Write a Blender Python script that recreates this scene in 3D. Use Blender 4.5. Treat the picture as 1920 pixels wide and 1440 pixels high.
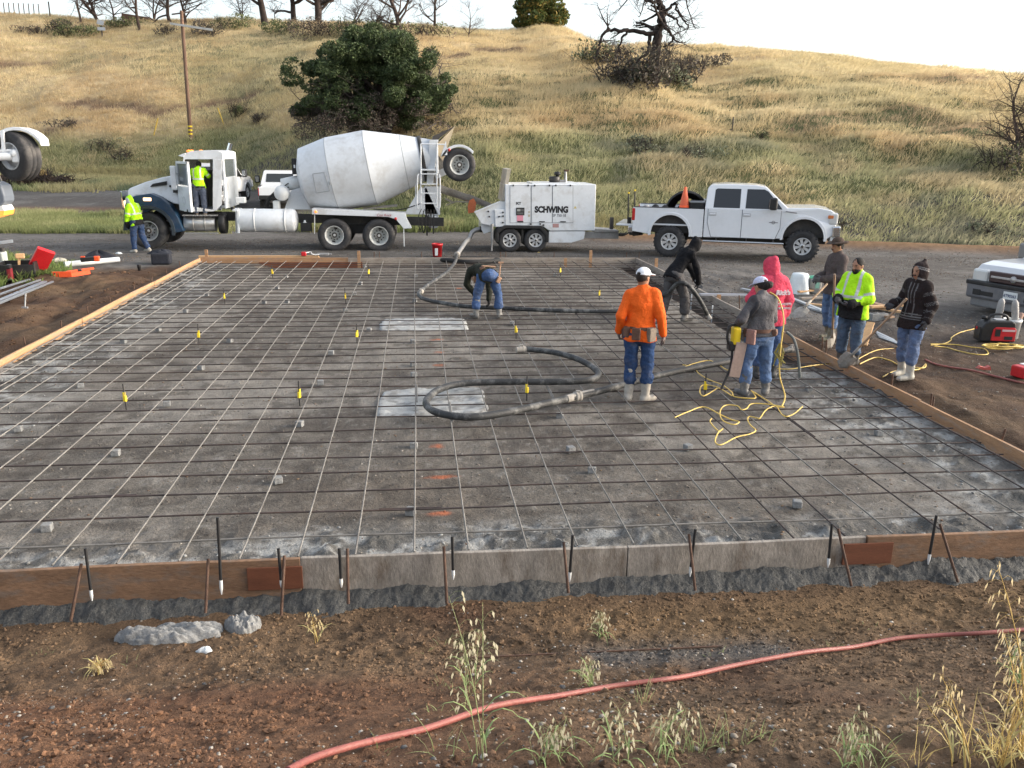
import bpy, bmesh, math, random
import numpy as np
from mathutils import Vector, Matrix
for o in list(bpy.data.objects): bpy.data.objects.remove(o)
SC = bpy.context.scene
COL = SC.collection
R = math.radians
random.seed(7)
RNG = np.random.default_rng(11)

# ------------------------------------------------------------------ camera, sky, sun, exposure
F_PX, CAM_Z, PITCH, ROLL, YAW = 1585.0, 3.166, 0.2718, 0.0136, -0.1121
def ray(px, py):
    u = (px - 960) / F_PX; v = (720 - py) / F_PX
    cr, sr = math.cos(ROLL), math.sin(ROLL)
    u, v = cr*u - sr*v, sr*u + cr*v
    cp, sp = math.cos(PITCH), math.sin(PITCH)
    y = cp + v*sp; z = -sp + v*cp
    c, s = math.cos(YAW), math.sin(YAW)
    return Vector((c*u - s*y, s*u + c*y, z))
def atz(px, py, z=0.0):
    d = ray(px, py); return Vector((0, 0, CAM_Z)) + d*((z - CAM_Z)/d.z)
def aty(px, py, Y):
    d = ray(px, py); return Vector((0, 0, CAM_Z)) + d*(Y/d.y)
cam = bpy.data.cameras.new('camera'); camo = bpy.data.objects.new('camera', cam); COL.objects.link(camo)
fw = ray(960, 720).normalized(); rt = (ray(1960, 720) - ray(960, 720)).normalized(); up = rt.cross(fw)
camo.matrix_world = Matrix(((rt.x, up.x, -fw.x, 0), (rt.y, up.y, -fw.y, 0), (rt.z, up.z, -fw.z, CAM_Z), (0, 0, 0, 1)))
cam.sensor_width = 36; cam.lens = F_PX/1920*36; cam.clip_start = 0.05; cam.clip_end = 2000
SC.camera = camo
SUN_EL, SUN_AZ = R(17), R(94)
w = bpy.data.worlds.new("World"); SC.world = w; w.use_nodes = True
nt = w.node_tree; bg = nt.nodes['Background']
sky = nt.nodes.new('ShaderNodeTexSky'); sky.sky_type = 'NISHITA'; sky.sun_disc = False
sky.sun_elevation = SUN_EL; sky.sun_rotation = SUN_AZ; sky.dust_density = 4.0; sky.air_density = 1.0; sky.ozone_density = 1.0
hsv = nt.nodes.new('ShaderNodeHueSaturation'); hsv.inputs['Saturation'].default_value = 0.50
nt.links.new(sky.outputs[0], hsv.inputs['Color']); nt.links.new(hsv.outputs[0], bg.inputs['Color'])
bg.inputs['Strength'].default_value = 0.15
sl = bpy.data.lights.new('sun', 'SUN'); sl.energy = 0.62; sl.angle = R(45); sl.color = (1.0, 0.84, 0.66)
so = bpy.data.objects.new('sun', sl); COL.objects.link(so)
sd = Vector((math.sin(SUN_AZ)*math.cos(SUN_EL), math.cos(SUN_AZ)*math.cos(SUN_EL), math.sin(SUN_EL)))
so.rotation_euler = sd.to_track_quat('Z', 'Y').to_euler(); so.location = sd*60
vs = SC.view_settings; vs.view_transform = 'Standard'; vs.look = 'None'; vs.gamma = 1; vs.exposure = 1.72

# ------------------------------------------------------------------ helpers
def lin(r, g, b):
    f = lambda c: c/12.92 if c <= 0.04045 else ((c + 0.055)/1.055)**2.4
    return (f(r/255), f(g/255), f(b/255))
def tag(o, label=None, cat=None, group=None, kind=None):
    if label: o['label'] = label
    if cat: o['category'] = cat
    if group: o['group'] = group
    if kind: o['kind'] = kind
    return o
def empty(name, loc, label, cat, group=None, rz=0.0):
    o = bpy.data.objects.new(name, None); COL.objects.link(o)
    o.location = loc; o.rotation_euler = (0, 0, rz); o.empty_display_size = 0.2
    return tag(o, label, cat, group)
def link(name, me, mats, parent=None):
    o = bpy.data.objects.new(name, me)
    for m in (mats if isinstance(mats, (list, tuple)) else [mats]): me.materials.append(m)
    COL.objects.link(o)
    if parent: o.parent = parent
    return o
def dup(o, loc=None, rz=None, label=None, parent=None):
    c = o.copy(); COL.objects.link(c)
    if parent: c.parent = parent
    if loc is not None: c.location = loc
    if rz is not None: c.rotation_euler = (0, 0, rz)
    if label: c['label'] = label
    for ch in [x for x in bpy.data.objects if x.parent == o]: dup(ch, parent=c)
    return c

def M(name, col=(.5, .5, .5), rough=.6, metal=0., var=0., vs=3., dirt=None, dscale=2.5, damt=.5, bump=0., bs=40., attr=False, spec=.4, coat=0., alpha=1., trans=0., emit=None, es=1., stretch=None):
    m = bpy.data.materials.new(name); m.use_nodes = True
    t = m.node_tree; n = t.nodes; L = t.links; p = n['Principled BSDF']
    p.inputs['Roughness'].default_value = rough; p.inputs['Metallic'].default_value = metal
    p.inputs['Specular IOR Level'].default_value = spec; p.inputs['Coat Weight'].default_value = coat
    p.inputs['Alpha'].default_value = alpha; p.inputs['Transmission Weight'].default_value = trans
    tc = n.new('ShaderNodeTexCoord'); src = tc.outputs['Object']
    if stretch:
        mp = n.new('ShaderNodeMapping'); mp.inputs['Scale'].default_value = stretch; L.new(src, mp.inputs[0]); src = mp.outputs[0]
    def noise(s, d=4., r=.6):
        x = n.new('ShaderNodeTexNoise'); x.inputs['Scale'].default_value = s; x.inputs['Detail'].default_value = d; x.inputs['Roughness'].default_value = r
        L.new(src, x.inputs['Vector']); return x.outputs['Fac']
    if attr:
        a = n.new('ShaderNodeAttribute'); a.attribute_name = 'Col'; c = a.outputs['Color']
    else:
        a = n.new('ShaderNodeRGB'); a.outputs[0].default_value = (*col, 1); c = a.outputs[0]
    def mix(f, A, B, mode='MIX'):
        x = n.new('ShaderNodeMix'); x.data_type = 'RGBA'; x.blend_type = mode
        if isinstance(f, float): x.inputs['Factor'].default_value = f
        else: L.new(f, x.inputs['Factor'])
        for v, i in ((A, 6), (B, 7)):
            if isinstance(v, tuple): x.inputs[i].default_value = (*v, 1)
            else: L.new(v, x.inputs[i])
        return x.outputs[2]
    def rng(f, a0, a1, b0, b1):
        x = n.new('ShaderNodeMapRange'); x.inputs[1].default_value = a0; x.inputs[2].default_value = a1; x.inputs[3].default_value = b0; x.inputs[4].default_value = b1
        L.new(f, x.inputs[0]); return x.outputs[0]
    if var:
        v1 = rng(noise(vs), .3, .7, 1 - var, 1 + var); v2 = rng(noise(vs*9.), .3, .7, 1 - var*.7, 1 + var*.7)
        for v in (v1, v2):
            cb = n.new('ShaderNodeCombineColor')
            for i in range(3): L.new(v, cb.inputs[i])
            c = mix(1., c, cb.outputs[0], 'MULTIPLY')
    if dirt:
        c = mix(rng(noise(dscale, 6., .7), .5, .72, 0., damt), c, dirt)
    L.new(c, p.inputs['Base Color'])
    if emit:
        p.inputs['Emission Color'].default_value = (*emit, 1); p.inputs['Emission Strength'].default_value = es
    if bump:
        b = n.new('ShaderNodeBump'); b.inputs['Strength'].default_value = min(1., bump); b.inputs['Distance'].default_value = .02 if bump <= 1 else .02*bump
        L.new(noise(bs, 5., .65), b.inputs['Height']); L.new(b.outputs[0], p.inputs['Normal'])
    return m

def vhash(ix, iy, iz, seed):
    h = (ix.astype(np.int64)*374761393 + iy.astype(np.int64)*668265263 + iz.astype(np.int64)*2147483647 + seed*974711) & 0xffffffff
    h = ((h ^ (h >> 13))*1274126177) & 0xffffffff
    return ((h ^ (h >> 16)) & 0xffff).astype(np.float32)/65535.
def n2(x, y, seed=0):
    x = np.asarray(x, np.float64); y = np.asarray(y, np.float64)
    ix = np.floor(x); iy = np.floor(y); fx = x - ix; fy = y - iy
    fx = fx*fx*(3 - 2*fx); fy = fy*fy*(3 - 2*fy); z = np.zeros_like(ix)
    a = vhash(ix, iy, z, seed); b = vhash(ix + 1, iy, z, seed); c = vhash(ix, iy + 1, z, seed); d = vhash(ix + 1, iy + 1, z, seed)
    return (a*(1 - fx) + b*fx)*(1 - fy) + (c*(1 - fx) + d*fx)*fy
def fbm(x, y, s=1., o=4, seed=0, g=.5):
    r = 0; a = 1.; t = 0
    ca, sa = math.cos(.65), math.sin(.65)
    for k in range(o):
        r = r + a*n2(x*s + 17.3*k, y*s + 9.1*k, seed + k); t += a; a *= g; s *= 2.03
        x, y = ca*x - sa*y, sa*x + ca*y
    return r/t
def n3(x, y, z, seed=0):
    ix = np.floor(x); iy = np.floor(y); iz = np.floor(z); fx, fy, fz = x - ix, y - iy, z - iz
    fx = fx*fx*(3 - 2*fx); fy = fy*fy*(3 - 2*fy); fz = fz*fz*(3 - 2*fz); r = 0
    for a in (0, 1):
        for b in (0, 1):
            for c in (0, 1):
                r = r + vhash(ix + a, iy + b, iz + c, seed)*(fx if a else 1 - fx)*(fy if b else 1 - fy)*(fz if c else 1 - fz)
    return r
def ss(a, b, x):
    t = np.clip((x - a)/(b - a), 0, 1); return t*t*(3 - 2*t)
def npmesh(name, V, Fc, mats, cols=None, parent=None, smooth=True):
    V = np.asarray(V, np.float32); Fc = np.asarray(Fc, np.int32); k = Fc.shape[1]
    me = bpy.data.meshes.new(name)
    me.vertices.add(len(V)); me.vertices.foreach_set('co', V.ravel())
    me.loops.add(Fc.size); me.loops.foreach_set('vertex_index', Fc.ravel())
    me.polygons.add(len(Fc)); me.polygons.foreach_set('loop_start', np.arange(0, Fc.size, k, dtype=np.int32))
    if cols is not None:
        a = me.color_attributes.new('Col', 'FLOAT_COLOR', 'POINT')
        c4 = np.ones((len(V), 4), np.float32); c4[:, :3] = cols; a.data.foreach_set('color', c4.ravel())
    me.polygons.foreach_set('use_smooth', np.full(len(Fc), smooth))
    me.update(calc_edges=True)
    return link(name, me, mats, parent)

class MB:
    """collects shapes, then builds ONE mesh object"""
    def __init__(s): s.v = []; s.f = []; s.mi = []; s.sm = []
    def add(s, vs, fs, mi=0, sm=False):
        b = len(s.v); s.v += [Vector(x) for x in vs]
        for f in fs: s.f.append([i + b for i in f]); s.mi.append(mi); s.sm.append(sm)
        return s
    def box(s, c, d, mi=0, m=None, bev=0.):
        x, y, z = d[0]/2, d[1]/2, d[2]/2; c = Vector(c)
        if bev > 0:
            bm = bmesh.new(); bmesh.ops.create_cube(bm, size=1, matrix=Matrix.Diagonal((d[0], d[1], d[2], 1)))
            bmesh.ops.bevel(bm, geom=bm.edges[:], offset=bev, segments=2, affect='EDGES', profile=.5)
            bm.verts.index_update(); vs = [v.co.copy() for v in bm.verts]; fs = [[v.index for v in f.verts] for f in bm.faces]; bm.free()
        else:
            vs = [Vector((a, b, e)) for a in (-x, x) for b in (-y, y) for e in (-z, z)]
            fs = [(0, 1, 3, 2), (4, 6, 7, 5), (0, 4, 5, 1), (2, 3, 7, 6), (0, 2, 6, 4), (1, 5, 7, 3)]
        return s.add([c + (m @ v if m else v) for v in vs], fs, mi)
    def beam(s, a, b, w_, h_, mi=0, upv=(0, 0, 1)):
        a, b = Vector(a), Vector(b); d = (b - a); l = d.length; d.normalize(); u = Vector(upv)
        sd_ = d.cross(u)
        if sd_.length < 1e-4: sd_ = d.cross(Vector((1, 0, 0)))
        sd_.normalize(); u = sd_.cross(d)
        m = Matrix((d, sd_, u)).transposed()
        return s.box((a + b)/2, (l, w_, h_), mi, m)
    def tube(s, pts, r, n=8, mi=0, cap=True, flat=1.):
        pts = [Vector(p) for p in pts]; N = len(pts); rs = r if isinstance(r, (list, tuple)) else [r]*N
        vs = []; fs = []; pu = None
        for i, p in enumerate(pts):
            t = (pts[min(i + 1, N - 1)] - pts[max(i - 1, 0)])
            t = t.normalized() if t.length > 1e-9 else Vector((0, 0, 1))
            if pu is None: pu = t.orthogonal().normalized() if abs(t.z) > .9 else Vector((0, 0, 1)).cross(t).normalized()
            pu = (pu - t*pu.dot(t)).normalized(); pv = t.cross(pu)
            for k in range(n):
                a = 2*math.pi*k/n; vs.append(p + (pu*math.cos(a) + pv*math.sin(a)*flat)*rs[i])
        for i in range(N - 1):
            for k in range(n): fs.append((i*n + k, i*n + (k + 1) % n, (i + 1)*n + (k + 1) % n, (i + 1)*n + k))
        s.add(vs, fs, mi, True)
        if cap: s.add(vs[:n], [list(range(n))[::-1]], mi); s.add(vs[-n:], [list(range(n))], mi)
        return s
    def cyl(s, a, b, r0, r1=None, n=20, mi=0): return s.tube([a, b], [r0, r0 if r1 is None else r1], n, mi)
    def lathe(s, prof, c=(0, 0, 0), ax=(0, 0, 1), n=28, mi=0, sm=True, arc=None, a0=0.):
        """prof: (radius, distance along axis)"""
        ax = Vector(ax).normalized(); u = ax.orthogonal().normalized()
        if abs(ax.z) < .5: u = (Vector((0, 0, 1)) - ax*ax.z).normalized()
        v = ax.cross(u); c = Vector(c); vs = []; fs = []; P = len(prof); full = arc is None; K = n if full else n + 1
        for k in range(K):
            a = a0 + (2*math.pi if full else arc)*k/n
            for r, h in prof: vs.append(c + ax*h + (u*math.cos(a) + v*math.sin(a))*r)
        for k in range(n):
            k2 = (k + 1) % K
            for i in range(P - 1): fs.append((k*P + i, k*P + i + 1, k2*P + i + 1, k2*P + i))
        return s.add(vs, fs, mi, sm)
    def ball(s, c, r, n=12, mi=0):
        c = Vector(c); r = (r, r, r) if not isinstance(r, (tuple, list)) else r; vs = []; fs = []; h = n//2
        for i in range(h + 1):
            th = math.pi*i/h
            for k in range(n):
                ph = 2*math.pi*k/n; vs.append(c + Vector((r[0]*math.sin(th)*math.cos(ph), r[1]*math.sin(th)*math.sin(ph), r[2]*math.cos(th))))
        for i in range(h):
            for k in range(n): fs.append((i*n + k, (i + 1)*n + k, (i + 1)*n + (k + 1) % n, i*n + (k + 1) % n))
        return s.add(vs, fs, mi, True)
    def prism(s, prof, y0, y1, mi=0, inset=None):
        """prof: (x, z) outline extruded from y0 to y1; inset(x, z) -> narrowing of each side"""
        n = len(prof); g = inset or (lambda x, z: 0.)
        sg = 1 if y1 > y0 else -1
        vs = [(x, y0 + sg*g(x, z), z) for x, z in prof] + [(x, y1 - sg*g(x, z), z) for x, z in prof]
        fs = [list(range(n)), list(range(n, 2*n))[::-1]] + [(i, i + n, (i + 1) % n + n, (i + 1) % n) for i in range(n)]
        return s.add(vs, fs, mi)
    def text(s, txt, size, mi=0, m=None, bold=0., shear=0., sx=1., depth=.002):
        cu = bpy.data.curves.new('lettering', 'FONT'); cu.body = txt; cu.size = size; cu.extrude = depth; cu.offset = bold; cu.shear = shear; cu.resolution_u = 3
        ob = bpy.data.objects.new('lettering', cu); COL.objects.link(ob)
        bpy.context.view_layer.update()
        me = bpy.data.meshes.new_from_object(ob.evaluated_get(bpy.context.evaluated_depsgraph_get()))
        vs = [Vector((v.co.x*sx, v.co.y, v.co.z)) for v in me.vertices]; fs = [list(p.vertices) for p in me.polygons]
        bpy.data.objects.remove(ob); bpy.data.curves.remove(cu); bpy.data.meshes.remove(me)
        return s.add([m @ v for v in vs] if m else vs, fs, mi)
    def build(s, name, mats, parent=None, xf=None, bev=0., sub=0, label=None):
        me = bpy.data.meshes.new(name)
        vs = [xf @ v for v in s.v] if xf else s.v
        me.from_pydata([tuple(v) for v in vs], [], s.f); 
        me.polygons.foreach_set('material_index', s.mi); me.polygons.foreach_set('use_smooth', s.sm)
        bm = bmesh.new(); bm.from_mesh(me); bmesh.ops.recalc_face_normals(bm, faces=bm.faces[:])
        if bev:
            bmesh.ops.remove_doubles(bm, verts=bm.verts[:], dist=1e-5)
            es = [e for e in bm.edges if len(e.link_faces) == 2 and e.calc_face_angle(0) > R(28)]
            bmesh.ops.bevel(bm, geom=es, offset=bev, segments=2, affect='EDGES', profile=.5, clamp_overlap=True)
        bm.to_mesh(me); bm.free(); me.update()
        o = link(name, me, mats, parent)
        if label: o['label'] = label
        return o
def smooth_path(pts, k=6, closed=False):
    P = [Vector(p) for p in pts]; out = []
    for i in range(len(P) - 1):
        p0, p1, p2, p3 = P[max(i - 1, 0)], P[i], P[i + 1], P[min(i + 2, len(P) - 1)]
        for j in range(k):
            t = j/k; out.append(.5*((2*p1) + (p2 - p0)*t + (2*p0 - 5*p1 + 4*p2 - p3)*t*t + (3*p1 - p0 - 3*p2 + p3)*t**3))
    return out + [P[-1]]
# ------------------------------------------------------------------ shared materials
white_paint = M('white_paint', (.62, .65, .68), .35, var=.05, vs=1.5, dirt=(.33, .30, .26), damt=.5, dscale=2.2, coat=.25)
pickup_paint = M('pickup_paint', (.70, .72, .75), .22, var=.03, vs=1., dirt=(.42, .39, .35), damt=.15, dscale=1.2, coat=.6)
drum_paint = M('drum_paint', (.56, .59, .62), .45, var=.06, vs=1., dirt=(.34, .33, .31), damt=.55, dscale=1.6, bump=.08, bs=6)
silver_paint = M('silver_paint', (.55, .56, .57), .28, metal=.35, var=.04, coat=.5)
teal_paint = M('teal_paint', (.014, .042, .085), .35, var=.15, dirt=(.15, .14, .12), damt=.3, coat=.3)
rubber = M('rubber', (.03, .03, .032), .8, var=.25, vs=4, dirt=(.13, .12, .11), damt=.7, dscale=3, bump=.3, bs=50)
black_rubber = M('black_rubber', (.018, .018, .018), .75, var=.2, dirt=(.06, .05, .045), damt=.4, bump=.3, bs=50)
black_plastic = M('black_plastic', (.015, .015, .016), .5, var=.2, dirt=(.07, .065, .06), damt=.4)
dark_steel = M('dark_steel', (.035, .033, .032), .6, var=.3, dirt=(.10, .08, .06), damt=.6)
chrome = M('chrome', (.6, .61, .62), .18, metal=1., var=.05)
alloy = M('alloy', (.52, .53, .54), .35, metal=.45, var=.1, dirt=(.25, .23, .2), damt=.4)
steel = M('steel', (.33, .33, .33), .5, metal=.6, var=.15, dirt=(.25, .23, .2), damt=.5)
dusty_steel = M('dusty_steel', (.30, .28, .25), .8, var=.2, dirt=(.16, .13, .1), damt=.7)
glass = M('glass', (.022, .025, .03), .12, spec=.45, coat=.1)
cab_glass = M('cab_glass', (.12, .14, .15), .08, spec=.8)
lamp_red = M('lamp_red', (.45, .02, .02), .25, coat=.5)
lamp_orange = M('lamp_orange', (.8, .22, .03), .3, emit=(1., .25, .05), es=.5)
lamp_clear = M('lamp_clear', (.55, .56, .55), .12, spec=.8, coat=.5)
red_plastic = M('red_plastic', (.50, .016, .022), .45, var=.12, dirt=(.25, .06, .05), damt=.4)
orange_plastic = M('orange_plastic', (.72, .085, .02), .5, var=.12, dirt=(.35, .09, .04), damt=.4)
white_plastic = M('white_plastic', (.66, .68, .68), .4, var=.04, dirt=(.4, .38, .34), damt=.3)
film_plastic = M('film_plastic', (.68, .72, .73), .25, var=.05, bump=.6, bs=14)
form_wood = M('form_wood', (.33, .19, .10), .8, var=.2, vs=2, dirt=(.24, .22, .2), damt=.75, dscale=2.2, bump=.3, bs=20, stretch=(1, 1, 6))
left_wood = M('left_wood', (.40, .235, .12), .8, var=.18, vs=2, dirt=(.22, .21, .20), damt=.7, dscale=1.6, bump=.3, bs=20, stretch=(1, 1, 6))
grey_wood = M('grey_wood', (.27, .235, .20), .85, var=.25, vs=2, dirt=(.16, .11, .07), damt=.8, dscale=2.6, bump=.35, bs=18, stretch=(1, 1, 6))
new_wood = M('new_wood', (.50, .31, .16), .75, var=.14, vs=3, bump=.15, bs=25, stretch=(.6, 5, 5))
red_wood = M('red_wood', (.145, .052, .026), .8, var=.15, vs=3, bump=.15, bs=30, stretch=(1, 1, 5))
rust = M('rust', (.085, .048, .032), .85, var=.4, vs=14, dirt=(.05, .04, .037), damt=.8, dscale=9)
rebar_dark = M('rebar_dark', (.045, .034, .032), .75, var=.4, vs=6, dirt=(.10, .055, .035), damt=.6, dscale=2)
rebar_light = M('rebar_light', (.165, .157, .144), .85, var=.25, vs=5, dirt=(.09, .08, .075), damt=.9, dscale=1.3)
concrete = M('concrete', (.225, .228, .225), .9, var=.25, vs=5, dirt=(.18, .18, .175), damt=.8, dscale=4, bump=.7, bs=28)
wet_concrete = M('wet_concrete', (.058, .059, .057), .7, var=.35, vs=7, dirt=(.10, .10, .097), damt=.6, dscale=6, bump=1.5, bs=26)
yellow_cord = M('yellow_cord', (.58, .41, .10), .5, var=.12)
red_hose = M('red_hose', (.25, .078, .066), .55, var=.18, vs=6, dirt=(.24, .10, .07), damt=.6, dscale=7, bump=.2, bs=60)
leather = M('leather', (.12, .06, .04), .7, var=.25, bump=.2, bs=60)
tan_leather = M('tan_leather', (.36, .22, .14), .75, var=.2, bump=.2, bs=60)
bark = M('bark', (.060, .042, .034), .95, var=.4, vs=2.5, bump=.6, bs=9)
burnt_bark = M('burnt_bark', (.036, .027, .024), .95, var=.45, vs=2.5, bump=.5, bs=9)
leafmat = M('leafmat', rough=.65, attr=True, spec=.25)
grassmat = M('grassmat', rough=.8, attr=True, spec=.15)
for gm in (grassmat, leafmat):
    t_ = gm.node_tree; tr_ = t_.nodes.new('ShaderNodeBsdfTranslucent'); mx_ = t_.nodes.new('ShaderNodeMixShader'); mx_.inputs[0].default_value = .52 if gm is grassmat else .25
    a_ = [n for n in t_.nodes if n.type == 'ATTRIBUTE'][0]; t_.links.new(a_.outputs['Color'], tr_.inputs['Color']); pr_ = t_.nodes['Principled BSDF']; t_.links.new(pr_.outputs[0], mx_.inputs[1]); t_.links.new(tr_.outputs[0], mx_.inputs[2]); t_.links.new(mx_.outputs[0], t_.nodes['Material Output'].inputs['Surface'])
stonemat = M('stonemat', rough=.9, attr=True, spec=.2, var=.15, vs=40)
cloth = M('cloth', rough=.9, attr=True, spec=.15, var=.18, vs=5, bump=1.6, bs=13)
neon = M('neon', rough=.75, attr=True, spec=.2, var=.08, vs=5, bump=1.6, bs=12)
denim = M('denim', rough=.92, attr=True, spec=.1, var=.16, vs=9, dirt=(.16, .15, .14), damt=.4, dscale=6, bump=1.6, bs=16)
bootmat = M('bootmat', rough=.6, attr=True, spec=.3, var=.15, vs=14, dirt=(.32, .30, .27), damt=.6, dscale=7)
skinmat = M('skinmat', rough=.55, attr=True, spec=.3, var=.05, vs=20)
hairmat = M('hairmat', (.012, .009, .008), .8, var=.3, vs=60, bump=.5, bs=90)
groundmat = M('groundmat', rough=.92, attr=True, spec=.2, var=.24, vs=4.5, bump=1.6, bs=30)
hillmat = M('hillmat', rough=.95, attr=True, spec=.1, var=.25, vs=1.3, bump=1., bs=5)

# ------------------------------------------------------------------ ground heights and colours
SX0, SX1, SY0, SY1 = -6.1, 6.42, 6.17, 24.6        # inside faces of the formwork
GZ = -0.07
FOOTX = np.array([-90, -34, -14, -6, 0, 4, 10, 19, 26, 90.]); FOOTY = np.array([66, 64, 60, 50, 38.5, 35, 33.6, 30.5, 27.5, 20.])
SKY = [(-700, 60), (-300, 34), (0, 30), (120, 33), (200, 46), (300, 42), (420, 39), (500, 41), (700, 50), (860, 60), (950, 63), (1010, 51), (1050, 56),
       (1085, 80), (1130, 93), (1200, 87), (1280, 90), (1400, 96), (1500, 105), (1600, 115), (1700, 123), (1800, 137), (1860, 149), (1920, 161), (2100, 205), (2600, 300)]
_px = np.array([p[0] for p in SKY], float)
_yc = np.interp(_px, [-700, 0, 700, 1000, 1300, 1900, 2600], [112, 108, 98, 92, 88, 76, 64])
_cr = [aty(p[0], p[1] - 4, y) for p, y in zip(SKY, _yc)]
CX = np.array([c.x for c in _cr]); CY = _yc; CZ = np.array([c.z for c in _cr])
def hill_t(X, Y):
    yb = np.interp(X, FOOTX, FOOTY); yc = np.interp(X, CX, CY)
    return (Y - yb)/(yc - yb)
def ground_z(X, Y):
    X = np.asarray(X, float); Y = np.asarray(Y, float)
    z = np.full(np.broadcast(X, Y).shape, GZ) + 0*X + 0*Y
    z = z + .06*(fbm(X, Y, .35, 3, 5) - .5)
    z = z + np.clip(Y - 34, 0, 40)*.032*ss(6, -4, X)
    # verge and bank
    t = hill_t(X, Y)
    zc = np.interp(X, CX, CZ); yc = np.interp(X, CX, CY)
    tt = np.clip(t, 0, 1)
    lump = (fbm(X, Y, .09, 4, 21) - .5)*3.4*tt*(1.15 - tt) + (fbm(X, Y*1.6, .35, 3, 33) - .5)*1.0*ss(0, .12, tt)*ss(1.0, .93, t)
    hz = z + (zc - z)*(1.32*tt - .32*tt*tt) + lump
    hz = np.where(t > 1, zc - (Y - yc)*.10 + (fbm(X, Y, .35, 3, 33) - .5)*.3, hz)
    z = np.where(t > 0, hz, z)
    # dirt berm along the right side of the road
    by = np.interp(X, [6, 10, 19, 30], [31.5, 30.6, 27.6, 24.]); z = z + .22*np.exp(-((Y - by)/.6)**2)*ss(5.5, 8, X)
    # foreground embankment
    e = np.interp(Y, [1.5, 2.6, 3.4, 4.3, 5.1, 5.7, 6.1, 6.4], [1.35, .98, .56, .08, -.24, -.30, -.29, GZ])
    k = ss(6.5, 6.1, Y); z = z*(1 - k) + k*(e + .05*(X - 0)*.12)
    clod = (fbm(X, Y, 1.1, 3, 2) - .5)*.10 + np.maximum(0, fbm(X, Y, 9, 3, 8, .6) - .5)*.10*ss(.35, .6, fbm(X, Y, .9, 2, 10)) + (fbm(X, Y, 15, 3, 9, .7) - .5)*.045
    z = z + clod*ss(6.0, 5.6, Y)
    # loose dirt outside the left and right forms
    side = np.maximum(ss(-6.3, -6.8, X)*ss(-12.5, -10, X), ss(6.6, 7.0, X)*ss(11.5, 9, X))*ss(6, 7, Y)*ss(25, 22, Y)
    z = z + side*np.where(X > 0, .5, 1.)*((fbm(X*1.6, Y, .8, 4, 41) - .40)*.42 + (fbm(X, Y, 5, 4, 43, .65) - .5)*.12)
    z = z - .07*np.exp(-((X + 7.1)/.28)**2)*ss(7, 9, Y)*ss(22, 18, Y)
    # subgrade inside the forms, deeper along the far and right edges
    ins = (X > SX0 - .1) & (X < SX1 + .1) & (Y > SY0 - .02) & (Y < SY1 + .1)
    zi = -.085 + (fbm(X, Y, 1.1, 4, 51) - .5)*.04 + (fbm(X, Y, 9, 3, 53) - .5)*.022
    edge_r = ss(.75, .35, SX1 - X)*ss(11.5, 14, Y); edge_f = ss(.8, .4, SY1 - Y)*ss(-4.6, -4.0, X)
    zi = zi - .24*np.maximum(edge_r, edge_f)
    rough = np.maximum(ss(1.1, .3, Y - SY0), np.maximum(ss(1.3, .3, X - SX0), ss(1.7, .4, SX1 - X)*ss(14, 11, Y)))
    zi = zi + rough*(np.maximum(0, fbm(X, Y, 5, 4, 61, .62) - .48)*.20 - .005)
    zi = zi + .03*ss(.40, .08, X - SX0)
    return np.where(ins, zi, z)
def gz(x, y): return float(ground_z(np.array([x]), np.array([y]))[0])
def mixc(A, B, f): return A + (np.asarray(B) - A)*f[..., None]
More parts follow.
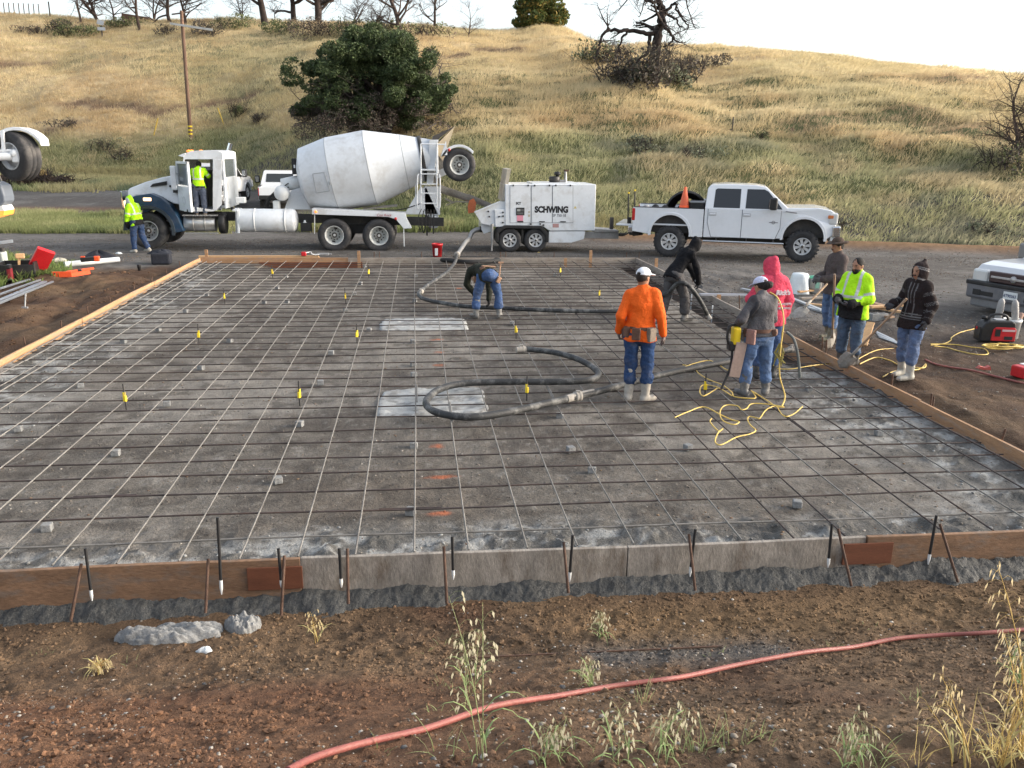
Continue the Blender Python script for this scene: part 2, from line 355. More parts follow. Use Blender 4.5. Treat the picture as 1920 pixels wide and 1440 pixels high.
def ground_col(X, Y):
    c = np.empty(X.shape + (3,)); c[:] = (.082, .075, .069)                      # gravel yard
    g = fbm(X, Y, .5, 4, 71); sp = n2(X*23, Y*23, 73)
    c = mixc(c, (.125, .117, .109), ss(.45, .7, g)); c = mixc(c, (.17, .165, .155), ss(.80, .95, sp)*.7)
    tr = np.maximum(np.exp(-((Y - 26.1 + .02*X)/.5)**2), np.exp(-((Y - 30.3 + .03*X)/.6)**2))*ss(.3, .6, fbm(X*.3, Y, 1, 3, 74))
    c = mixc(c, (.060, .052, .047), tr*.6)
    # red brown dirt: left of, right of and in front of the forms
    dl = ss(-6.0, -6.5, X)*ss(24.6 , 23.2, Y + (fbm(X, Y, .8, 3, 75) - .5)*2)*ss(-16, -14, X); 
    dr = ss(6.4, 6.6, X)*ss(12.5, 8.2, X + (fbm(X, Y, .7, 3, 76) - .5)*3)*ss(16.5, 13, Y + (fbm(X, Y, .6, 3, 77) - .5)*3)
    df = ss(6.4, 6.1, Y)
    fb = fbm(X, Y, 1.1, 4, 78)
    db = np.empty_like(c); db[:] = (.090, .053, .033); db = mixc(db, (.138, .086, .051), ss(.45, .68, fb)); db = mixc(db, (.055, .033, .022), ss(.58, .75, fbm(X, Y, 2.3, 4, 79))*.8)
    db = mixc(db, (.17, .125, .075), ss(.5, .6, fbm(X, Y, .5, 2, 80))*.25)
    grey = ss(5.5, 5.0, Y)*ss(4.3, 4.9, Y)*ss(.2, 1.2, X)*ss(.45, .6, fbm(X, Y, 1.4, 3, 81)); db = mixc(db, (.085, .082, .078), grey*.8)
    tan = ss(6.0, 5.6, Y)*ss(5.0, 5.4, Y)*ss(.3, 1.5, X); db = mixc(db, (.155, .10, .052), tan*.6)
    red = ss(1.5, -1, X)*ss(5.0, 4.4, Y); db = mixc(db, (.135, .062, .035), red*.6)
    for k, m_ in ((dl, .75), (dr, .6), (df, 1.)): c = mixc(c, db*m_, np.clip(k, 0, 1))
    # berm and lane
    by = np.interp(X, [6, 10, 19, 30], [31.5, 30.6, 27.6, 24.]); c = mixc(c, (.20, .115, .058), np.exp(-((Y - by)/.75)**2)*ss(5.5, 8, X))
    bl = np.exp(-((Y - 42)/1.0)**2)*ss(-8, -12, X); c = mixc(c, (.17, .095, .055), bl*.7)
    # green under the grass
    gl = ss(33.0, 33.5, Y)*ss(40.5, 39.8, Y)*ss(-7, -9, X); gm = ss(33.5, 35, Y)*ss(-6, -3, X); gb = ss(57, 60, Y)
    c = mixc(c, (.10, .105, .045), np.clip(gl + gm + gb, 0, 1))
    wd = ss(-9.2, -10.2, X + (fbm(X, Y, .9, 3, 82) - .5)*1.6)*ss(20.4, 21.4, Y)*ss(26, 25, Y); c = mixc(c, (.07, .085, .03), wd*.8)
    # subgrade
    ins = ((X > SX0 - .1) & (X < SX1 + .1) & (Y > SY0 - .02) & (Y < SY1 + .1)).astype(float)
    s = np.empty_like(c); s[:] = (.128, .115, .100); s = mixc(s, (.205, .188, .165), ss(.42, .68, fbm(X*.7, Y, .55, 4, 85))); s = mixc(s, (.088, .077, .067), ss(.55, .72, fbm(X, Y, 1.2, 4, 86))*.8)
    s = mixc(s, (.23, .22, .20), ss(.72, .9, n2(X*19, Y*19, 87))*.5)
    s = mixc(s, (.105, .08, .058), ss(.6, .75, fbm(X, Y, .4, 3, 88))*.3); s = mixc(s, (.072, .062, .053), ss(.56, .66, fbm(X, Y*1.3, 3.1, 4, 83, .6))*.6)
    wl = np.maximum(np.maximum(ss(1.9, .5, X - SX0 + (fbm(X, Y, 1.1, 3, 89) - .5)*1.2), ss(2.1, .7, SX1 - X + (fbm(X, Y, 1.1, 3, 90) - .5)*1.5)*ss(14.5, 11, Y)), ss(.95, .35, Y - SY0 + (fbm(X, Y, 1.3, 3, 91) - .5)*.7))
    wn = ss(.50, .62, fbm(X, Y*1.5, 3.2, 6, 92, .68)); s = mixc(s, (.34, .345, .335), wl*wn*.8); s = mixc(s, (.115, .115, .11), wl*(1 - wn)*.65)
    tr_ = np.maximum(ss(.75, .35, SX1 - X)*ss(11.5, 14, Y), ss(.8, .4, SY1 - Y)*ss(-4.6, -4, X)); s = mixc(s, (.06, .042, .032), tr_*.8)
    # orange survey paint dashes
    for (px, py, a, b) in ((825, 895, .22, .05), (825, 962, .17, .05), (823, 660, .12, .06), (823, 685, .12, .06), (860, 540, .1, .06), (820, 838, .1, .09), (818, 637, .14, .05)):
        p = atz(px, py, -.08); s = mixc(s, (.42, .12, .05), ss(.3, .8, np.exp(-((X - p.x)/a)**2 - ((Y - p.y)/b)**2)*(.4 + 1.0*fbm(X, Y, 14, 2, 93)))*.8)
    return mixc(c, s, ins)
def axis(*segs):
    out = []
    for a, b, st in segs: out += list(np.arange(a, b - 1e-6, st))
    return np.array(out + [segs[-1][1]])
def sheet(name, xs, ys, colf, mat, dz=0.):
    X, Y = np.meshgrid(xs, ys); Z = ground_z(X, Y) + dz; C = colf(X, Y)
    V = np.stack([X, Y, Z], -1).reshape(-1, 3); nx, ny = len(xs), len(ys)
    i = (np.arange(ny - 1)[:, None]*nx + np.arange(nx - 1)[None]).ravel()
    return npmesh(name, V, np.stack([i, i + 1, i + nx + 1, i + nx], 1), mat, C.reshape(-1, 3))
xs = axis((-60, -24, 1.), (-24, -12, .2), (-12, -6.6, .07), (-6.6, -3.6, .045), (-3.6, 4.6, .025), (4.6, 7.4, .04), (7.4, 13, .07), (13, 30, .25), (30, 60, 1.))
ys = axis((-14, 1.6, .8), (1.6, 2.4, .1), (2.4, 6.2, .018), (6.2, 8.5, .035), (8.5, 14, .055), (14, 25, .09), (25, 34, .15), (34, 62, .5))
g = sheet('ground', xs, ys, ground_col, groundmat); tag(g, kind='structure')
def onhill(px, py):
    """where the sight line meets the ground"""
    d = ray(px, py); Ys = np.arange(26, 135, .25); X = d.x/d.y*Ys; Z = CAM_Z + d.z/d.y*Ys; hit = ground_z(X, Ys) > Z; k = np.argmax(hit)
    return Vector((X[k], Ys[k], float(ground_z(X[k:k+1], Ys[k:k+1])[0]))) if hit.any() else None
_gl = [onhill(a, b) for a, b in ((20, 255), (200, 262), (330, 262), (460, 232), (600, 262), (900, 268), (1100, 262), (1300, 268), (1500, 276), (1700, 275), (1900, 270))]
GLX = np.array([p.x for p in _gl]); GLT = hill_t(GLX, np.array([p.y for p in _gl])); _o = np.argsort(GLX); GLX, GLT = GLX[_o], GLT[_o]
STREAKS = [([(100, 192), (160, 193), (220, 203), (300, 212), (360, 200), (430, 192), (470, 180)], .45), ([(95, 245), (130, 232), (160, 228)], .6), ([(840, 112), (900, 98), (960, 92)], .6), ([(1480, 240), (1560, 228), (1620, 226)], .9), ([(1660, 222), (1740, 225), (1800, 245), (1850, 255)], 1.3), ([(0, 122), (40, 124), (80, 120)], .8), ([(1780, 148), (1840, 146)], 1.0), ([(90, 358), (200, 352), (330, 350)], .5)]
_stk = [([onhill(*p) for p in q], w_) for q, w_ in STREAKS]
def streak(X, Y):
    r = np.zeros(X.shape)
    for q, w_ in _stk:
        for a, b in zip(q[:-1], q[1:]):
            if a is None or b is None: continue
            ab = np.array([b.x - a.x, b.y - a.y]); t = np.clip(((X - a.x)*ab[0] + (Y - a.y)*ab[1])/(ab@ab), 0, 1); d = np.hypot(X - a.x - t*ab[0], (Y - a.y - t*ab[1])) + (fbm(X, Y, .5, 3, 117) - .5)*2.2
            r = np.maximum(r, ss(w_*1.5, w_*.6, d))
    return r
def hill_col(X, Y):
    t = hill_t(X, Y); c = np.empty(X.shape + (3,)); c[:] = (.44, .34, .20)
    c = mixc(c, (.38, .29, .16), ss(.4, .65, fbm(X, Y*1.5, .12, 4, 101))); c = mixc(c, (.13, .135, .065), ss(.5, .66, fbm(X, Y, .07, 4, 103))*.7)
    c = mixc(c, (.105, .12, .05), green_zone(X, Y, t)*.85)
    return mixc(c, (.135, .088, .06), streak(X, Y)*.9)
def green_zone(X, Y, t):
    lim = np.interp(X, GLX, GLT) + (fbm(X, Y, .1, 3, 109) - .5)*.10
    return ss(lim + .03, lim - .03, t)
h = sheet('hillside', axis((-150, -75, 5.), (-75, 62, .5), (62, 130, 4.)), axis((20, 125, .5), (125, 170, 3.)), hill_col, hillmat, -.02)
# keep only what lies beyond the yard
bm = bmesh.new(); bm.from_mesh(h.data)
kill = [v for v in bm.verts if v.co.y < float(np.interp(v.co.x, FOOTX, FOOTY)) - .7]
bmesh.ops.delete(bm, geom=kill, context='VERTS'); bm.to_mesh(h.data); bm.free(); tag(h, kind='structure')

# ------------------------------------------------------------------ grass, stones, clods (uncountable)
def blades(name, P, H, nb, wid, cols, lean=.5, wind=(0, 0), spread=.2, seg=2, jit=.25, mat=None, label=None, cat='grass', tipc=None):
    N = len(P); P = np.repeat(P, nb, 0); H = np.repeat(H, nb)*RNG.uniform(.55, 1.15, N*nb); C = np.repeat(cols, nb, 0)*RNG.uniform(1 - jit, 1 + jit, (N*nb, 1))
    n = N*nb; a = RNG.uniform(0, 2*np.pi, n); rr = spread*np.sqrt(RNG.random(n)); ln = lean*RNG.uniform(.2, 1., n)
    base = P + np.stack([rr*np.cos(a), rr*np.sin(a), np.full(n, -.03)], 1)
    b2 = a + RNG.uniform(-.8, .8, n); D = np.stack([np.cos(b2)*ln + wind[0], np.sin(b2)*ln + wind[1]], 1)*H[:, None]
    wa = RNG.uniform(0, np.pi, n); W = np.stack([np.cos(wa), np.sin(wa), 0*wa], 1)*(wid*RNG.uniform(.6, 1.2, n))[:, None]/2
    rings = []
    for k in range(seg + 1):
        s = k/seg; off = np.concatenate([D*(s**1.8), (H*(s - .35*s*s*np.minimum(1., ln*1.2)))[:, None]], 1); c = base + off
        if k == seg: rings.append([c])
        else: f = (1 - .45*s); rings.append([c - W*f, c + W*f])
    m = 2*seg + 1; V = np.empty((n, m, 3)); CC = np.empty((n, m, 3)); q = 0
    for k, rg in enumerate(rings):
        for v in rg:
            V[:, q] = v; s = k/seg; cc = C if tipc is None else C*(1 - .5*s) + np.asarray(tipc)*.5*s
            CC[:, q] = cc; q += 1
    fs = []
    for k in range(seg - 1): fs += [(2*k, 2*k + 1, 2*k + 3), (2*k, 2*k + 3, 2*k + 2)]
    fs.append((2*seg - 2, 2*seg - 1, 2*seg)); fs = np.array(fs)
    Fc = (np.arange(n)[:, None, None]*m + fs[None]).reshape(-1, 3)
    return tag(npmesh(name, V.reshape(-1, 3), Fc, mat or grassmat, CC.reshape(-1, 3)), label, cat, kind='stuff')
def pick(n, x0, x1, y0, y1, acc):
    X = RNG.uniform(x0, x1, n); Y = RNG.uniform(y0, y1, n); k = RNG.random(n) < acc(X, Y); X, Y = X[k], Y[k]
    return np.stack([X, Y, ground_z(X, Y)], 1)
def infr(X, Y, pad=3.):   # roughly inside the photographed wedge
    return ((X < .82*Y + pad) & (X > -.585*Y - pad)).astype(float)
def hill_acc(X, Y):
    t = hill_t(X, Y); return ((t > -.01) & (t < 1.03))*infr(X, Y)*np.clip((48/Y)**1.3, .25, 1)
P = pick(330000, -66, 66, 27, 112, hill_acc); X, Y = P[:, 0], P[:, 1]; t = hill_t(X, Y)
C = np.empty((len(P), 3)); C[:] = (.63, .51, .30)
C = mixc(C, (.74, .62, .39), ss(.45, .62, fbm(X, Y*1.6, .16, 4, 121))); C = mixc(C, (.50, .36, .205), ss(.5, .68, fbm(X, Y*1.3, .22, 4, 122))*.75)
C = mixc(C, (.40, .38, .20), ss(.47, .62, fbm(X, Y, .075, 4, 123))*.35); gzn = green_zone(X, Y, t)*ss(.28, .5, fbm(X, Y, .2, 3, 124) + .08)
C = mixc(C, (.31, .34, .18), gzn*.85); C = mixc(C, (.22, .24, .17), gzn*ss(.56, .66, fbm(X, Y, .3, 3, 126))*.9)
C = mixc(C, (.52, .43, .27), gzn*ss(.55, .7, fbm(X, Y, .25, 3, 125))*.8)
st_ = streak(X, Y); C = mixc(C, (.30, .21, .14), st_*.75); hb = np.where(st_ > .4, .5, 1.)
keep = RNG.random(len(P)) < hb; P, C, X, Y, gzn = P[keep], C[keep], X[keep], Y[keep], gzn[keep]
Hh = .22 + .42*fbm(X, Y, .3, 3, 127)
print('tufts', len(P))
blades('hill_grass', P, Hh, 6, .034, C, lean=1.1, wind=(.25, -.25), spread=.34, jit=.2, label='tall straw coloured grass covering the hillside', tipc=(.60, .50, .32))
# verge left of the cab, strip behind the trailer
P = pick(16000, -24, -6.8, 33, 40.6, lambda X, Y: ss(32.9, 33.6, Y)*ss(40.6, 39.6, Y)*ss(-6.8, -8.5, X)*ss(.28, .5, fbm(X, Y, .5, 3, 131))*infr(X, Y))
C = np.empty((len(P), 3)); C[:] = (.19, .21, .075); C = mixc(C, (.36, .34, .17), ss(.45, .65, fbm(P[:, 0], P[:, 1], .8, 3, 132))); C = mixc(C, (.10, .14, .05), ss(.55, .7, fbm(P[:, 0], P[:, 1], .5, 3, 133)))
blades('verge_grass', P, np.full(len(P), .34), 8, .03, C, lean=.8, spread=.2, label='short green grass on the strip between road and dirt lane', tipc=(.40, .42, .22))
P = pick(26000, -14, 18, 33.5, 64, lambda X, Y: ((hill_t(X, Y) < .02) & (Y > 33.8 + .0*X))*ss(-7.5, -2, X + (Y - 34)*-.55)*infr(X, Y))
C = np.empty((len(P), 3)); C[:] = (.20, .235, .09); C = mixc(C, (.13, .165, .06), ss(.45, .65, fbm(P[:, 0], P[:, 1], .5, 3, 135))); C = mixc(C, (.32, .27, .14), ss(.55, .72, fbm(P[:, 0], P[:, 1], .4, 3, 136)))
blades('bank_grass', P, np.full(len(P), .6), 8, .035, C, lean=.6, wind=(.1, 0), spread=.25, label='pale green tall grass growing behind the parked trailer', tipc=(.36, .37, .2))
P = pick(30000, -46, -8, 44, 68, lambda X, Y: (hill_t(X, Y) < .03)*ss(50, 60, Y + (fbm(X, Y, .15, 3, 137) - .5)*14)*infr(X, Y))
C = np.empty((len(P), 3)); C[:] = (.20, .24, .095); C = mixc(C, (.40, .35, .18), ss(.45, .65, fbm(P[:, 0], P[:, 1], .16, 3, 138))); C = mixc(C, (.10, .15, .085), ss(.55, .65, fbm(P[:, 0], P[:, 1], .25, 3, 139)))
blades('meadow_grass', P, np.full(len(P), .5), 7, .05, C, lean=.8, spread=.3, label='green and tan grass on the flat below the hill', tipc=(.45, .43, .26))
# green weeds round the tools on the left
P = pick(5200, -15, -8.2, 20.0, 26.2, lambda X, Y: ss(-9.0, -9.9, X + (fbm(X, Y, .9, 3, 82) - .5)*1.6)*ss(20.4, 21.4, Y + (X + 9)*-.2)*ss(26.2, 25, Y)*ss(.35, .5, fbm(X, Y, 1.1, 3, 84)))
C = np.empty((len(P), 3)); C[:] = (.12, .18, .045); C = mixc(C, (.27, .31, .12), ss(.5, .7, fbm(P[:, 0], P[:, 1], 1.2, 3, 141))); C = mixc(C, (.05, .08, .025), ss(.58, .7, fbm(P[:, 0], P[:, 1], 2., 3, 142)))
blades('weeds', P, .10 + .55*fbm(P[:, 0], P[:, 1], 1.3, 2, 143)**1.5, 8, .05, C, lean=.9, spread=.14, label='leafy green weeds round the tools beside the left form', cat='weeds', tipc=(.33, .38, .16))
P = pick(500, -5.6, -3.2, 25.3, 26.0, lambda X, Y: ss(.0, 1., 1.2 - abs(X + 4.4)*.9 + 0*Y)); C = np.tile((.15, .20, .06), (len(P), 1))
blades('weeds', P, np.full(len(P), .12), 8, .02, C, lean=.9, spread=.12, label='patch of low green weeds on the gravel behind the far form', cat='weeds')
# foreground tufts
def tufts(name, spots, label, h, nb, wd, col, tip, spread=.06, lean=.9):
    P = np.array([(x, y, 0.) for x, y in spots]); P[:, 2] = ground_z(P[:, 0], P[:, 1]); C = np.tile(col, (len(P), 1))*RNG.uniform(.75, 1.3, (len(P), 1))
    return blades(name, P, h*RNG.uniform(.6, 1.2, len(P)), nb, wd, C, lean=lean, spread=spread, seg=4, label=label, tipc=tip)
def around(px, py, n, rx, ry):
    z0 = 0.
    for _ in range(6):
        p = atz(px, py, z0); z0 = gz(p.x, p.y)
    return [(p.x + random.gauss(0, rx), p.y + random.gauss(0, ry)) for _ in range(n)]
def gpt(px, py, dz=0.):
    z0 = 0.
    for _ in range(8):
        p = atz(px, py, z0); z0 = gz(p.x, p.y)
    return Vector((p.x, p.y, z0 + dz))
for (px, py, n, rx, ry, hh, nb) in ((1320, 1425, 4, .12, .06, .17, 20), (1395, 1412, 3, .08, .05, .16, 18), (1640, 1425, 3, .05, .05, .2, 22), (1560, 1212, 2, .03, .03, .14, 22), (700, 1420, 1, .05, .04, .14, 16), (870, 1430, 3, .12, .04, .24, 9), (1050, 1434, 3, .12, .04, .22, 9), (840, 1290, 3, .08, .05, .1, 16), (930, 1300, 2, .06, .03, .08, 14), (880, 1345, 3, .10, .04, .12, 12), (1190, 1330, 2, .03, .03, .18, 10), (75, 1228, 2, .04, .02, .10, 14), (890, 1190, 3, .1, .06, .10, 12), (850, 1210, 2, .05, .04, .12, 12), (1350, 1222, 2, .04, .03, .09, 14), (1610, 1180, 2, .08, .03, .10, 10), (1700, 1330, 2, .06, .03, .08, 16), (1820, 1428, 5, .12, .06, .22, 16), (1895, 1432, 5, .07, .06, .28, 18), (730, 1196, 1, .02, .02, .09, 16), (790, 1215, 1, .02, .02, .09, 14), (250, 1250, 1, .02, .02, .14, 8)):
    dry = px > 1780
    tufts('grass_tuft', around(px, py, n, rx, ry), 'loose blades of grass growing from the reddish dirt in the foreground', hh*.85, max(6, int(nb*.6)), .0048, (.40, .31, .13) if dry else (.20, .24, .10), (.55, .45, .2) if dry else (.42, .45, .26))
for i, o in enumerate([x for x in bpy.data.objects if x.name.startswith('grass_tuft')]): o['group'] = 'grass tufts in the foreground dirt'

_b = bmesh.new(); bmesh.ops.create_icosphere(_b, subdivisions=2, radius=1); _b.verts.index_update()
ICO_V = np.array([v.co for v in _b.verts]); ICO_F = np.array([[v.index for v in f.verts] for f in _b.faces]); _b.free()
_b = bmesh.new(); bmesh.ops.create_icosphere(_b, subdivisions=1, radius=1); _b.verts.index_update()
ICO1_V = np.array([v.co for v in _b.verts]); ICO1_F = np.array([[v.index for v in f.verts] for f in _b.faces]); _b.free()
def stones(name, P, S, cols, label, flat=.55, rough=.25, tv=ICO1_V, tf=ICO1_F, mat=None, smooth=True):
    n = len(P); m = len(tv); sc = S[:, None]*RNG.uniform(.65, 1.25, (n, 3)); sc[:, 2] *= flat
    a = RNG.uniform(0, 2*np.pi, n); V = tv[None]*(1 + RNG.uniform(-rough, rough, (n, m, 1)))*sc[:, None]
    c, s = np.cos(a)[:, None], np.sin(a)[:, None]
    V = np.stack([V[..., 0]*c - V[..., 1]*s, V[..., 0]*s + V[..., 1]*c, V[..., 2]], -1) + P[:, None]
    Fc = (np.arange(n)[:, None, None]*m + tf[None]).reshape(-1, 3)
    return tag(npmesh(name, V.reshape(-1, 3), Fc, mat or stonemat, np.repeat(cols, m, 0), smooth=smooth), label, 'stones', kind='stuff')
def fg(n, f): return pick(n, -3.6, 5.2, 2.2, 5.95, f)
P = fg(11000, lambda X, Y: (X < .8*Y + .5)*(X > -.6*Y - .4)*ss(.35, .6, fbm(X, Y, 1., 3, 151))*(1 - .8*ss(5.1, 5.6, Y)))
S = .004 + .014*RNG.random(len(P))**5; pal = np.array([(.22, .19, .155), (.13, .115, .10), (.28, .25, .21), (.17, .11, .075), (.21, .145, .095), (.10, .10, .10), (.36, .33, .29)])
stones('pebbles', P, S, pal[RNG.integers(0, 7, len(P))], 'small rounded pebbles scattered over the foreground dirt', rough=.12)
P = fg(60000, lambda X, Y: (X < .8*Y + .5)*(X > -.6*Y - .4)*(.12 + ss(.38, .62, fbm(X, Y, .9, 3, 153))))
S = .0035 + .015*RNG.random(len(P))**5; C = ground_col(P[:, 0], P[:, 1])*RNG.uniform(.55, 1.5, (len(P), 1)); P[:, 2] += S*.1
stones('dirt_clods', P, S, C, 'crumbly clods of brown dirt in the foreground', flat=.7, rough=.42, smooth=False)
P = pick(16000, -6, 6.3, 6.25, 14, lambda X, Y: np.maximum(ss(.9, .3, Y - SY0 + (fbm(X, Y, 1.3, 3, 91) - .5)*.7), np.maximum(ss(2.0, .6, SX1 - X + (fbm(X, Y, 1.1, 3, 90) - .5)*1.5), ss(1.8, .5, X - SX0 + (fbm(X, Y, 1.1, 3, 89) - .5)*1.2)))*ss(.45, .6, fbm(X, Y, 2.4, 4, 159)))
S = .005 + .020*RNG.random(len(P))**4; stones('concrete_crumbs', P, S, np.tile((.22, .222, .215), (len(P), 1))*RNG.uniform(.5, 1.4, (len(P), 1)), 'grey concrete crumbs scattered along the inside of the forms', flat=.7, rough=.3)
P = pick(5000, 6.8, 15, 9, 24, lambda X, Y: ss(.3, .6, fbm(X, Y, .6, 3, 155))*infr(X, Y, 0))
stones('gravel', P, .006 + .02*RNG.random(len(P))**3, pal[RNG.integers(0, 7, len(P))]*.75, 'loose grey gravel on the yard right of the forms')
P = pick(40000, -22, 24, 24.9, 33, lambda X, Y: ss(.3, .55, fbm(X, Y, .7, 3, 160))*infr(X, Y, 0)*(Y < np.interp(X, [6, 10, 19], [31, 30, 27])))
stones('gravel', P, .008 + .022*RNG.random(len(P))**3, pal[RNG.integers(0, 7, len(P))]*.6, 'loose gravel on the road in front of the trucks')
P = pick(26000, 6.6, 20, 13, 26, lambda X, Y: ss(.3, .55, fbm(X, Y, .7, 3, 155))*infr(X, Y, 0))
stones('gravel', P, .007 + .018*RNG.random(len(P))**3, pal[RNG.integers(0, 7, len(P))]*.65, 'loose gravel on the yard between pickups and right form')
P = pick(9000, -5.9, 6.3, 6.3, 18, lambda X, Y: ss(.4, .6, fbm(X, Y, .8, 3, 157)))
P2 = pick(26000, -6, 6.3, 6.3, 17, lambda X, Y: (.15 + ss(.5, .64, fbm(X, Y*1.3, 3.1, 4, 83, .6))))
stones('dirt_clods', P2, .004 + .014*RNG.random(len(P2))**4, ground_col(P2[:, 0], P2[:, 1])*RNG.uniform(.6, 1.5, (len(P2), 1)), 'small clods on the compacted base under the rebar', flat=.6, rough=.42, smooth=False)
stones('gravel', P, .005 + .013*RNG.random(len(P))**3, pal[RNG.integers(0, 7, len(P))]*.9, 'stone chips on the compacted base under the rebar')
P = pick(14000, -14, -6.5, 8, 24, lambda X, Y: ss(.45, .6, fbm(X, Y, .8, 3, 158)))
stones('dirt_clods', P, .01 + .04*RNG.random(len(P))**4, np.tile((.085, .05, .03), (len(P), 1))*RNG.uniform(.6, 1.6, (len(P), 1)), 'clods on the loose brown dirt left of the forms', flat=.7, rough=.4, smooth=False)

# ------------------------------------------------------------------ wild oats
def oat(px, py, h, lean_, dry, label, n=5, grp='wild oat plants in the foreground'):
    p = gpt(px, py); root = empty('wild_oat', p, label, 'grass plant', grp)
    st = MB(); hd = MB(); lf = MB()
    rnd = random.Random(int(px*7 + py))
    for k in range(n):
        hh = h*rnd.uniform(.6, 1.) if k else h; a = rnd.uniform(0, 6.28); l = lean_ + rnd.uniform(-.12, .12); l2 = rnd.uniform(-.1, .1)
        b = Vector((rnd.gauss(0, .02), rnd.gauss(0, .02), -.02))
        pts = [b + Vector((l*hh*s**1.6, l2*hh*s, hh*(s - .08*s*s))) for s in (0, .2, .4, .6, .8, .93, 1.)]
        st.tube(pts, [.0024, .0023, .0021, .0018, .0013, .0009, .0006], 5)
        for q in range(int(12*hh/h) + 4):
            s = rnd.uniform(.55, 1.); base = b + Vector((l*hh*s**1.6, l2*hh*s, hh*(s - .08*s*s)))
            an = rnd.uniform(0, 6.28); e = base + Vector((math.cos(an)*.05, math.sin(an)*.04, rnd.uniform(-.01, .03)))
            tip = e + Vector((math.cos(an)*.008, 0, -.032)); st.tube([base, (base + e)/2 + Vector((0, 0, .012)), e], .0005, 3)
            wv = Vector((.0048, .002, 0)); hd.add([e, e + (tip - e)*.35 - wv, tip, e + (tip - e)*.35 + wv, e + (tip - e)*.4 + Vector((0, .005, 0))], [(0, 1, 4), (1, 2, 4), (2, 3, 4), (3, 0, 4), (0, 3, 2, 1)])
        for q in range(3):
            an = rnd.uniform(0, 6.28); s = rnd.uniform(.05, .5); base = b + Vector((l*hh*s**1.6, l2*hh*s, hh*s)); L_ = rnd.uniform(.1, .22); d = Vector((math.cos(an), math.sin(an), 0)); w_ = Vector((-d.y, d.x, 0))*.004
            vs = []
            for j in range(5): c = base + d*L_*j/4*.8 + Vector((0, 0, L_*(1.3*j/4 - 1.1*(j/4)**2))); f = 1 - (j/4)**2; vs += [c - w_*f, c + w_*f]
            lf.add(vs, [(2*j, 2*j + 1, 2*j + 3, 2*j + 2) for j in range(4)])
    ms, mh, ml = OATM[dry]
    st.build('stem', ms, root); hd.build('seed_heads', mh, root); lf.build('leaf', ml, root)
OATM = {0: (M('green_stem', (.27, .30, .14), .8), M('pale_husk', (.40, .37, .26), .8), M('green_blade', (.22, .29, .11), .8)), 1: (M('straw_stem', (.50, .34, .11), .8), M('straw_husk', (.48, .39, .22), .8), M('straw_blade', (.42, .36, .15), .8))}
oat(905, 1425, .80, -.05, 0, 'tall pale wild oat with drooping seed heads in front of the red hose', 3)
oat(885, 1300, .42, .02, 0, 'short wild oat standing behind the red hose, left of centre', 3)
oat(1905, 1425, .86, -.22, 1, 'tallest straw coloured wild oat leaning left at the right edge', 3)
oat(1880, 1435, .52, .05, 1, 'dense golden wild oat clump in the bottom right corner', 5)
oat(1800, 1436, .45, -.35, 1, 'golden wild oat leaning far left beside the corner clump', 3)
oat(1900, 1290, .36, -.02, 0, 'green wild oat with hanging husks near the right edge, below the red hose', 5)
oat(1170, 1435, .26, -.06, 0, 'low green wild oat at the bottom edge, right of centre', 3)
oat(1250, 1420, .24, .16, 0, 'low wild oat with bent stems beside the pale grass clump', 3)
oat(1010, 1432, .20, .3, 0, 'small wild oat bent to the right at the bottom edge', 3)
oat(590, 1205, .30, 0., 1, 'thin dry wild oat in front of the rust brown patch on the near form', 2)
oat(1125, 1195, .22, -.1, 0, 'thin green wild oat in the dirt before the middle of the near form', 3)
oat(185, 1265, .13, .1, 1, 'tiny dry wild oat on the red dirt at left', 4)
oat(1105, 1290, .22, -.03, 0, 'small wild oat just behind the middle of the red hose', 3)
oat(1590, 1436, .22, .1, 0, 'wild oat sprig at the bottom edge with purple flowers nearby', 4)

# ------------------------------------------------------------------ formwork
def board(name, a, b, th, ztop, zbot, mat, label, segs=None, grp='form boards round the slab'):
    a, b = Vector(a), Vector(b); L_ = (b - a).length; ang = math.atan2(b.y - a.y, b.x - a.x); root = empty(name, (a.x, a.y, zbot), label, 'form board', grp, ang)
    cuts = segs or [0, L_]; rnd = random.Random(int(L_*10 + a.x*7))
    for i in range(len(cuts) - 1):
        m = MB(); x0, x1 = cuts[i] + .004, cuts[i + 1] - .004; n = max(2, int((x1 - x0)/.5)); vs = []; ph = rnd.random()*6
        for k in range(n + 1):
            x = x0 + (x1 - x0)*k/n; wv = .008*math.sin(x*1.3 + ph); hv = .006*math.sin(x*.9 + ph) + rnd.uniform(-.003, .003)
            vs += [(x, -th/2 + wv, 0), (x, th/2 + wv, 0), (x, th/2 + wv, ztop - zbot + hv), (x, -th/2 + wv, ztop - zbot + hv)]
        fs = []
        for k in range(n):
            for q in range(4): fs.append((4*k + q, 4*k + (q + 1) % 4, 4*k + 4 + (q + 1) % 4, 4*k + 4 + q))
        fs += [(0, 1, 2, 3), (4*n, 4*n + 3, 4*n + 2, 4*n + 1)]
        m.add(vs, fs)
        tp = MB(); tv = []
        for k in range(n + 1):
            q = vs[4*k + 2]; r = vs[4*k + 3]; tv += [(q[0], q[1], q[2] + .0015), (r[0], r[1], r[2] + .0015)]
        m.build('board', mat[i % len(mat)], root, bev=.004)
    return root
nearmat = M('near_form_wood', (.255, .23, .20), .85, var=.3, vs=3, dirt=(.10, .072, .05), damt=.9, dscale=2.0, bump=.35, bs=18, stretch=(2.6, 1, 1.1))
near_left = M('near_left_wood', (.19, .112, .066), .85, var=.28, vs=2.5, dirt=(.13, .128, .12), damt=.9, dscale=2.2, bump=.35, bs=18, stretch=(1, 1, 3))
board('form_board', (-6.3, 6.09, 0), (-.95, 6.115, 0), .04, .07, -.30, [near_left], 'orange brown near form board at the left with cement smears along its foot')
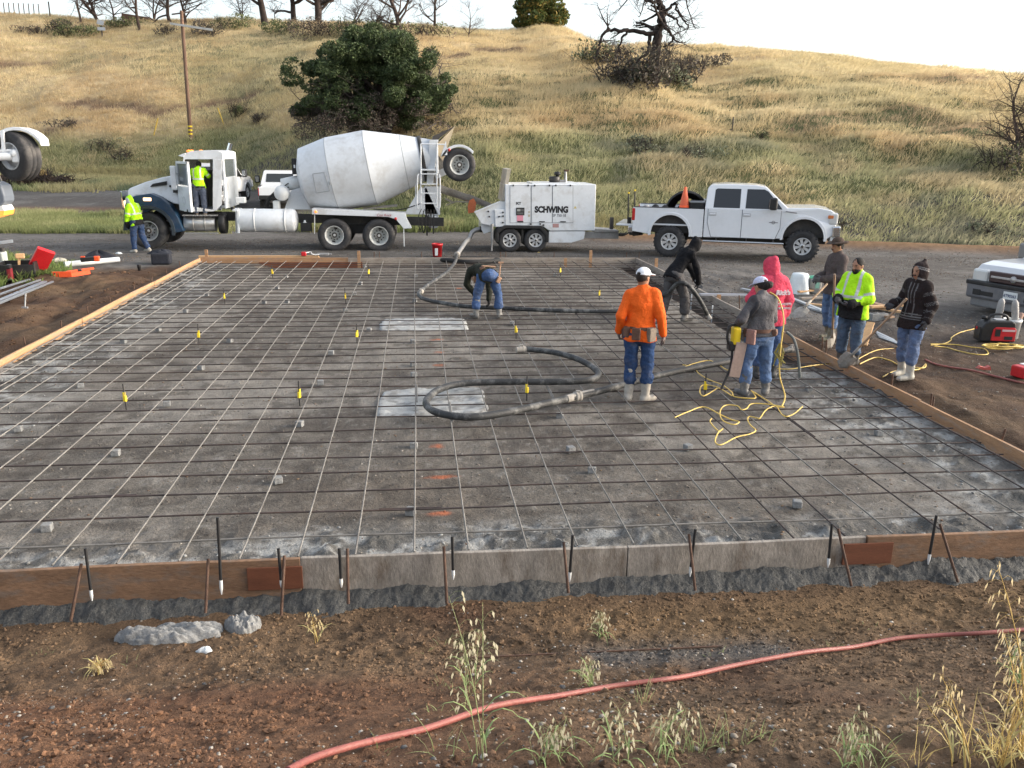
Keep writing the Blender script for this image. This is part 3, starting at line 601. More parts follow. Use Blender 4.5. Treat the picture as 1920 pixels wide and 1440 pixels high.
b_ = board('form_board', (-.95, 6.115, 0), (6.9, 6.14, 0), .04, .07, -.30, [nearmat, nearmat, near_left], 'long weathered grey near form board facing the camera, topped by a pale edge', [0, 2.6, 4.65, 7.85])
board('form_board', (-6.12, 6.09, 0), (-6.12, 24.7, 0), .04, .08, -.22, [left_wood], 'long orange form board along the left side with dark cement stains', [0, 4.8, 9.8, 14.2, 18.6])
board('form_board', (-6.1, 24.72, 0), (-2.0, 24.72, 0), .04, .09, -.14, [form_wood], 'red brown upper form board along the far edge at left')
board('form_board', (-2.0, 24.70, 0), (6.44, 24.68, 0), .04, .08, -.40, [grey_wood], 'pale grey form board along the far edge behind the bent over worker', [0, 3.1, 5.5, 8.44])
board('form_board', (6.46, 24.7, 0), (6.46, 6.12, 0), .04, .08, -.40, [grey_wood, grey_wood, form_wood, form_wood], 'long form board along the right side beside the striped hooded worker', [0, 5.2, 10.4, 14.8, 18.58])
m = MB(); a0 = aty(515, 510, 24.6); m.box((-3.05, 24.675, -.14), (2.9, .03, .2)); tag(m.build('form_board', red_wood, bev=.004), 'dark red brown lower plank under the far form board', 'form board', 'form boards round the slab')
m = MB(); m.box((-4.6, 25.35, .02), (3.4, .10, .09)); m.box((-4.5, 25.5, -.01), (3.2, .09, .05)); tag(m.build('lumber', new_wood, bev=.004), 'pale planks lying just behind the far left corner of the form', 'lumber')
for (x0, x1, lab) in ((463, 567, 'rust brown plywood patch on the near form, left of centre'), (1578, 1669, 'rust brown plywood patch on the near form, at right')):
    A = aty(x0, 1075, 6.08); B = aty(x1, 1075, 6.08); m = MB(); m.box(((A.x + B.x)/2, 6.08 + .0033*(A.x + 2), -.075), (B.x - A.x, .018, .19))
    tag(m.build('plywood_patch', red_wood, bev=.003), lab, 'plywood', 'plywood patches on the near form')
# concrete leaked along the foot of the near form: heap following the board
def slop(name, y0, y1, xs_, hfun, mat, label, cat):
    X, Y = np.meshgrid(xs_, np.linspace(y0, y1, 24)); T = (Y - y0)/(y1 - y0)
    Z = ground_z(X, Y); Hh = hfun(X, Y, T); Z2 = np.maximum(Z - .02, Z + Hh)
    V = np.stack([X, Y, Z2], -1).reshape(-1, 3); nx, ny = len(xs_), 24
    i = (np.arange(ny - 1)[:, None]*nx + np.arange(nx - 1)[None]).ravel()
    return tag(npmesh(name, V, np.stack([i, i + 1, i + nx + 1, i + nx], 1), mat), label, cat)
slop('leaked_concrete', 5.80, 6.10, np.arange(-6, 7, .013), lambda X, Y, T: (.13*T**1.1 - .045) + (fbm(X, Y, 2.5, 4, 161) - .5)*.12 + (fbm(X, Y, 13, 5, 162, .72) - .5)*.065 - .05*ss(.4, .7, fbm(X, Y*0, .7, 2, 163))*(1 - T), wet_concrete, 'dark grey wet concrete slumped along the foot of the near form', 'concrete')
def lump(px, py, rx, ry, h, seed, label, mat=concrete):
    c = gpt(px, py); n = 64; A = []; fs = []
    X, Y = np.meshgrid(np.linspace(-1.25, 1.25, n), np.linspace(-1.25, 1.25, n)); r = np.sqrt(X*X + Y*Y) + (fbm(X, Y, 1.5, 3, seed) - .5)*.7
    wx, wy = c.x + X*rx, c.y + Y*ry; Hh = np.sqrt(np.clip(1 - r*r, 0, 1))*h*(.35 + 1.2*fbm(X, Y, 1.7, 3, seed + 2)) + (fbm(X, Y, 5, 4, seed + 1, .65) - .5)*h*.9*(r < 1) - .03*(r >= 1)
    V = np.stack([wx, wy, ground_z(wx, wy) + Hh], -1).reshape(-1, 3) - np.array(c)[None]; i = (np.arange(n - 1)[:, None]*n + np.arange(n - 1)[None]).ravel()
    o = npmesh('concrete_lump', V, np.stack([i, i + 1, i + n + 1, i + n], 1), mat); o.location = c
    return tag(o, label, 'concrete', 'dumped concrete lumps')
lump(320, 1198, .38, .11, .09, 171, 'long pale grey lump of dumped concrete on the dirt at left')
lump(458, 1176, .13, .10, .09, 181, 'small pale grey concrete lump right of the long one')
# poured footings in the middle of the base
def footing(x0, x1, y0, y1, seed, label):
    n = 60; X, Y = np.meshgrid(np.linspace(-1.12, 1.12, n), np.linspace(-1.12, 1.12, n)); cx, cy = (x0 + x1)/2, (y0 + y1)/2; wx, wy = cx + X*(x1 - x0)/2, cy + Y*(y1 - y0)/2
    d = np.maximum(abs(X), abs(Y)); d = .55*d + .45*(X**6 + Y**6)**(1/6.) + (fbm(X, Y, 2.3, 3, seed) - .5)*.14
    H_ = .065*ss(1.0, .95, d) - .03 + (fbm(X, Y, 3.5, 4, seed + 1) - .5)*.05 + (fbm(X, Y, 12, 2, seed + 3) - .5)*.018
    C = np.empty(X.shape + (3,)); C[:] = (.37, .375, .365); C = mixc(C, (.17, .165, .155), ss(.48, .68, fbm(X*1.3, Y*1.3, 3.2, 5, seed + 2, .68))*.75)
    V = np.stack([wx, wy, -.085 + H_], -1).reshape(-1, 3); i = (np.arange(n - 1)[:, None]*n + np.arange(n - 1)[None]).ravel()
    return tag(npmesh('concrete_footing', V, np.stack([i, i + 1, i + n + 1, i + n], 1), padmat, C.reshape(-1, 3)), label, 'footing', 'poured concrete footings')
padmat = M('padmat', rough=.9, attr=True, var=.15, vs=6, bump=.6, bs=30, spec=.2)
footing(-.57, .88, 10.15, 11.35, 191, 'pale rough concrete footing under the looped hose')
footing(-.75, .92, 15.3, 16.35, 195, 'pale concrete footing behind the looped hose, nearer the bent over worker')

# ------------------------------------------------------------------ rebar mat
mat_root = empty('rebar_mat', (0, 15.4, 0), 'wired grid of dark and pale steel bars covering the whole base', 'rebar mat')
S_ = .457; rr_ = random.Random(5)
def bar(a, b, r, mt, sag):
    m = MB(); n = 22; ph = rr_.uniform(0, 6.28); pts = []; off = Vector((0, 15.4, 0)); kx, ky = rr_.uniform(-.012, .012), rr_.uniform(.5, 1.1)
    for k in range(n + 1):
        t = k/n; p = a.lerp(b, t); wv = .012*math.sin(t*9*ky + ph) + kx*math.sin(t*3.1); d = (b - a).normalized()
        pts.append(p + Vector((-d.y, d.x, 0))*wv + Vector((0, 0, sag*math.sin(t*23 + ph))) - off)
    m.tube(pts, r, 6)
    if rr_.random() < .6: t0 = rr_.randint(3, 17); m.tube([p + Vector((.018, .018, .004)) for p in pts[t0:t0 + 2]], r, 6)
    return m.build('bar', mt, mat_root)
for j in range(0, 40):
    y = 6.71 + j*S_ + rr_.uniform(-.02, .02) - (.10 if j == 0 else 0)
    if y > 24.5: break
    bar(Vector((-6.05, y, 0)), Vector((6.36, y + rr_.uniform(-.02, .02), 0)), .0085, rebar_dark if j else rebar_light, .005)
for i in range(-13, 14):
    x = -.083 + i*S_ + rr_.uniform(-.015, .015)
    bar(Vector((x, 6.25, .019)), Vector((x + rr_.uniform(-.03, .03), 24.5, .019)), .0080, rebar_light if i < 7 else (rebar_dark if i % 3 else rebar_light), .004)
for x in (-5.86, -5.45, 6.22): bar(Vector((x, 6.3, .02)), Vector((x, 24.4, .02)), .010, rebar_light if x < 0 else rebar_dark, .003)
# short vertical dowels in the right trench
for i, y in enumerate((19.8, 18.3, 16.9, 15.5, 14.2)):
    m = MB(); m.tube([(0, 0, -.3), (0, 0, .06)], .014, 8); o = m.build('white_stake', white_plastic); o.location = (6.1, y, 0); tag(o, 'white stake %s the right form trench' % ('standing in' ), 'stake', 'white stakes in the right trench')
for o in [x for x in bpy.data.objects if x.name.startswith('white_stake')]: o['label'] = 'short white stake standing in the trench along the right form'

# concrete spacer blocks under the bars
dob = [(151, 722), (34, 803), (217, 848), (88, 988), (313, 756), (377, 689), (521, 899), (775, 640), (775, 682), (776, 702), (776, 834), (621, 661), (562, 794), (601, 717), (431, 638), (297, 617), (348, 583), (232, 640), (448, 490), (537, 518), (539, 565), (496, 566), (520, 539), (388, 552), (676, 531), (665, 550), (780, 517), (778, 563), (692, 618), (960, 606), (1041, 515), (1050, 779), (1070, 842), (1290, 838), (1517, 729), (1648, 811), (1495, 944), (770, 958), (1340, 720), (1110, 880), (648, 580), (684, 499)]
bl = MB(); bl.box((0, 0, .035), (.085, .085, .07), bev=.008); proto = bl.build('spacer_block', concrete); first = True
wht = {(297, 617), (348, 583), (448, 490), (232, 640)}
for i, (px, py) in enumerate(dob):
    p = atz(px, py, -.045); o = proto if first else dup(proto); first = False
    o.location = (p.x, p.y, -.082); o.rotation_euler = (0, 0, random.uniform(-.4, .4)); tag(o, 'small grey concrete spacer block under the rebar', 'spacer block', 'concrete spacer blocks under the rebar')
# level stakes with yellow tags
tags_ = [(421, 557), (372, 629), (235, 748), (561, 741), (648, 557), (669, 628), (968, 620), (988, 732), (1124, 551), (1242, 603), (1323, 726), (511, 511), (691, 511), (1051, 508)]
yel = M('yellow_tag', (.75, .55, .03), .5)
def level_stake():
    r = empty('level_stake', (0, 0, 0), 'x', 'stake', 'tagged level stakes on the base')
    m = MB(); m.tube([(0, 0, 0), (0, 0, .34)], .009, 8); m.build('rod', dark_steel, r)
    m = MB(); m.box((0, 0, .15), (.045, .03, .08), bev=.006); m.box((.006, .0, .21), (.025, .024, .04)); m.build('tag', yel, r); return r
ps = level_stake(); first = True
for px, py in tags_:
    p = atz(px, py, .06); o = ps if first else dup(ps); first = False; o.location = (p.x, p.y, -.085); o.rotation_euler = (random.uniform(-.05, .05), random.uniform(-.05, .05), random.uniform(0, 3)); o['label'] = 'thin level stake with a bright yellow tag standing in the rebar grid'
# black stakes with white tips and rusty pins along the near form
bs_ = [(160, 1028, 172, 1120), (408, 970, 415, 1108), (522, 1028, 528, 1098), (636, 1028, 640, 1095), (848, 1006, 850, 1080), (1074, 1003, 1068, 1085), (1304, 992, 1294, 1075), (1560, 982, 1553, 1058), (1756, 966, 1741, 1052)]
for (x0, y0, x1, y1) in bs_:
    A = aty(x0, y0, 6.04); B = aty(x1, y1, 6.00); r = empty('form_stake', B, 'black stake with a white tip on the face of the near form', 'stake', 'black stakes with white tips along the near form')
    d = (A - B); m = MB(); m.tube([d*.15, d], .012, 8); m.build('shaft', black_plastic, r); m = MB(); m.tube([(0, 0, -.03), d*.04, d*.15], [.004, .013, .0132], 8); m.build('tip', white_plastic, r)
for (x0, y0, x1, y1) in ((152, 1052, 132, 1160), (390, 1043, 385, 1145), (533, 1037, 527, 1150), (651, 1024, 653, 1128), (832, 1020, 838, 1128), (1057, 1012, 1066, 1108), (1292, 997, 1304, 1103), (1572, 987, 1597, 1095), (1763, 978, 1797, 1088)):
    A = aty(x0, y0, 6.045); B = aty(x1, y1, 5.86); m = MB(); m.tube([(B - A)*0, (A - B)], .012, 8); o = m.build('steel_pin', rust); o.location = B + Vector((0, 0, -.02)); tag(o, 'rusty steel pin leaning on the near form', 'pin', 'rusty pins along the near form')
for i in range(12):
    y = 8.6 + i*1.32; x = -6.22; m = MB(); m.tube([(0, 0, -.3), (random.uniform(-.05, .03), random.uniform(-.04, .04), .10 + random.uniform(0, .06))], .012, 6); o = m.build('steel_pin', rust); o.location = (x, y, .05); tag(o, 'short rusty pin outside the left form', 'pin', 'short pins along the left form')
for i, (px, py) in enumerate(((1748, 760), (1743, 765), (1870, 825), (1675, 720), (1545, 650), (1552, 655), (1390, 570), (1300, 525))):
    p = atz(px, py - 8, .1); m = MB(); m.tube([(0, 0, -.3), (random.uniform(-.06, .06), random.uniform(-.04, .04), .16)], .012, 6); o = m.build('steel_pin', rust); o.location = (max(p.x, 6.52), p.y, .03); tag(o, 'short rusty pin outside the right form', 'pin', 'short pins along the right form')
for (px, py, h_) in ((1060, 493, .34), (1107, 492, .55), (1210, 505, .5), (1207, 545, .3), (1343, 565, .35), (388, 488, .5), (673, 490, .5)):
    p = atz(px, py, 0.); x = p.x; y = min(p.y, 24.82); m = MB(); m.box((0, 0, h_/2 - .25), (.085, .04, h_)); m.add([(-.0425, -.02, -.25), (.0425, -.02, -.25), (.0425, .02, -.25), (-.0425, .02, -.25), (0, 0, -.36)], [(0, 1, 4), (1, 2, 4), (2, 3, 4), (3, 0, 4)]); o = m.build('wooden_stake', form_wood, bev=.003)
    o.location = (x if abs(x - 6.46) > .3 else 6.52, y if x < 6.3 else p.y, .05); tag(o, 'wooden stake bracing the form boards', 'stake', 'wooden stakes bracing the forms')
for px in (940, 950, 1042, 1180, 1204, 700, 710, 790): 
    p = atz(px, 484, .1); m = MB(); m.tube([(0, 0, -.25), (.01, 0, .16)], .011, 6); o = m.build('steel_pin', rust); o.location = (p.x, 24.82, .08); tag(o, 'short rusty pin outside the far form', 'pin', 'short pins along the far form')

# ------------------------------------------------------------------ hoses and cords on the base
def run(name, pts, r, mat, label, cat, k=6, n=10, root=None, wav=0.):
    P = [Vector(p) for p in pts]; b = P[0].copy(); m = MB(); sp = smooth_path(P, k)
    m.tube([p - b for p in sp], r, n); o = m.build(name, mat, root)
    if root: o.location = b - root.location
    else: o.location = b; tag(o, label, cat)
    return o
hose_rub = M('hose_rubber', (.028, .029, .030), .6, var=.3, vs=3, dirt=(.22, .22, .21), damt=.85, dscale=4.5, bump=.4, bs=30)
def H(px, py, z=.065): return atz(px, py, z)
def clamp(c, d, root, r=.058):
    m = MB(); d = Vector(d).normalized(); c = Vector(c); m.lathe([(.044, -.05), (r, -.045), (r, -.012), (r - .01, 0), (r, .012), (r, .045), (.044, .05)], c, d, 16); m.box(c + Vector((0, 0, .06)), (.05, .05, .035)); return m.build('clamp', dusty_steel, root)
r1 = empty('pump_hose', H(855, 492, .1), 'thick dark hose from the pump past the bent over worker to the black hooded man', 'hose')
pth = [H(857, 478, .14), H(853, 492, .12), H(838, 510, .10), H(818, 524, .08), H(800, 536), H(789, 546), H(785, 551), H(790, 558), H(808, 564), H(835, 569), H(868, 574), H(900, 576), H(950, 578), H(1010, 581), H(1070, 583), H(1145, 584), H(1190, 580), H(1222, 568, .1), aty(1240, 556, 16.0)]
hx = atz(1326, 590, .06); pth += [aty(1256, 546, 15.9), aty(1271, 531, 15.75), aty(1288, 533, 15.7), aty(1305, 552, 15.7), aty(1318, 573, 15.75), hx]
run('hose', pth, .043, hose_rub, None, None, root=r1, n=12); L0 = r1.location
clamp(H(789, 547) - L0, (.4, 1, 0), r1); clamp(H(857, 478, .14) - L0, (0, 1, .2), r1)
m = MB(); e = hx - L0; m.tube([e, e + Vector((.05, -.05, -.09))], [.045, .05], 12); m.build('nozzle', dusty_steel, r1)
r2 = empty('pump_hose', H(968, 658), 'thick black hose curled in an S over the pale footing', 'hose')
pth = [H(985, 654), H(1012, 657), H(1045, 662), H(1080, 672), H(1108, 686), H(1122, 700), H(1112, 711), H(1080, 715), H(1030, 716), H(960, 716), H(900, 717), H(855, 721), H(822, 731), H(804, 745), H(799, 757), H(810, 769), H(838, 778), H(880, 782), H(930, 777), H(990, 765), H(1040, 753), H(1080, 744), H(1130, 732), H(1185, 717), H(1240, 703), H(1300, 690), H(1350, 681), H(1400, 671), H(1450, 662), H(1485, 655)]
run('hose', pth, .046, hose_rub, None, None, root=r2, n=12, k=5); L0 = r2.location
clamp(H(1083, 743) - L0, (1, .35, 0), r2, .066); clamp(H(978, 655) - L0, (1, 0, 0), r2, .06); clamp(H(1485, 655) - L0, (1, .2, 0), r2, .06)
m = MB(); m.tube([H(1062, 748) - L0, H(1090, 741) - L0, H(1112, 736) - L0], .052, 12); m.tube([H(968, 656) - L0, H(986, 655) - L0], .05, 12); m.build('coupling', dusty_steel, r2)
# spare hose on the gravel behind the far form
run('spare_hose', [H(815, 486, .02), H(840, 488, .02), H(870, 491, .02), H(905, 491, .02), H(935, 488, .02), H(900, 485, .03), H(850, 485, .03)], .07, black_rubber, 'flat black hose lying behind the far form near the red bucket', 'hose')
# foreground red hose
pts = [(540, 1460), (600, 1436), (700, 1405), (800, 1376), (900, 1348), (960, 1333), (1050, 1314), (1150, 1295), (1250, 1281), (1300, 1275), (1380, 1254), (1450, 1240), (1520, 1228), (1600, 1218), (1680, 1204), (1760, 1197), (1840, 1193), (1960, 1184), (2120, 1178), (2300, 1160), (2500, 1150)]
run('red_hose', [gpt(x, y, .026) for x, y in pts], .0150, red_hose, 'faded red hose lying across the dirt in the foreground', 'hose', n=12)
pts = [(1735, 676), (1752, 684), (1780, 690), (1820, 696), (1860, 706), (1900, 716), (1940, 727)]
run('red_hose', [gpt(x, y, .015) for x, y in pts], .016, red_hose, 'dull red hose on the gravel right of the striped hooded worker', 'hose')
# yellow cords
def C_(px, py, z=.03): return atz(px, py, z) if atz(px, py, z).x < 6.4 else gpt(px, py, .012)
yc = [[(1280, 684), (1300, 688), (1310, 700), (1330, 712), (1355, 722), (1372, 735), (1378, 744), (1413, 747), (1416, 742), (1408, 732)],
      [(1345, 728), (1325, 740), (1317, 742), (1312, 734), (1318, 722), (1345, 726), (1372, 742)],
      [(1408, 732), (1440, 752), (1455, 762), (1470, 763), (1440, 758), (1410, 757), (1400, 766), (1390, 768), (1382, 761), (1360, 760), (1350, 772), (1355, 788), (1375, 796), (1386, 791), (1372, 787), (1350, 777), (1320, 763), (1290, 772), (1265, 783)],
      [(1505, 762), (1490, 775), (1475, 781), (1465, 776), (1455, 762), (1437, 768), (1425, 784), (1420, 784), (1405, 781), (1402, 788), (1408, 798), (1417, 807), (1405, 814), (1380, 820), (1352, 834), (1341, 828), (1346, 812), (1355, 804), (1347, 808), (1332, 792), (1334, 785)],
      [(1280, 690), (1300, 682), (1330, 676), (1350, 686), (1368, 694), (1400, 686), (1440, 690), (1480, 692), (1520, 686), (1570, 682), (1600, 684), (1605, 678), (1622, 668), (1650, 658), (1700, 653)],
      [(1612, 684), (1640, 672), (1665, 676), (1690, 686), (1730, 692), (1735, 684), (1722, 694), (1680, 697), (1655, 708)],
      [(1745, 646), (1790, 648), (1820, 652), (1845, 655), (1852, 665), (1830, 666), (1800, 660), (1775, 653), (1752, 650)],
      [(1745, 648), (1770, 646), (1783, 640), (1784, 634), (1800, 624), (1830, 617), (1838, 617)]]
lab = ['yellow cord running past the grey shirted worker over the hose', 'small yellow cord loop beside a tagged stake', 'yellow cord tangle on the rebar, its left half', 'longest yellow cord tangle on the rebar, reaching nearest the camera', 'yellow cord crossing the right form under the shovels', 'yellow cord looping behind the striped hooded worker boots', 'yellow cord lying left of the coiled cord', 'yellow cord plugged into the red generator']
for q, l in zip(yc, lab): run('extension_cord', [C_(*p) for p in q], .0078 if q[0][0] < 1600 else .0095, yellow_cord, l, 'cord', n=6)
rr2 = random.Random(3); cc = gpt(1880, 655, .02); pts = []
for k in range(44):
    a = k*.78; f = .9 + .25*math.sin(k*1.7); pts.append(cc + Vector((.34*math.cos(a)*f + (.12 if k % 9 == 0 else 0), .13*math.sin(a)*f, .012 + .05*rr2.random())))
run('extension_cord', pts, .011, yellow_cord, 'coiled yellow cord heaped in front of the red generator', 'cord', n=6, k=4)
run('vibrator_hose', [aty(1474, 622, 11.5), aty(1487, 634, 11.45), aty(1494, 655, 11.4), aty(1498, 682, 11.4), atz(1500, 708, .0)], .021, M('vib_grey', (.14, .15, .14), .6, var=.2), 'grey vibrator hose hanging from the red hooded man hand into the rebar', 'hose', n=10)
# ------------------------------------------------------------------ vehicles: shared builders
def wheel(root, c, r, wd, rim_r, style, side=-1, rimmat=None, name='wheel', yaw=0.):
    """tyre (part) with its rim (sub-part); side -1: outer face looks to -y"""
    c = Vector(c); ax = Vector((math.sin(yaw)*side*-1, side*math.cos(yaw), 0)); m = MB(); h = wd/2
    m.lathe([(rim_r*.98, -h*.8), (rim_r*1.04, -h*.95), (r*.82, -h*1.02), (r*.95, -h*.93), (r, -h*.72), (r, -h*.3), (r*.985, -h*.28), (r*.985, -h*.2), (r, -h*.18), (r, h*.18), (r*.985, h*.2), (r*.985, h*.28), (r, h*.3), (r, h*.72), (r*.95, h*.93), (r*.82, h*1.02), (rim_r*1.04, h*.95), (rim_r*.98, h*.8)], (0, 0, 0), ax, 40)
    if style == 'mud':
        for k in range(26):
            a = 2*math.pi*k/26; u = ax.orthogonal().normalized(); v = ax.cross(u); d = u*math.cos(a) + v*math.sin(a); t = ax.cross(d)
            for s in (-1, 1): m.box(d*(r*.985) + ax*(s*h*.72), (.05, h*.55, .05), 0, Matrix((t, ax, d)).transposed())
    o = m.build(name, rubber, root); o.location = c
    m = MB(); R_ = rim_r
    if style == 'truck':      # dished steel disc with hand holes and studs
        m.lathe([(R_, -h*.75), (R_*1.03, h*.93), (R_*.97, h*.95), (R_*.9, h*.55), (R_*.80, h*.15), (R_*.62, -.02), (R_*.34, .0), (R_*.34, .10), (R_*.28, .13), (0, .14)], (0, 0, 0), ax, 36)
        u = ax.orthogonal().normalized(); v = ax.cross(u)
        for k in range(10):
            a = 2*math.pi*k/10; d = u*math.cos(a) + v*math.sin(a); m.tube([d*R_*.52, d*R_*.52 + ax*.045], .022, 6, 1)
        for a in (.6, 3.74): d = u*math.cos(a) + v*math.sin(a); t = ax.cross(d); m.box(d*R_*.72 + ax*.055, (.05, .10, .02), 1, Matrix((d, t, ax)).transposed())
        m.tube([ax*.05, ax*.135], R_*.30, 20, 1)
    elif style == 'inner':    # brake drum side
        m.lathe([(R_, -h*.75), (R_*1.03, h*.93), (R_*.93, h*.95), (R_*.9, h*.2), (R_*.75, h*.15), (R_*.72, h*.6), (R_*.3, h*.6), (R_*.28, h*1.1), (0, h*1.1)], (0, 0, 0), ax, 36)
    else:                     # spoked alloy
        ns = {'mud': 8, 'alloy': 5, 'trailer': 7}[style]
        m.lathe([(R_, -h*.7), (R_*1.03, h*.93), (R_*.95, h*.97), (R_*.86, h*.7), (R_*.86, -h*.2), (0, -h*.2)], (0, 0, 0), ax, 36)
        u = ax.orthogonal().normalized(); v = ax.cross(u)
        m.lathe([(R_*.845, -h*.18), (R_*.845, -h*.1), (0, -h*.1)], (0, 0, 0), ax, 24, 1)
        for k in range(ns):
            a = 2*math.pi*k/ns + .2; d = u*math.cos(a) + v*math.sin(a); t = ax.cross(d)
            q = [d*R_*.2 - t*R_*.10, d*R_*.88 - t*R_*.21, d*R_*.88 + t*R_*.21, d*R_*.2 + t*R_*.10]
            m.add([p + ax*h*.45 for p in q] + [p + ax*h*.78 for p in (q[0], q[1], q[2], q[3])], [(0, 1, 2, 3), (7, 6, 5, 4), (0, 4, 5, 1), (2, 6, 7, 3), (0, 3, 7, 4), (1, 5, 6, 2)])
        m.lathe([(R_*.3, h*.4), (R_*.3, h*.82), (R_*.2, h*.9), (0, h*.92)], (0, 0, 0), ax, 20)
        m.lathe([(R_*.15, h*.9), (R_*.15, h*.97), (0, h*.98)], (0, 0, 0), ax, 14, 1)
    m.build('rim', [rimmat or alloy, dark_steel], o)
    return o

class Px:
    """turns photo pixels at a given depth into points relative to a root"""
    def __init__(s, root, Y0): s.o = Vector(root.location); s.Y0 = Y0
    def __call__(s, px, py, dy=0.): return aty(px, py, s.Y0 + dy) - s.o
    def poly(s, pts, dy=0.): return [(q.x, q.z) for q in (s(a, b, dy) for a, b in pts)]
    def y(s, dy): return s.Y0 + dy - s.o.y
    def slab(s, m, pts, d0, d1, mi=0, inset=None):
        return m.prism(s.poly(pts, d0), s.y(d0), s.y(d1), mi, inset)

# ------------------------------------------------------------------ concrete mixer truck
mx = empty('mixer_truck', (-4.6, 28.8, GZ), 'white concrete mixer truck with teal front fender, chute over the trailer hopper', 'mixer truck')
Q = Px(mx, 27.6)
def cz(a, b): return (200 + a/4.8, 240 + b/4.8)        # second reading of the cab
m = MB()
for dy in (.78, 1.5): m.beam(Q(262, 420, dy), Q(300, 402, dy), .09, .26); m.beam(Q(300, 402, dy), Q(832, 416, dy), .09, .28)
for px in (330, 450, 560, 640, 720, 800): m.beam(Q(px, 412, .8), Q(px, 412, .8) + Vector((0, .75, 0)), .12, .2)
m.box(Q(668, 428, 1.15), (1.5, .5, .3)); m.box(Q(350, 395, 1.15), (1.5, 1.2, .5))
for px in (628, 711): m.tube([Q(px, 440, .3), Q(px, 440, 2.2)], .10, 12)
m.tube([Q(285, 434, .3), Q(285, 434, 2.2)], .08, 10)
m.build('chassis', dark_steel, mx)
for px, py in ((628, 440), (711, 441)):
    for dy in (.28, 2.2): wheel(mx, Q(px, py, dy if dy < 1 else 0) + (Vector((0, 0, 0)) if dy < 1 else Vector((0, 1.9, 0))), .525, .52, .295, 'truck', -1 if dy < 1 else 1, M('rim_white', (.55, .56, .54), .5, var=.1, dirt=(.3, .27, .23), damt=.5) if px == 628 and dy < 1 else alloy if dy > 1 else bpy.data.materials['rim_white'])
wheel(mx, Q(281, 432, .22), .565, .40, .30, 'truck', -1, alloy); wheel(mx, Q(281, 432, .22) + Vector((0, 1.95, 0)), .565, .40, .30, 'truck', 1, alloy)
# hood and cab
m = MB(); hood = [cz(*p) for p in ((185, 640), (182, 560), (200, 543), (330, 490), (480, 447), (590, 425), (640, 440), (660, 500), (660, 690), (600, 680), (520, 640), (400, 600), (260, 610))]
Q.slab(m, hood, .28, 2.0, inset=lambda x, z: .0 + .16*max(0, (z - 1.35))**1.0); m.build('hood', white_paint, mx, bev=.035)
m = MB(); Q.slab(m, [cz(*p) for p in ((390, 530), (415, 502), (537, 478), (537, 512))], .32, .40); m.build('hood_vent', black_plastic, mx)
m = MB(); m.box(Q(*cz(190, 640), 1.14), (.06, 1.2, .55), bev=.02); m.build('grille', chrome, mx)
cab_xl, cab_xr = 650, 1032
m = MB()
roof = [cz(*p) for p in ((690, 262), (700, 232), (760, 207), (900, 200), (1000, 205), (1032, 218), (1036, 285), (960, 282), (690, 282))]
Q.slab(m, roof, .15, 2.15); Q.slab(m, [cz(*p) for p in ((955, 280), (1036, 283), (1034, 690), (985, 742), (955, 742))], .14, .22)
Q.slab(m, [cz(*p) for p in ((650, 690), (985, 742), (955, 752), (700, 752), (660, 720))], .14, 2.1)
Q.slab(m, [cz(*p) for p in ((640, 440), (690, 280), (702, 280), (660, 440))], .15, .23); Q.slab(m, [cz(*p) for p in ((640, 440), (690, 280), (702, 280), (660, 440))], 2.08, 2.15)
Q.slab(m, [cz(*p) for p in ((648, 440), (700, 440), (765, 500), (765, 740), (655, 690))], .16, .24)
Q.slab(m, [cz(*p) for p in ((640, 470), (1032, 470), (1032, 740), (650, 690))], 2.06, 2.14); Q.slab(m, [cz(*p) for p in ((930, 280), (1032, 280), (1032, 480), (930, 480))], 2.06, 2.14)
p0, p1 = Q(*cz(1032, 215), .14), Q(*cz(1030, 740), .14)
def rearwall(mm, z0, z1, y0, y1, mi=0, dx=0., th=.05): mm.box((p0.x + dx, (y0 + y1)/2, (z0 + z1)/2), (th, y1 - y0, z1 - z0), mi)
ya, yb_ = Q.y(.15), Q.y(2.14); zt, zb0 = p0.z - .02, p1.z + .05
rearwall(m, zb0, zb0 + (zt - zb0)*.56, ya, yb_); rearwall(m, zb0 + (zt - zb0)*.88, zt, ya, yb_); rearwall(m, zb0 + (zt - zb0)*.56, zb0 + (zt - zb0)*.88, ya, ya + .22); rearwall(m, zb0 + (zt - zb0)*.56, zb0 + (zt - zb0)*.88, yb_ - .22, yb_)
m.build('cab', white_paint, mx, bev=.018)
m = MB(); rearwall(m, zb0 + (zt - zb0)*.56, zb0 + (zt - zb0)*.88, ya + .22, yb_ - .22, 0, -.01, .012); m.build('rear_window', cab_glass, mx)
m = MB(); m.box(Q(*cz(800, 800), 1.15) + Vector((0, 0, 1.0)), (1.0, 1.7, .06)); m.box(Q(*cz(890, 600), 1.15), (.5, 1.5, .55), bev=.05); m.box(Q(*cz(925, 480), 1.15), (.16, 1.4, .7), bev=.05); m.box(Q(*cz(700, 520), 1.1), (.25, 1.8, .35)); m.tube([Q(*cz(740, 500), .7) + Vector((.2*math.sin(a)*.3, .22*math.cos(a), .22*math.sin(a))) for a in [k*.45 for k in range(15)]], .016, 6); m.build('cab_interior', black_plastic, mx)
a, b = Q(*cz(641, 445), .2), Q(*cz(694, 284), .2); m = MB(); m.add([a, b, b + Vector((0, 1.9, 0)), a + Vector((0, 1.9, 0))], [(0, 1, 2, 3)]); m.build('windshield', cab_glass, mx)
m = MB(); Q.slab(m, [cz(*p) for p in ((640, 250), (700, 225), (712, 232), (690, 262))], .12, 2.15); m.build('sun_visor', white_paint, mx, bev=.01)
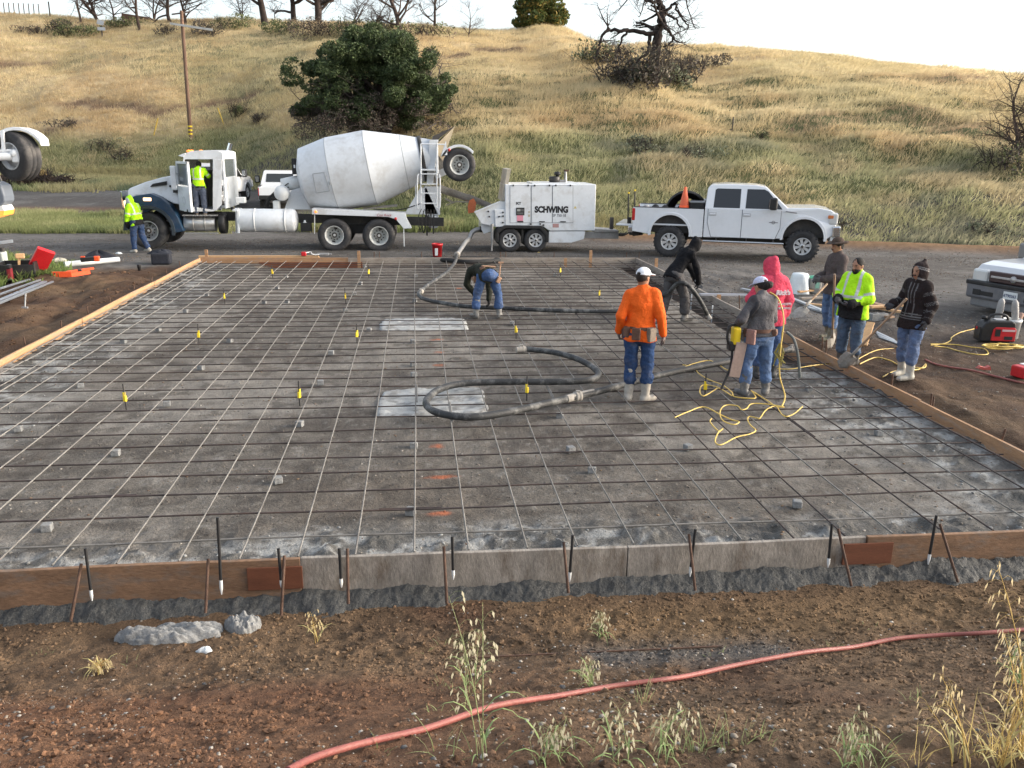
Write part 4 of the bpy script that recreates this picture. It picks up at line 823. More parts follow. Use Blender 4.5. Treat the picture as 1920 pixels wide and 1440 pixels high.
# open door hinged at the front post
dm = MB(); hx_ = Q(*cz(655, 600), .14); rot = Matrix.Rotation(R(-57), 3, 'Z')
def dpt(px, py): q = Q(*cz(px, py), .14); return q.x - hx_.x, q.z
dz0, dz1, dw = dpt(0, 735)[1], dpt(0, 290)[1], 1.02; zs = dz0 + (dz1 - dz0)*.50
for (x0, x1, z0, z1) in ((0, dw, dz0, zs), (0, .06, zs, dz1), (dw - .09, dw, zs, dz1), (0, dw, dz1 - .07, dz1)):
    dm.box(hx_*1 + rot @ Vector(((x0 + x1)/2, 0, 0)) + Vector((0, -.01, (z0 + z1)/2 - hx_.z)), (x1 - x0, .07, z1 - z0), 0, rot)
od = dm.build('door', white_paint, mx)
m = MB(); m.box(hx_ + rot @ Vector((dw/2, 0, 0)) + Vector((0, 0, (zs + dz1)/2 - hx_.z)), (dw - .15, .012, dz1 - zs - .08), 0, rot); m.build('window', cab_glass, od)
m = MB(); m.lathe([(.12, 0), (.12, .006), (.108, .006), (.108, 0)], hx_ + rot @ Vector((.5, -.042, 0)) + Vector((0, 0, zs - .42 - hx_.z)), (rot @ Vector((0, -1, 0))), 24); m.lathe([(.0, .004), (.055, .004), (.055, 0)], hx_ + rot @ Vector((.72, -.042, 0)) + Vector((0, 0, zs - .72 - hx_.z)), (rot @ Vector((0, -1, 0))), 16, 1); m.build('door_emblem', [M('grey_print', (.42, .44, .46), .5), black_plastic], od)
m = MB(); q = Q(*cz(602, 450), -.12); m.box(q, (.17, .10, .72), bev=.03); m.beam(q + Vector((0, 0, -.2)), Q(*cz(655, 500), .16), .03, .03); m.beam(q + Vector((0, 0, .2)), Q(*cz(665, 430), .16), .03, .03); m.build('mirror', white_paint, mx)
m = MB()
for py in (205, 200): pass
for i, px in enumerate((738, 765, 850)): m.ball(Q(*cz(px, 208), .3 + .55*i), (.07, .05, .045), 8)
m.build('marker_lights', lamp_orange, mx)
m = MB(); e = Q(*cz(1098, 260), 1.9); m.tube([e + Vector((0, 0, -1.7)), e, e + Vector((0, 0, .15)), e + Vector((.10, 0, .42))], .075, 14); m.build('exhaust_pipe', chrome, mx)
# fender: teal arch over the front wheel
cw = Q(281, 432, .0); m = MB(); outer = [Q(*cz(*p), -.02) for p in ((150, 840), (160, 700), (175, 655), (250, 612), (390, 590), (480, 625), (560, 690), (640, 800), (695, 930), (600, 945))]
inner = [cw + Vector((math.cos(a)*.665, 0, math.sin(a)*.665)) for a in [R(d) for d in (-12, 15, 40, 65, 90, 115, 140, 165, 180)]]
m.prism([(p.x, p.z) for p in outer] + [(p.x, p.z) for p in inner], Q.y(-.03), Q.y(.46)); fo = m.build('fender', teal_paint, mx, bev=.02)
dup_f = fo.copy(); COL.objects.link(dup_f); dup_f.location = (0, 1.85, 0)
m = MB(); rim_ = [cw + Vector((math.cos(a)*r_, 0, math.sin(a)*r_)) for r_, rg in ((.665, range(-12, 181, 12)), (.77, range(180, -13, -12))) for a in [R(d) for d in rg]]
m.prism([(p.x, p.z) for p in rim_], Q.y(-.06), Q.y(-.028)); m.build('fender_lip', M('teal_dark', (.03, .04, .05), .5), mx, bev=.01)
m = MB(); Q.slab(m, [cz(*p) for p in ((155, 830), (200, 820), (200, 880), (160, 892))], .0, 2.3); m.build('bumper', black_plastic, mx, bev=.02)
m = MB(); m.box(Q(*cz(172, 690), .06), (.09, .16, .26), bev=.03); m.box(Q(*cz(365, 642), -.03), (.24, .05, .10), bev=.02); m.build('headlight', M('lamp_lit', (.7, .45, .25), .3, emit=(1, .62, .34), es=.9), mx)
# tanks below the cab
def tank(name, x0, x1, py0, py1, dy, mat, straps, smat, dome=.0):
    a, b = Q(x0, (py0 + py1)/2, dy), Q(x1, (py0 + py1)/2, dy); b.z = a.z; r = (Q(x0, py0, dy).z - Q(x0, py1, dy).z)/2; L_ = (b - a).length; m = MB(); n = 5
    prof = [(0, -dome)] + [(r*math.sin(k*math.pi/2/n), -dome*math.cos(k*math.pi/2/n)) for k in range(1, n + 1)] + [(r, L_ - 0*dome)] + [(r*math.cos(k*math.pi/2/n), L_ + dome*math.sin(k*math.pi/2/n)) for k in range(1, n + 1)]
    m.lathe(prof, a, (b - a), 32); o = m.build(name, mat, mx)
    if straps:
        m = MB()
        for s in straps: m.lathe([(r, -.02), (r + .012, -.02), (r + .012, .02), (r, .02)], a + (b - a)*s, (b - a), 32)
        m.build('strap', smat, o)
    return o
tank('fuel_tank', 348, 405, 404, 434, .36, M('brushed_aluminium', (.5, .5, .49), .38, metal=.8, var=.12, dirt=(.3, .28, .25), damt=.5), (.3, .68), steel, .03)
m = MB(); m.box(Q(378, 403, .3), (1.05, .5, .035)); m.box(Q(378, 437, .12), (1.0, .16, .04)); m.build('step', steel, mx)
tank('fluid_tank', 413, 424, 399, 438, .36, black_plastic, None, None, .03)
tank('air_tank', 452, 550, 391, 435, .42, white_paint, (.28, .86), white_plastic, .16)
m = MB(); m.beam(Q(446, 390, .1), Q(448, 437, .1), .06, .06); m.beam(Q(443, 390, .5), Q(444, 437, .5), .06, .06); m.box(Q(445, 393, .4), (.15, .8, .05)); m.build('tank_bracket', white_paint, mx)
m = MB(); m.lathe([(0, 0), (.07, 0), (.08, .14), (.03, .2), (.03, .24), (0, .24)], Q(572, 427, .35), (0, 0, 1), 14, 1); m.box(Q(574, 424, .36) - Vector((0, 0, .02)), (.32, .24, .26)); m.box(Q(452, 375, .6), (.28, .3, .18), 1, bev=.02); m.build('battery_box', [black_plastic, white_plastic], mx)
# drum
DY = 1.22; seam = [((560, 278), (585, 393), 0), ((610, 255), (637, 393), 0), ((680, 244), (708, 384), 0), ((748, 250), (768, 352), 0), ((808, 261), (818, 327), 0)]
cs = []; 
for a, b, _ in seam: A, B = Q(*a, DY), Q(*b, DY); cs.append(((A + B)/2, (A - B).length/2))
axis_ = (cs[-1][0] - cs[0][0]).normalized(); c0 = cs[0][0]; ts = [(c - c0).dot(axis_) for c, r in cs]; rs = [r for c, r in cs]
m = MB(); prof = [(0, -.22), (rs[0]*.55, -.16), (rs[0]*.97, -.01), (rs[0], .0)]
for k in range(1, 5): prof += [(rs[k], ts[k])]
m.lathe(prof + [(rs[4]*.9, ts[4] + .02), (rs[4]*.8, ts[4] - .3)], c0, axis_, 72, sm=False)
for k, (rr__, tt__) in enumerate(zip(rs[1:4], ts[1:4])): m.lathe([(rr__ + .001, tt__ - .012), (rr__ + .006, tt__), (rr__ + .001, tt__ + .012)], c0, axis_, 72, 1)
od = m.build('drum', [drum_paint, M('drum_seam', (.30, .32, .34), .5)], mx)
for p in od.data.polygons: p.use_smooth = True
sm = od.modifiers.new('split', 'EDGE_SPLIT'); sm.split_angle = R(7.5)
tr = ts[3] + (ts[4] - ts[3])*.62; rt_ = rs[3] + (rs[4] - rs[3])*.62; m = MB(); m.lathe([(rt_, -.06), (rt_ + .05, -.06), (rt_ + .05, .06), (rt_, .06)], c0 + axis_*tr, axis_, 60); m.build('roller_ring', dark_steel, od)
# hatch outline on the drum
m = MB(); hv = [(586, 326), (608, 323), (618, 358), (593, 362)]
def on_drum(px, py, off=.012):
    d = ray(px, py); o = Vector((0, 0, CAM_Z)) - Q.o; best = None
    for k in range(400):
        p = o + d*((26 + k*.008 + 0)/d.y); s = (p - c0).dot(axis_); rr0 = ((p - c0) - axis_*s).length; R0 = float(np.interp(s, ts, rs))
        if rr0 < R0 + off: return p
    return p
pts = [on_drum(*(Vector(hv[i]).lerp(Vector(hv[(i + 1) % 4]), k/6))) for i in range(4) for k in range(6)]
m.tube(pts + [pts[0]], .009, 5); m.tube([on_drum(618, 340), on_drum(619, 346)], .02, 6); m.build('hatch', bpy.data.materials['drum_seam'], od)
# front pedestal with gearbox
m = MB(); Q.slab(m, [(533, 393), (546, 357), (562, 352), (585, 393)], .9, 1.0); Q.slab(m, [(533, 393), (546, 357), (562, 352), (585, 393)], 1.5, 1.6); m.box(Q(556, 372, 1.25), (.25, .6, .5)); m.build('front_pedestal', white_paint, mx, bev=.012)
m = MB(); m.lathe([(0, -.28), (.2, -.26), (.24, -.1), (.24, .1), (.2, .26), (0, .28)], Q(529, 362, .7), (0, 1, 0), 24); m.lathe([(0, -.3), (.2, -.28), (.22, .28), (0, .3)], Q(545, 344, 1.1), axis_, 20); m.box(Q(519, 385, .8), (.2, .3, .3), bev=.03); m.build('gearbox', white_plastic, mx)
m = MB(); m.box(Q(552, 312, 1.0), (.14, .2, .5), bev=.02); m.box(Q(552, 312, .89), (.05, .02, .1), 1); m.build('water_box', [black_plastic, white_plastic], mx)
m = MB(); rr2 = random.Random(8)
for k in range(9):
    a = Q(500 + rr2.uniform(-8, 8), 390, .9 + rr2.uniform(-.2, .3)); b = Q(535 + rr2.uniform(-6, 8), 345 + rr2.uniform(-8, 15), .9 + rr2.uniform(-.2, .3)); m.tube(smooth_path([a, a + Vector((.12, 0, .25)), b + Vector((-.15, 0, -.1)), b], 5), .016, 5)
for k in range(4): a = Q(440, 388 + k, .8 + .1*k); m.tube(smooth_path([a, a + Vector((.4, 0, -.04)), Q(510, 388 + k, .8 + .1*k)], 5), .02, 5)
m.build('hydraulic_lines', black_rubber, mx)
# rear fenders, side rail
m = MB(); Q.slab(m, [(585, 391), (760, 399), (762, 410), (772, 428), (757, 429), (742, 411), (728, 407), (585, 402)], .02, .62); m.build('rear_fender', white_paint, mx, bev=.012)
m = MB(); m.lathe([(.045, 0), (.045, .02), (0, .025)], Q(742, 410, .02), (0, -1, 0), 14); m.build('side_marker', lamp_red, mx); m = MB(); m.lathe([(.04, 0), (.04, .02), (0, .025)], Q(592, 397, .02), (0, -1, 0), 14); m.build('side_marker', lamp_orange, mx)
m = MB(); m.beam(Q(590, 402, .1), Q(590, 438, .1), .05, .02); m.beam(Q(757, 427, .1), Q(758, 462, .1), .04, .03); m.build('mud_flap', white_plastic, mx)
m = MB(); m.beam(Q(682, 391, 1.2), Q(745, 385, 1.2), .5, .05); m.build('spare_chute', dusty_steel, mx)
# rear pedestal, ladder, hopper
m = MB(); Q.slab(m, [(758, 402), (788, 352), (800, 352), (822, 402)], .7, .78); Q.slab(m, [(758, 402), (788, 352), (800, 352), (822, 402)], 1.7, 1.78); Q.slab(m, [(805, 262), (822, 262), (812, 345), (800, 345)], .62, .72); Q.slab(m, [(805, 262), (822, 262), (812, 345), (800, 345)], 1.78, 1.88); m.box(Q(810, 375, 1.2), (.5, 1.0, .9)); m.box(Q(812, 412, 1.2), (.35, .9, .5), bev=.1); m.build('rear_pedestal', white_paint, mx, bev=.012)
m = MB(); Q.slab(m, [(812, 272), (826, 262), (832, 255), (834, 300), (826, 345), (812, 345)], .95, 1.6); m.box(Q(818, 365, 1.2), (.28, .4, .6)); m.build('hopper_frame', dusty_steel, mx, bev=.01)
m = MB()
A, B, C_1, D_ = Q(812, 278, .75), Q(853, 236, .8), Q(842, 268, .9), Q(830, 302, .95)
wv = Vector((0, .95, 0)); m.add([A, B, D_, A + wv, B + wv, D_ + wv], [(0, 1, 2), (3, 5, 4), (0, 3, 4, 1), (1, 4, 5, 2)]); m.build('charge_hopper', M('hopper_tan', (.40, .34, .24), .8, var=.2, dirt=(.2, .18, .16), damt=.7), mx)
m = MB(); A, B, C2 = Q(808, 272, .72), Q(852, 237, .78), Q(812, 255, .7); m.add([A, B, C2, A + wv, B + wv, C2 + wv], [(0, 1, 2), (3, 5, 4), (0, 3, 4, 1), (1, 4, 5, 2), (0, 2, 5, 3)]); m.build('hopper_liner', dark_steel, mx)
lad = MB()
for px in (789, 819): lad.tube([Q(px, 270, .05), Q(px, 330, .05), Q(px, 388, .05)], .022, 8)
lad.tube([Q(789, 270, .05), Q(835, 271, .05)], .02, 8); lad.tube([Q(820, 270, .05), Q(821, 325, .05)], .02, 8)
for py in (326, 345, 362, 381): lad.beam(Q(789, py, .06), Q(819, py, .06), .16, .03)
lad.box(Q(806, 318, .35), (.55, .6, .04)); lad.tube(smooth_path([Q(786, 328, .0), Q(783, 332, -.02), Q(782, 385, -.02), Q(786, 390, .0)], 4), .018, 6); lad.tube(smooth_path([Q(822, 328, 0), Q(825, 334, -.02), Q(825, 388, -.02), Q(816, 386, .0)], 4), .018, 6); lad.tube([Q(782, 343, -.02), Q(779, 349, 0), Q(779, 392, 0), Q(788, 385, .04)], .014, 6)
lad.build('ladder', white_paint, mx)
m = MB()
for k in range(5): m.tube(smooth_path([Q(790 + 6*k, 392, .3), Q(784 + 7*k, 410 + 3*k, .25), Q(789 + 6*k, 432 + (k % 3)*5, .3), Q(794 + 5*k, 395, .4)], 5), .014, 5)
m.tube(smooth_path([Q(700, 392, .5), Q(730, 394, .5), Q(756, 392, .5), Q(788, 382, .5)], 5), .018, 5); m.build('hanging_cables', black_rubber, mx)
# booster axle
bw = wheel(mx, Q(861, 309, .30), .515, .40, .30, 'truck', -1, bpy.data.materials['rim_white']); 
m = MB(); m.tube([Q(861, 309, .45), Q(861, 309, .3) + Vector((0, 1.7, 0))], .09, 12); m.beam(Q(861, 309, 1.0), Q(815, 330, 1.0), .2, .22); m.beam(Q(861, 309, 1.5), Q(815, 330, 1.5), .2, .22); m.build('booster_axle', white_paint, mx)
wheel(mx, Q(861, 309, .30) + Vector((0, 1.7, 0)), .515, .40, .30, 'truck', 1, alloy)
m = MB(); cB = Q(861, 309, .1); arc = [(cB.x + math.cos(R(a))*r_, cB.z + math.sin(R(a))*r_) for r_, rg in ((.54, range(38, 158, 12)), (.62, range(150, 37, -12))) for a in rg]
arc = arc[:10] + [(Q(838, 290, .1).x, Q(838, 290, .1).z), (Q(836, 268, .1).x, Q(836, 268, .1).z)] + arc[10:]; m.prism(arc, Q.y(.1), Q.y(.55)); m.build('booster_fender', white_paint, mx, bev=.012)
m = MB(); m.lathe([(.045, 0), (.045, .02), (0, .025)], Q(842, 281, .1), (0, -1, 0), 14); m.build('tail_lamp', lamp_red, mx)
# discharge chute
def trough(mm, a, b, r0, r1, th=.03, mi=0):
    a, b = Vector(a), Vector(b); ax = (b - a); L_ = ax.length; ax.normalize(); s = ax.cross(Vector((0, 0, 1))).normalized(); u = s.cross(ax); vs = []; K = 10
    for c, r in ((a, r0), (b, r1)):
        for rr in (r, r - th):
            for k in range(K + 1):
                t = math.pi*(1 + k/K); vs.append(c + s*math.cos(t)*rr + u*math.sin(t)*rr)
    n = K + 1; fs = []
    for k in range(K): fs += [(k, k + 1, 2*n + k + 1, 2*n + k), (n + k, 3*n + k, 3*n + k + 1, n + k + 1), (k, n + k, n + k + 1, k + 1), (2*n + k, 2*n + k + 1, 3*n + k + 1, 3*n + k)]
    fs += [(0, 2*n, 3*n, n), (K, n + K, 3*n + K, 2*n + K)]
    mm.add(vs, fs, mi, False)
m = MB(); trough(m, Q(824, 346, 1.2), Q(886, 368, 1.2), .25, .22); ch = m.build('chute', dusty_steel, mx); m = MB(); trough(m, Q(879, 364, 1.2), Q(922, 382, 1.2), .20, .18); m.build('chute_extension', dusty_steel, ch)
m = MB(); m.prism([(q.x, q.z) for q in (Q(877, 388, .8), Q(880, 376, .8), Q(888, 372, .8), Q(893, 380, .8), Q(890, 398, .8), Q(878, 400, .8))], Q.y(.78), Q.y(.84)); m.build('splash_guard', M('faded_orange', (.55, .15, .06), .7, var=.2), mx)
m = MB(); m.beam(Q(835, 372, 1.), Q(850, 380, 1.), .06, .06); m.tube([Q(836, 385, 1), Q(855, 378, 1), Q(880, 379, 1)], .02, 6); m.build('chute_stay', dusty_steel, mx)
m = MB()
A = Q(640, 399, -.0)
for t, px, py, sz, mi in (('Con Rock', 727, 406, .16, 1),): m.text(t, sz*.7, 0, Matrix.Translation(Q(706, 405.5, .012)) @ Matrix.Rotation(R(90), 4, 'X'), shear=.3)
m.build('lettering', M('red_print', (.35, .08, .08), .6), mx)

# ------------------------------------------------------------------ concrete pump trailer
tp = empty('pump_trailer', (4.2, 28.2, GZ), 'white concrete pump trailer with black lettering on its side panels', 'trailer')
T = Px(tp, 27.3); tw = 1.85
def c3(a, b): return (860 + a/5.05, 280 + b/5.05)
m = MB(); T.slab(m, [c3(*p) for p in ((440, 332), (1302, 332), (1290, 770), (860, 772), (790, 725), (440, 720))], .0, tw); m.build('body', white_paint, tp, bev=.02)
m = MB(); T.slab(m, [c3(*p) for p in ((700, 318), (1140, 318), (1145, 331), (695, 331))], .2, tw - .2); m.build('roof_panel', white_paint, tp, bev=.008)
for (x0, x1) in ((487, 682), (690, 884), (890, 1082)):
    b_ = MB(); T.slab(b_, [c3(*p) for p in ((x0 - 2, 342), (x1 + 2, 342), (x1 + 2, 697), (x0 - 2, 697))], -.004, .0); o = b_.build('side_door', M('seam', (.12, .13, .15), .7) if 'seam' not in bpy.data.materials else bpy.data.materials['seam'], tp)
    m = MB(); T.slab(m, [c3(*p) for p in ((x0 + 1, 345), (x1 - 1, 345), (x1 - 1, 694), (x0 + 1, 694))], -.012, -.005); m.build('door_skin', white_paint, o, bev=.003)
    m = MB()
    for q in (x0 + 30, x1 - 24): m.box(T(*c3(q, 342), -.02), (.045, .03, .05))
    m.box(T(*c3((x0 + x1)/2 + 2, 685), -.02), (.18, .02, .03)); m.build('hinge', black_plastic, o)
m = MB(); X0, X1 = T(1002.6, 398, -.013), T(1067, 398, -.013)
sc = (X1.x - X0.x)
m.text('SCHWING', .265, 0, Matrix.Translation(X0) @ Matrix.Rotation(R(90), 4, 'X'), bold=.016, sx=.87); X2 = T(1036, 406.5, -.013); m.text('SP 750-18', .125, 1, Matrix.Translation(X2) @ Matrix.Rotation(R(90), 4, 'X'), sx=.86, bold=.001); m.text('SCT', .105, 0, Matrix.Translation(T(967.5, 383.3, -.013)) @ Matrix.Rotation(R(90), 4, 'X'), bold=.006, sx=.85); m.build('lettering', [M('black_print', (.012, .012, .014), .5), M('grey_letter', (.06, .065, .07), .5)], tp)
m = MB(); Pn = T(975.5, 396.5, -.016); m.box(Pn, (.27, .02, .24), 0, bev=.006); m.box(Pn + Vector((-.05, -.012, .04)), (.11, .01, .07), 1); m.box(Pn + Vector((.07, -.012, .04)), (.09, .01, .07), 2); m.box(Pn + Vector((0, -.012, -.06)), (.2, .01, .06), 2)
m.build('control_panel', [black_plastic, M('panel_grey', (.3, .31, .3), .5), M('panel_dark', (.10, .10, .10), .4)], tp)
m = MB(); m.box(T(975, 409, -.014), (.2, .008, .2), 0); m.box(T(975, 415, -.016), (.18, .008, .03), 1); m.box(T(992, 397.5, -.014), (.06, .008, .05), 2); m.box(T(992, 404.5, -.014), (.06, .008, .07), 2); m.box(T(1042, 423, -.004), (.2, .008, .12), 3); m.box(T(1019, 422, -.004), (.06, .008, .05), 1)
m.add([T(1075.5, 391, -.004), T(1081.5, 391, -.004), T(1078.5, 386, -.004)], [(0, 1, 2)], 4); m.build('sticker', [M('pink', (.62, .25, .32), .5), black_plastic, M('sticker_tan', (.4, .36, .28), .6), M('sticker_red', (.38, .22, .21), .6), M('sticker_yellow', (.55, .45, .15), .6)], tp)
m = MB(); T.slab(m, [c3(*p) for p in ((855, 778), (1200, 775), (1185, 850), (1065, 884), (852, 884))], .02, tw - .02); m.build('lower_skirt', white_paint, tp, bev=.01)
m = MB(); T.slab(m, [c3(*p) for p in ((1180, 780), (1515, 786), (1515, 848), (1180, 842))], .55, .68); T.slab(m, [c3(*p) for p in ((1180, 780), (1515, 786), (1515, 848), (1180, 842))], 1.15, 1.28); T.slab(m, [c3(*p) for p in ((1285, 750), (1515, 768), (1515, 786), (1285, 786))], .5, 1.3); m.build('drawbar', steel, tp, bev=.01)
m = MB(); m.box(T(*c3(1447, 712), .9), (.11, .12, .48)); m.tube([T(*c3(1515, 805), .9), T(*c3(1590, 800), .7)], .04, 8); m.tube(smooth_path([T(*c3(1515, 815), .8), T(*c3(1560, 815), .7), T(*c3(1610, 790), .6)], 5), .025, 6); m.build('tongue_jack', dark_steel, tp)
m = MB(); T.slab(m, [c3(*p) for p in ((358, 800), (365, 768), (430, 722), (785, 727), (852, 800), (852, 880), (830, 880), (825, 815), (770, 752), (440, 748), (385, 790), (380, 880), (358, 880))], -.10, .35); m.build('fender', black_plastic, tp, bev=.008)
m = MB(); T.slab(m, [c3(*p) for p in ((440, 745), (780, 745), (830, 850), (380, 850))], .36, tw - .36); m.beam(T(*c3(604, 760), .1), T(*c3(604, 880), .1), .04, .06); m.build('wheel_well', dark_steel, tp)
for cx in (480, 725):
    c = T(*c3(cx, 858), .08); wheel(tp, c, .375, .24, .215, 'trailer', -1, alloy); wheel(tp, c + Vector((0, tw - .16, 0)), .375, .24, .215, 'trailer', 1, alloy)
m = MB(); T.slab(m, [c3(*p) for p in ((148, 592), (390, 492), (442, 500), (442, 720), (350, 735), (215, 702))], .08, .13); T.slab(m, [c3(*p) for p in ((148, 592), (390, 492), (442, 500), (442, 720), (350, 735), (215, 702))], tw - .13, tw - .08); T.slab(m, [c3(*p) for p in ((215, 690), (330, 690), (330, 770), (240, 800), (215, 760))], .3, tw - .3); T.slab(m, [c3(*p) for p in ((148, 592), (390, 492), (392, 500), (152, 604))], .02, .2); T.slab(m, [c3(*p) for p in ((340, 570), (442, 570), (442, 730), (350, 735))], .02, .08)
m.build('hopper', white_paint, tp, bev=.008)
m = MB(); 
for a, b in ((280, 588), (290, 637), (383, 637), (420, 597), (420, 632), (418, 693), (683, 707), (772, 707)): m.box(T(*c3(a, b), -.002 if a > 330 else .07), (.05, .03, .045))
m.build('fasteners', black_plastic, tp)
m = MB(); A, B, C_2, D_ = T(*c3(497, 185), .1), T(*c3(460, 190), .1), T(*c3(412, 490), .15), T(*c3(440, 490), .15); wv = Vector((0, tw - .3, 0)); m.add([A, B, C_2, D_, A + wv, B + wv, C_2 + wv, D_ + wv], [(0, 1, 2, 3), (7, 6, 5, 4), (0, 4, 5, 1), (1, 5, 6, 2), (2, 6, 7, 3), (3, 7, 4, 0)]); m.build('hopper_lid', M('lid_tan', (.42, .38, .31), .8, var=.2, dirt=(.2, .18, .16), damt=.6), tp)
m = MB(); m.tube([T(*c3(317, 705), .0), T(*c3(317, 860), .0)], .045, 12); m.tube([T(*c3(317, 860), .0), T(*c3(312, 962), .0)], .03, 10); m.build('jack_leg', steel, tp)
m = MB(); m.tube([T(*c3(1012, 320), .8), T(*c3(1012, 205), .8)], .045, 12, 1); m.box(T(*c3(1020, 200), .8), (.15, .12, .06), 0); m.build('exhaust_stack', [rust, steel], tp)
m = MB(); m.lathe([(0, 0), (.17, .01), (.18, .2), (.16, .22), (0, .22)], T(*c3(906, 322), .8), (0, 0, 1), 20); m.lathe([(0, 0), (.06, 0), (.06, .1), (.12, .12), (.1, .2), (0, .22)], T(*c3(935, 275), .8), (0, 0, 1), 16); m.tube([T(*c3(950, 300), .8), T(*c3(1010, 300), .8)], .04, 8, 1); m.build('air_filter', [black_plastic, steel], tp)
m = MB(); e = T(*c3(210, 755), .55); m.tube(smooth_path([e + Vector((.35, 0, 0)), e + Vector((-.05, 0, 0)), e + Vector((-.28, -.02, -.10)), e + Vector((-.38, -.08, -.3))], 5), .075, 14); m.lathe([(.10, -.04), (.10, .04)], e, (1, 0, 0), 16, 1); m.build('outlet_pipe', [steel, dark_steel], tp)
pr = empty('delivery_pipe', (0.9, 26.8, GZ), 'grey steel delivery pipe sloping from the pump trailer to the hose clamp', 'pipe')
e = (tp.location + e) - pr.location; m = MB(); f = H(857, 478, .14) - pr.location; m.tube([e + Vector((-.38, -.08, -.3)), e.lerp(f, .5) + Vector((-.12, 0, -.02)), f], .062, 12); m.build('pipe', steel, pr); clamp(f, (.1, 1, .3), pr, .09)

# ------------------------------------------------------------------ pickups
amber = M('amber', (.55, .17, .05), .3, coat=.4)
def pickup(root, D, paint, rimstyle='alloy', detail=True):
    g_ = lambda k, d=None: D.get(k, d)
    WB, W, ro, fo = D['WB'], D['W'], D['ro'], D['fo']; zb, zbed, zh, zc, zr = D['zb'], D['zbed'], D['zh'], D['zc'], D['zr']; xc, x1, x2, xw = D['xc'], D['x1'], D['x2'], D['xw']; r, ra = D['r'], D['ra']; zw = D.get('zw', r); zaz = D.get('za', r + .12); hw = W/2
    def arch(cx, rev=True): return [(cx + math.cos(R(a))*ra, max(zb, zaz + math.sin(R(a))*ra)) for a in range(-10, 191, 12)]
    zarch = arch
    xf = WB + fo; belt = zbed + .02
    def inset(x, z): return .03*max(0, (zb + .35 - z)) + (.20*(z - belt)/(zr - belt) + .015 if z > belt else 0) + (.10*max(0, (x - (xf - .45))/.45)**2)
    # front clip + cab lower half
    prof = [(xc, zb), (xc, zbed), (xw - .05, zbed + .03), (xw, zc), (xf - .55, zh + .09), (xf - .2, zh + .03), (xf - .06, zh - .06), (xf - .02, zh - .4), (xf - .05, zb + .22)] + arch(WB)
    m = MB(); m.prism(prof, -hw, hw, 0, inset); bo = m.build('body', paint, root, bev=D.get('bev', .03))
    # cab top
    m = MB(); m.prism([(xc, belt - .03), (xc + .05, zr - .12), (xc + .14, zr - .015), (x1 + .35, zr + .012), (x2 - .3, zr), (x2, zr - .05), (xw + .05, zc - .03), (xw + .05, belt - .03)], -hw, hw, 0, inset); m.build('cab', paint, root, bev=.03)
    def side(mm, pts, off, th, s, mi=0):
        n = len(pts); vs = [Vector((x, s*(hw - inset(x, z) + off), z)) for x, z in pts] + [Vector((x, s*(hw - inset(x, z) + off - th), z)) for x, z in pts]
        mm.add(vs, [list(range(n)), list(range(n, 2*n))[::-1]] + [(i, i + n, (i + 1) % n + n, (i + 1) % n) for i in range(n)], mi)
    dl = D['doors']          # x breaks of the doors
    for s in (-1, 1):
        for i in range(len(dl) - 1):
            a, b = dl[i], dl[i + 1]; last = i == len(dl) - 2
            lo = [(a + .01, zb + .03), (b - .01 - (.12 if last else 0), zb + .03), (b - .01, zb + .35), (b - .01, belt - .01), (a + .01, belt - .01)]
            if i == 0 and len(dl) > 2: lo[0] = (a + .14, zb + .03); lo.insert(1, (a + .14, zb + .03)); lo = [(a + .01, zb + .45)] + lo[1:]
            m = MB(); side(m, [(x + (-.012 if x < (a + b)/2 else .012), z + (-.012 if z < (zb + belt)/2 else .0)) for x, z in lo], .004, .03, s); o = m.build('door', bpy.data.materials['seam'], root)
            m = MB(); side(m, lo, .011, .03, s); m.build('door_skin', paint, o, bev=.006)
            wi = D['win'][i]; m = MB(); side(m, wi, .006, .02, s); m.build('window', glass, o)
            m = MB(); hx2, hz2 = a + .14, belt - .16; m.box((hx2, s*(hw - inset(hx2, hz2) + .022), hz2), (.18, .03, .045), bev=.01); m.box((hx2 - .0, s*(hw - inset(hx2, hz2) + .012), hz2), (.23, .012, .11), 1); m.build('handle', [paint, M('shade_grey', (.45, .46, .48), .4) if 'shade_grey' not in bpy.data.materials else bpy.data.materials['shade_grey']], o)
    # glass front and back
    m = MB(); k = .012
    a, b = (xw + .03, zc + .01), (x2 + .0, zr - .07); nx, nz = (b[1] - a[1]), (a[0] - b[0]); l = math.hypot(nx, nz); nx, nz = nx/l*k, nz/l*k
    ya_, yb2 = hw - inset(*a) - .06, hw - inset(*b) - .07
    m.add([(a[0] + nx, -ya_, a[1] + nz), (a[0] + nx, ya_, a[1] + nz), (b[0] + nx, yb2, b[1] + nz), (b[0] + nx, -yb2, b[1] + nz)], [(0, 1, 2, 3)]); m.build('windshield', D.get('ws', glass), root)
    m = MB(); m.add([(xc - .004, -.68, belt + .12), (xc - .004, .68, belt + .12), (xc + .045, .62, zr - .14), (xc + .045, -.62, zr - .14)], [(0, 1, 2, 3)]); m.build('rear_window', glass, root)
    # bed
    bp = [(-ro, zb + .12), (-ro, zbed), (xc - .025, zbed), (xc - .025, zb)] + arch(0)
    m = MB()
    for s in (-1, 1): m.prism([(x, z) for x, z in bp], s*hw, s*(hw - .10), 0, lambda x, z: .02*max(0, zb + .35 - z))
    m.box(((xc - ro)/2, 0, zbed - .52), (xc + ro - .06, W - .2, .05)); m.box((xc - .06, 0, zbed - .26), (.05, W - .2, .5)); m.build('bed', paint, root, bev=.012)
    m = MB()
    for s in (-1, 1): m.box(((xc - ro)/2, s*(hw - .05), zbed + .008), (xc + ro - .06, .11, .022))
    m.build('bed_rail', black_plastic, root)
    m = MB()
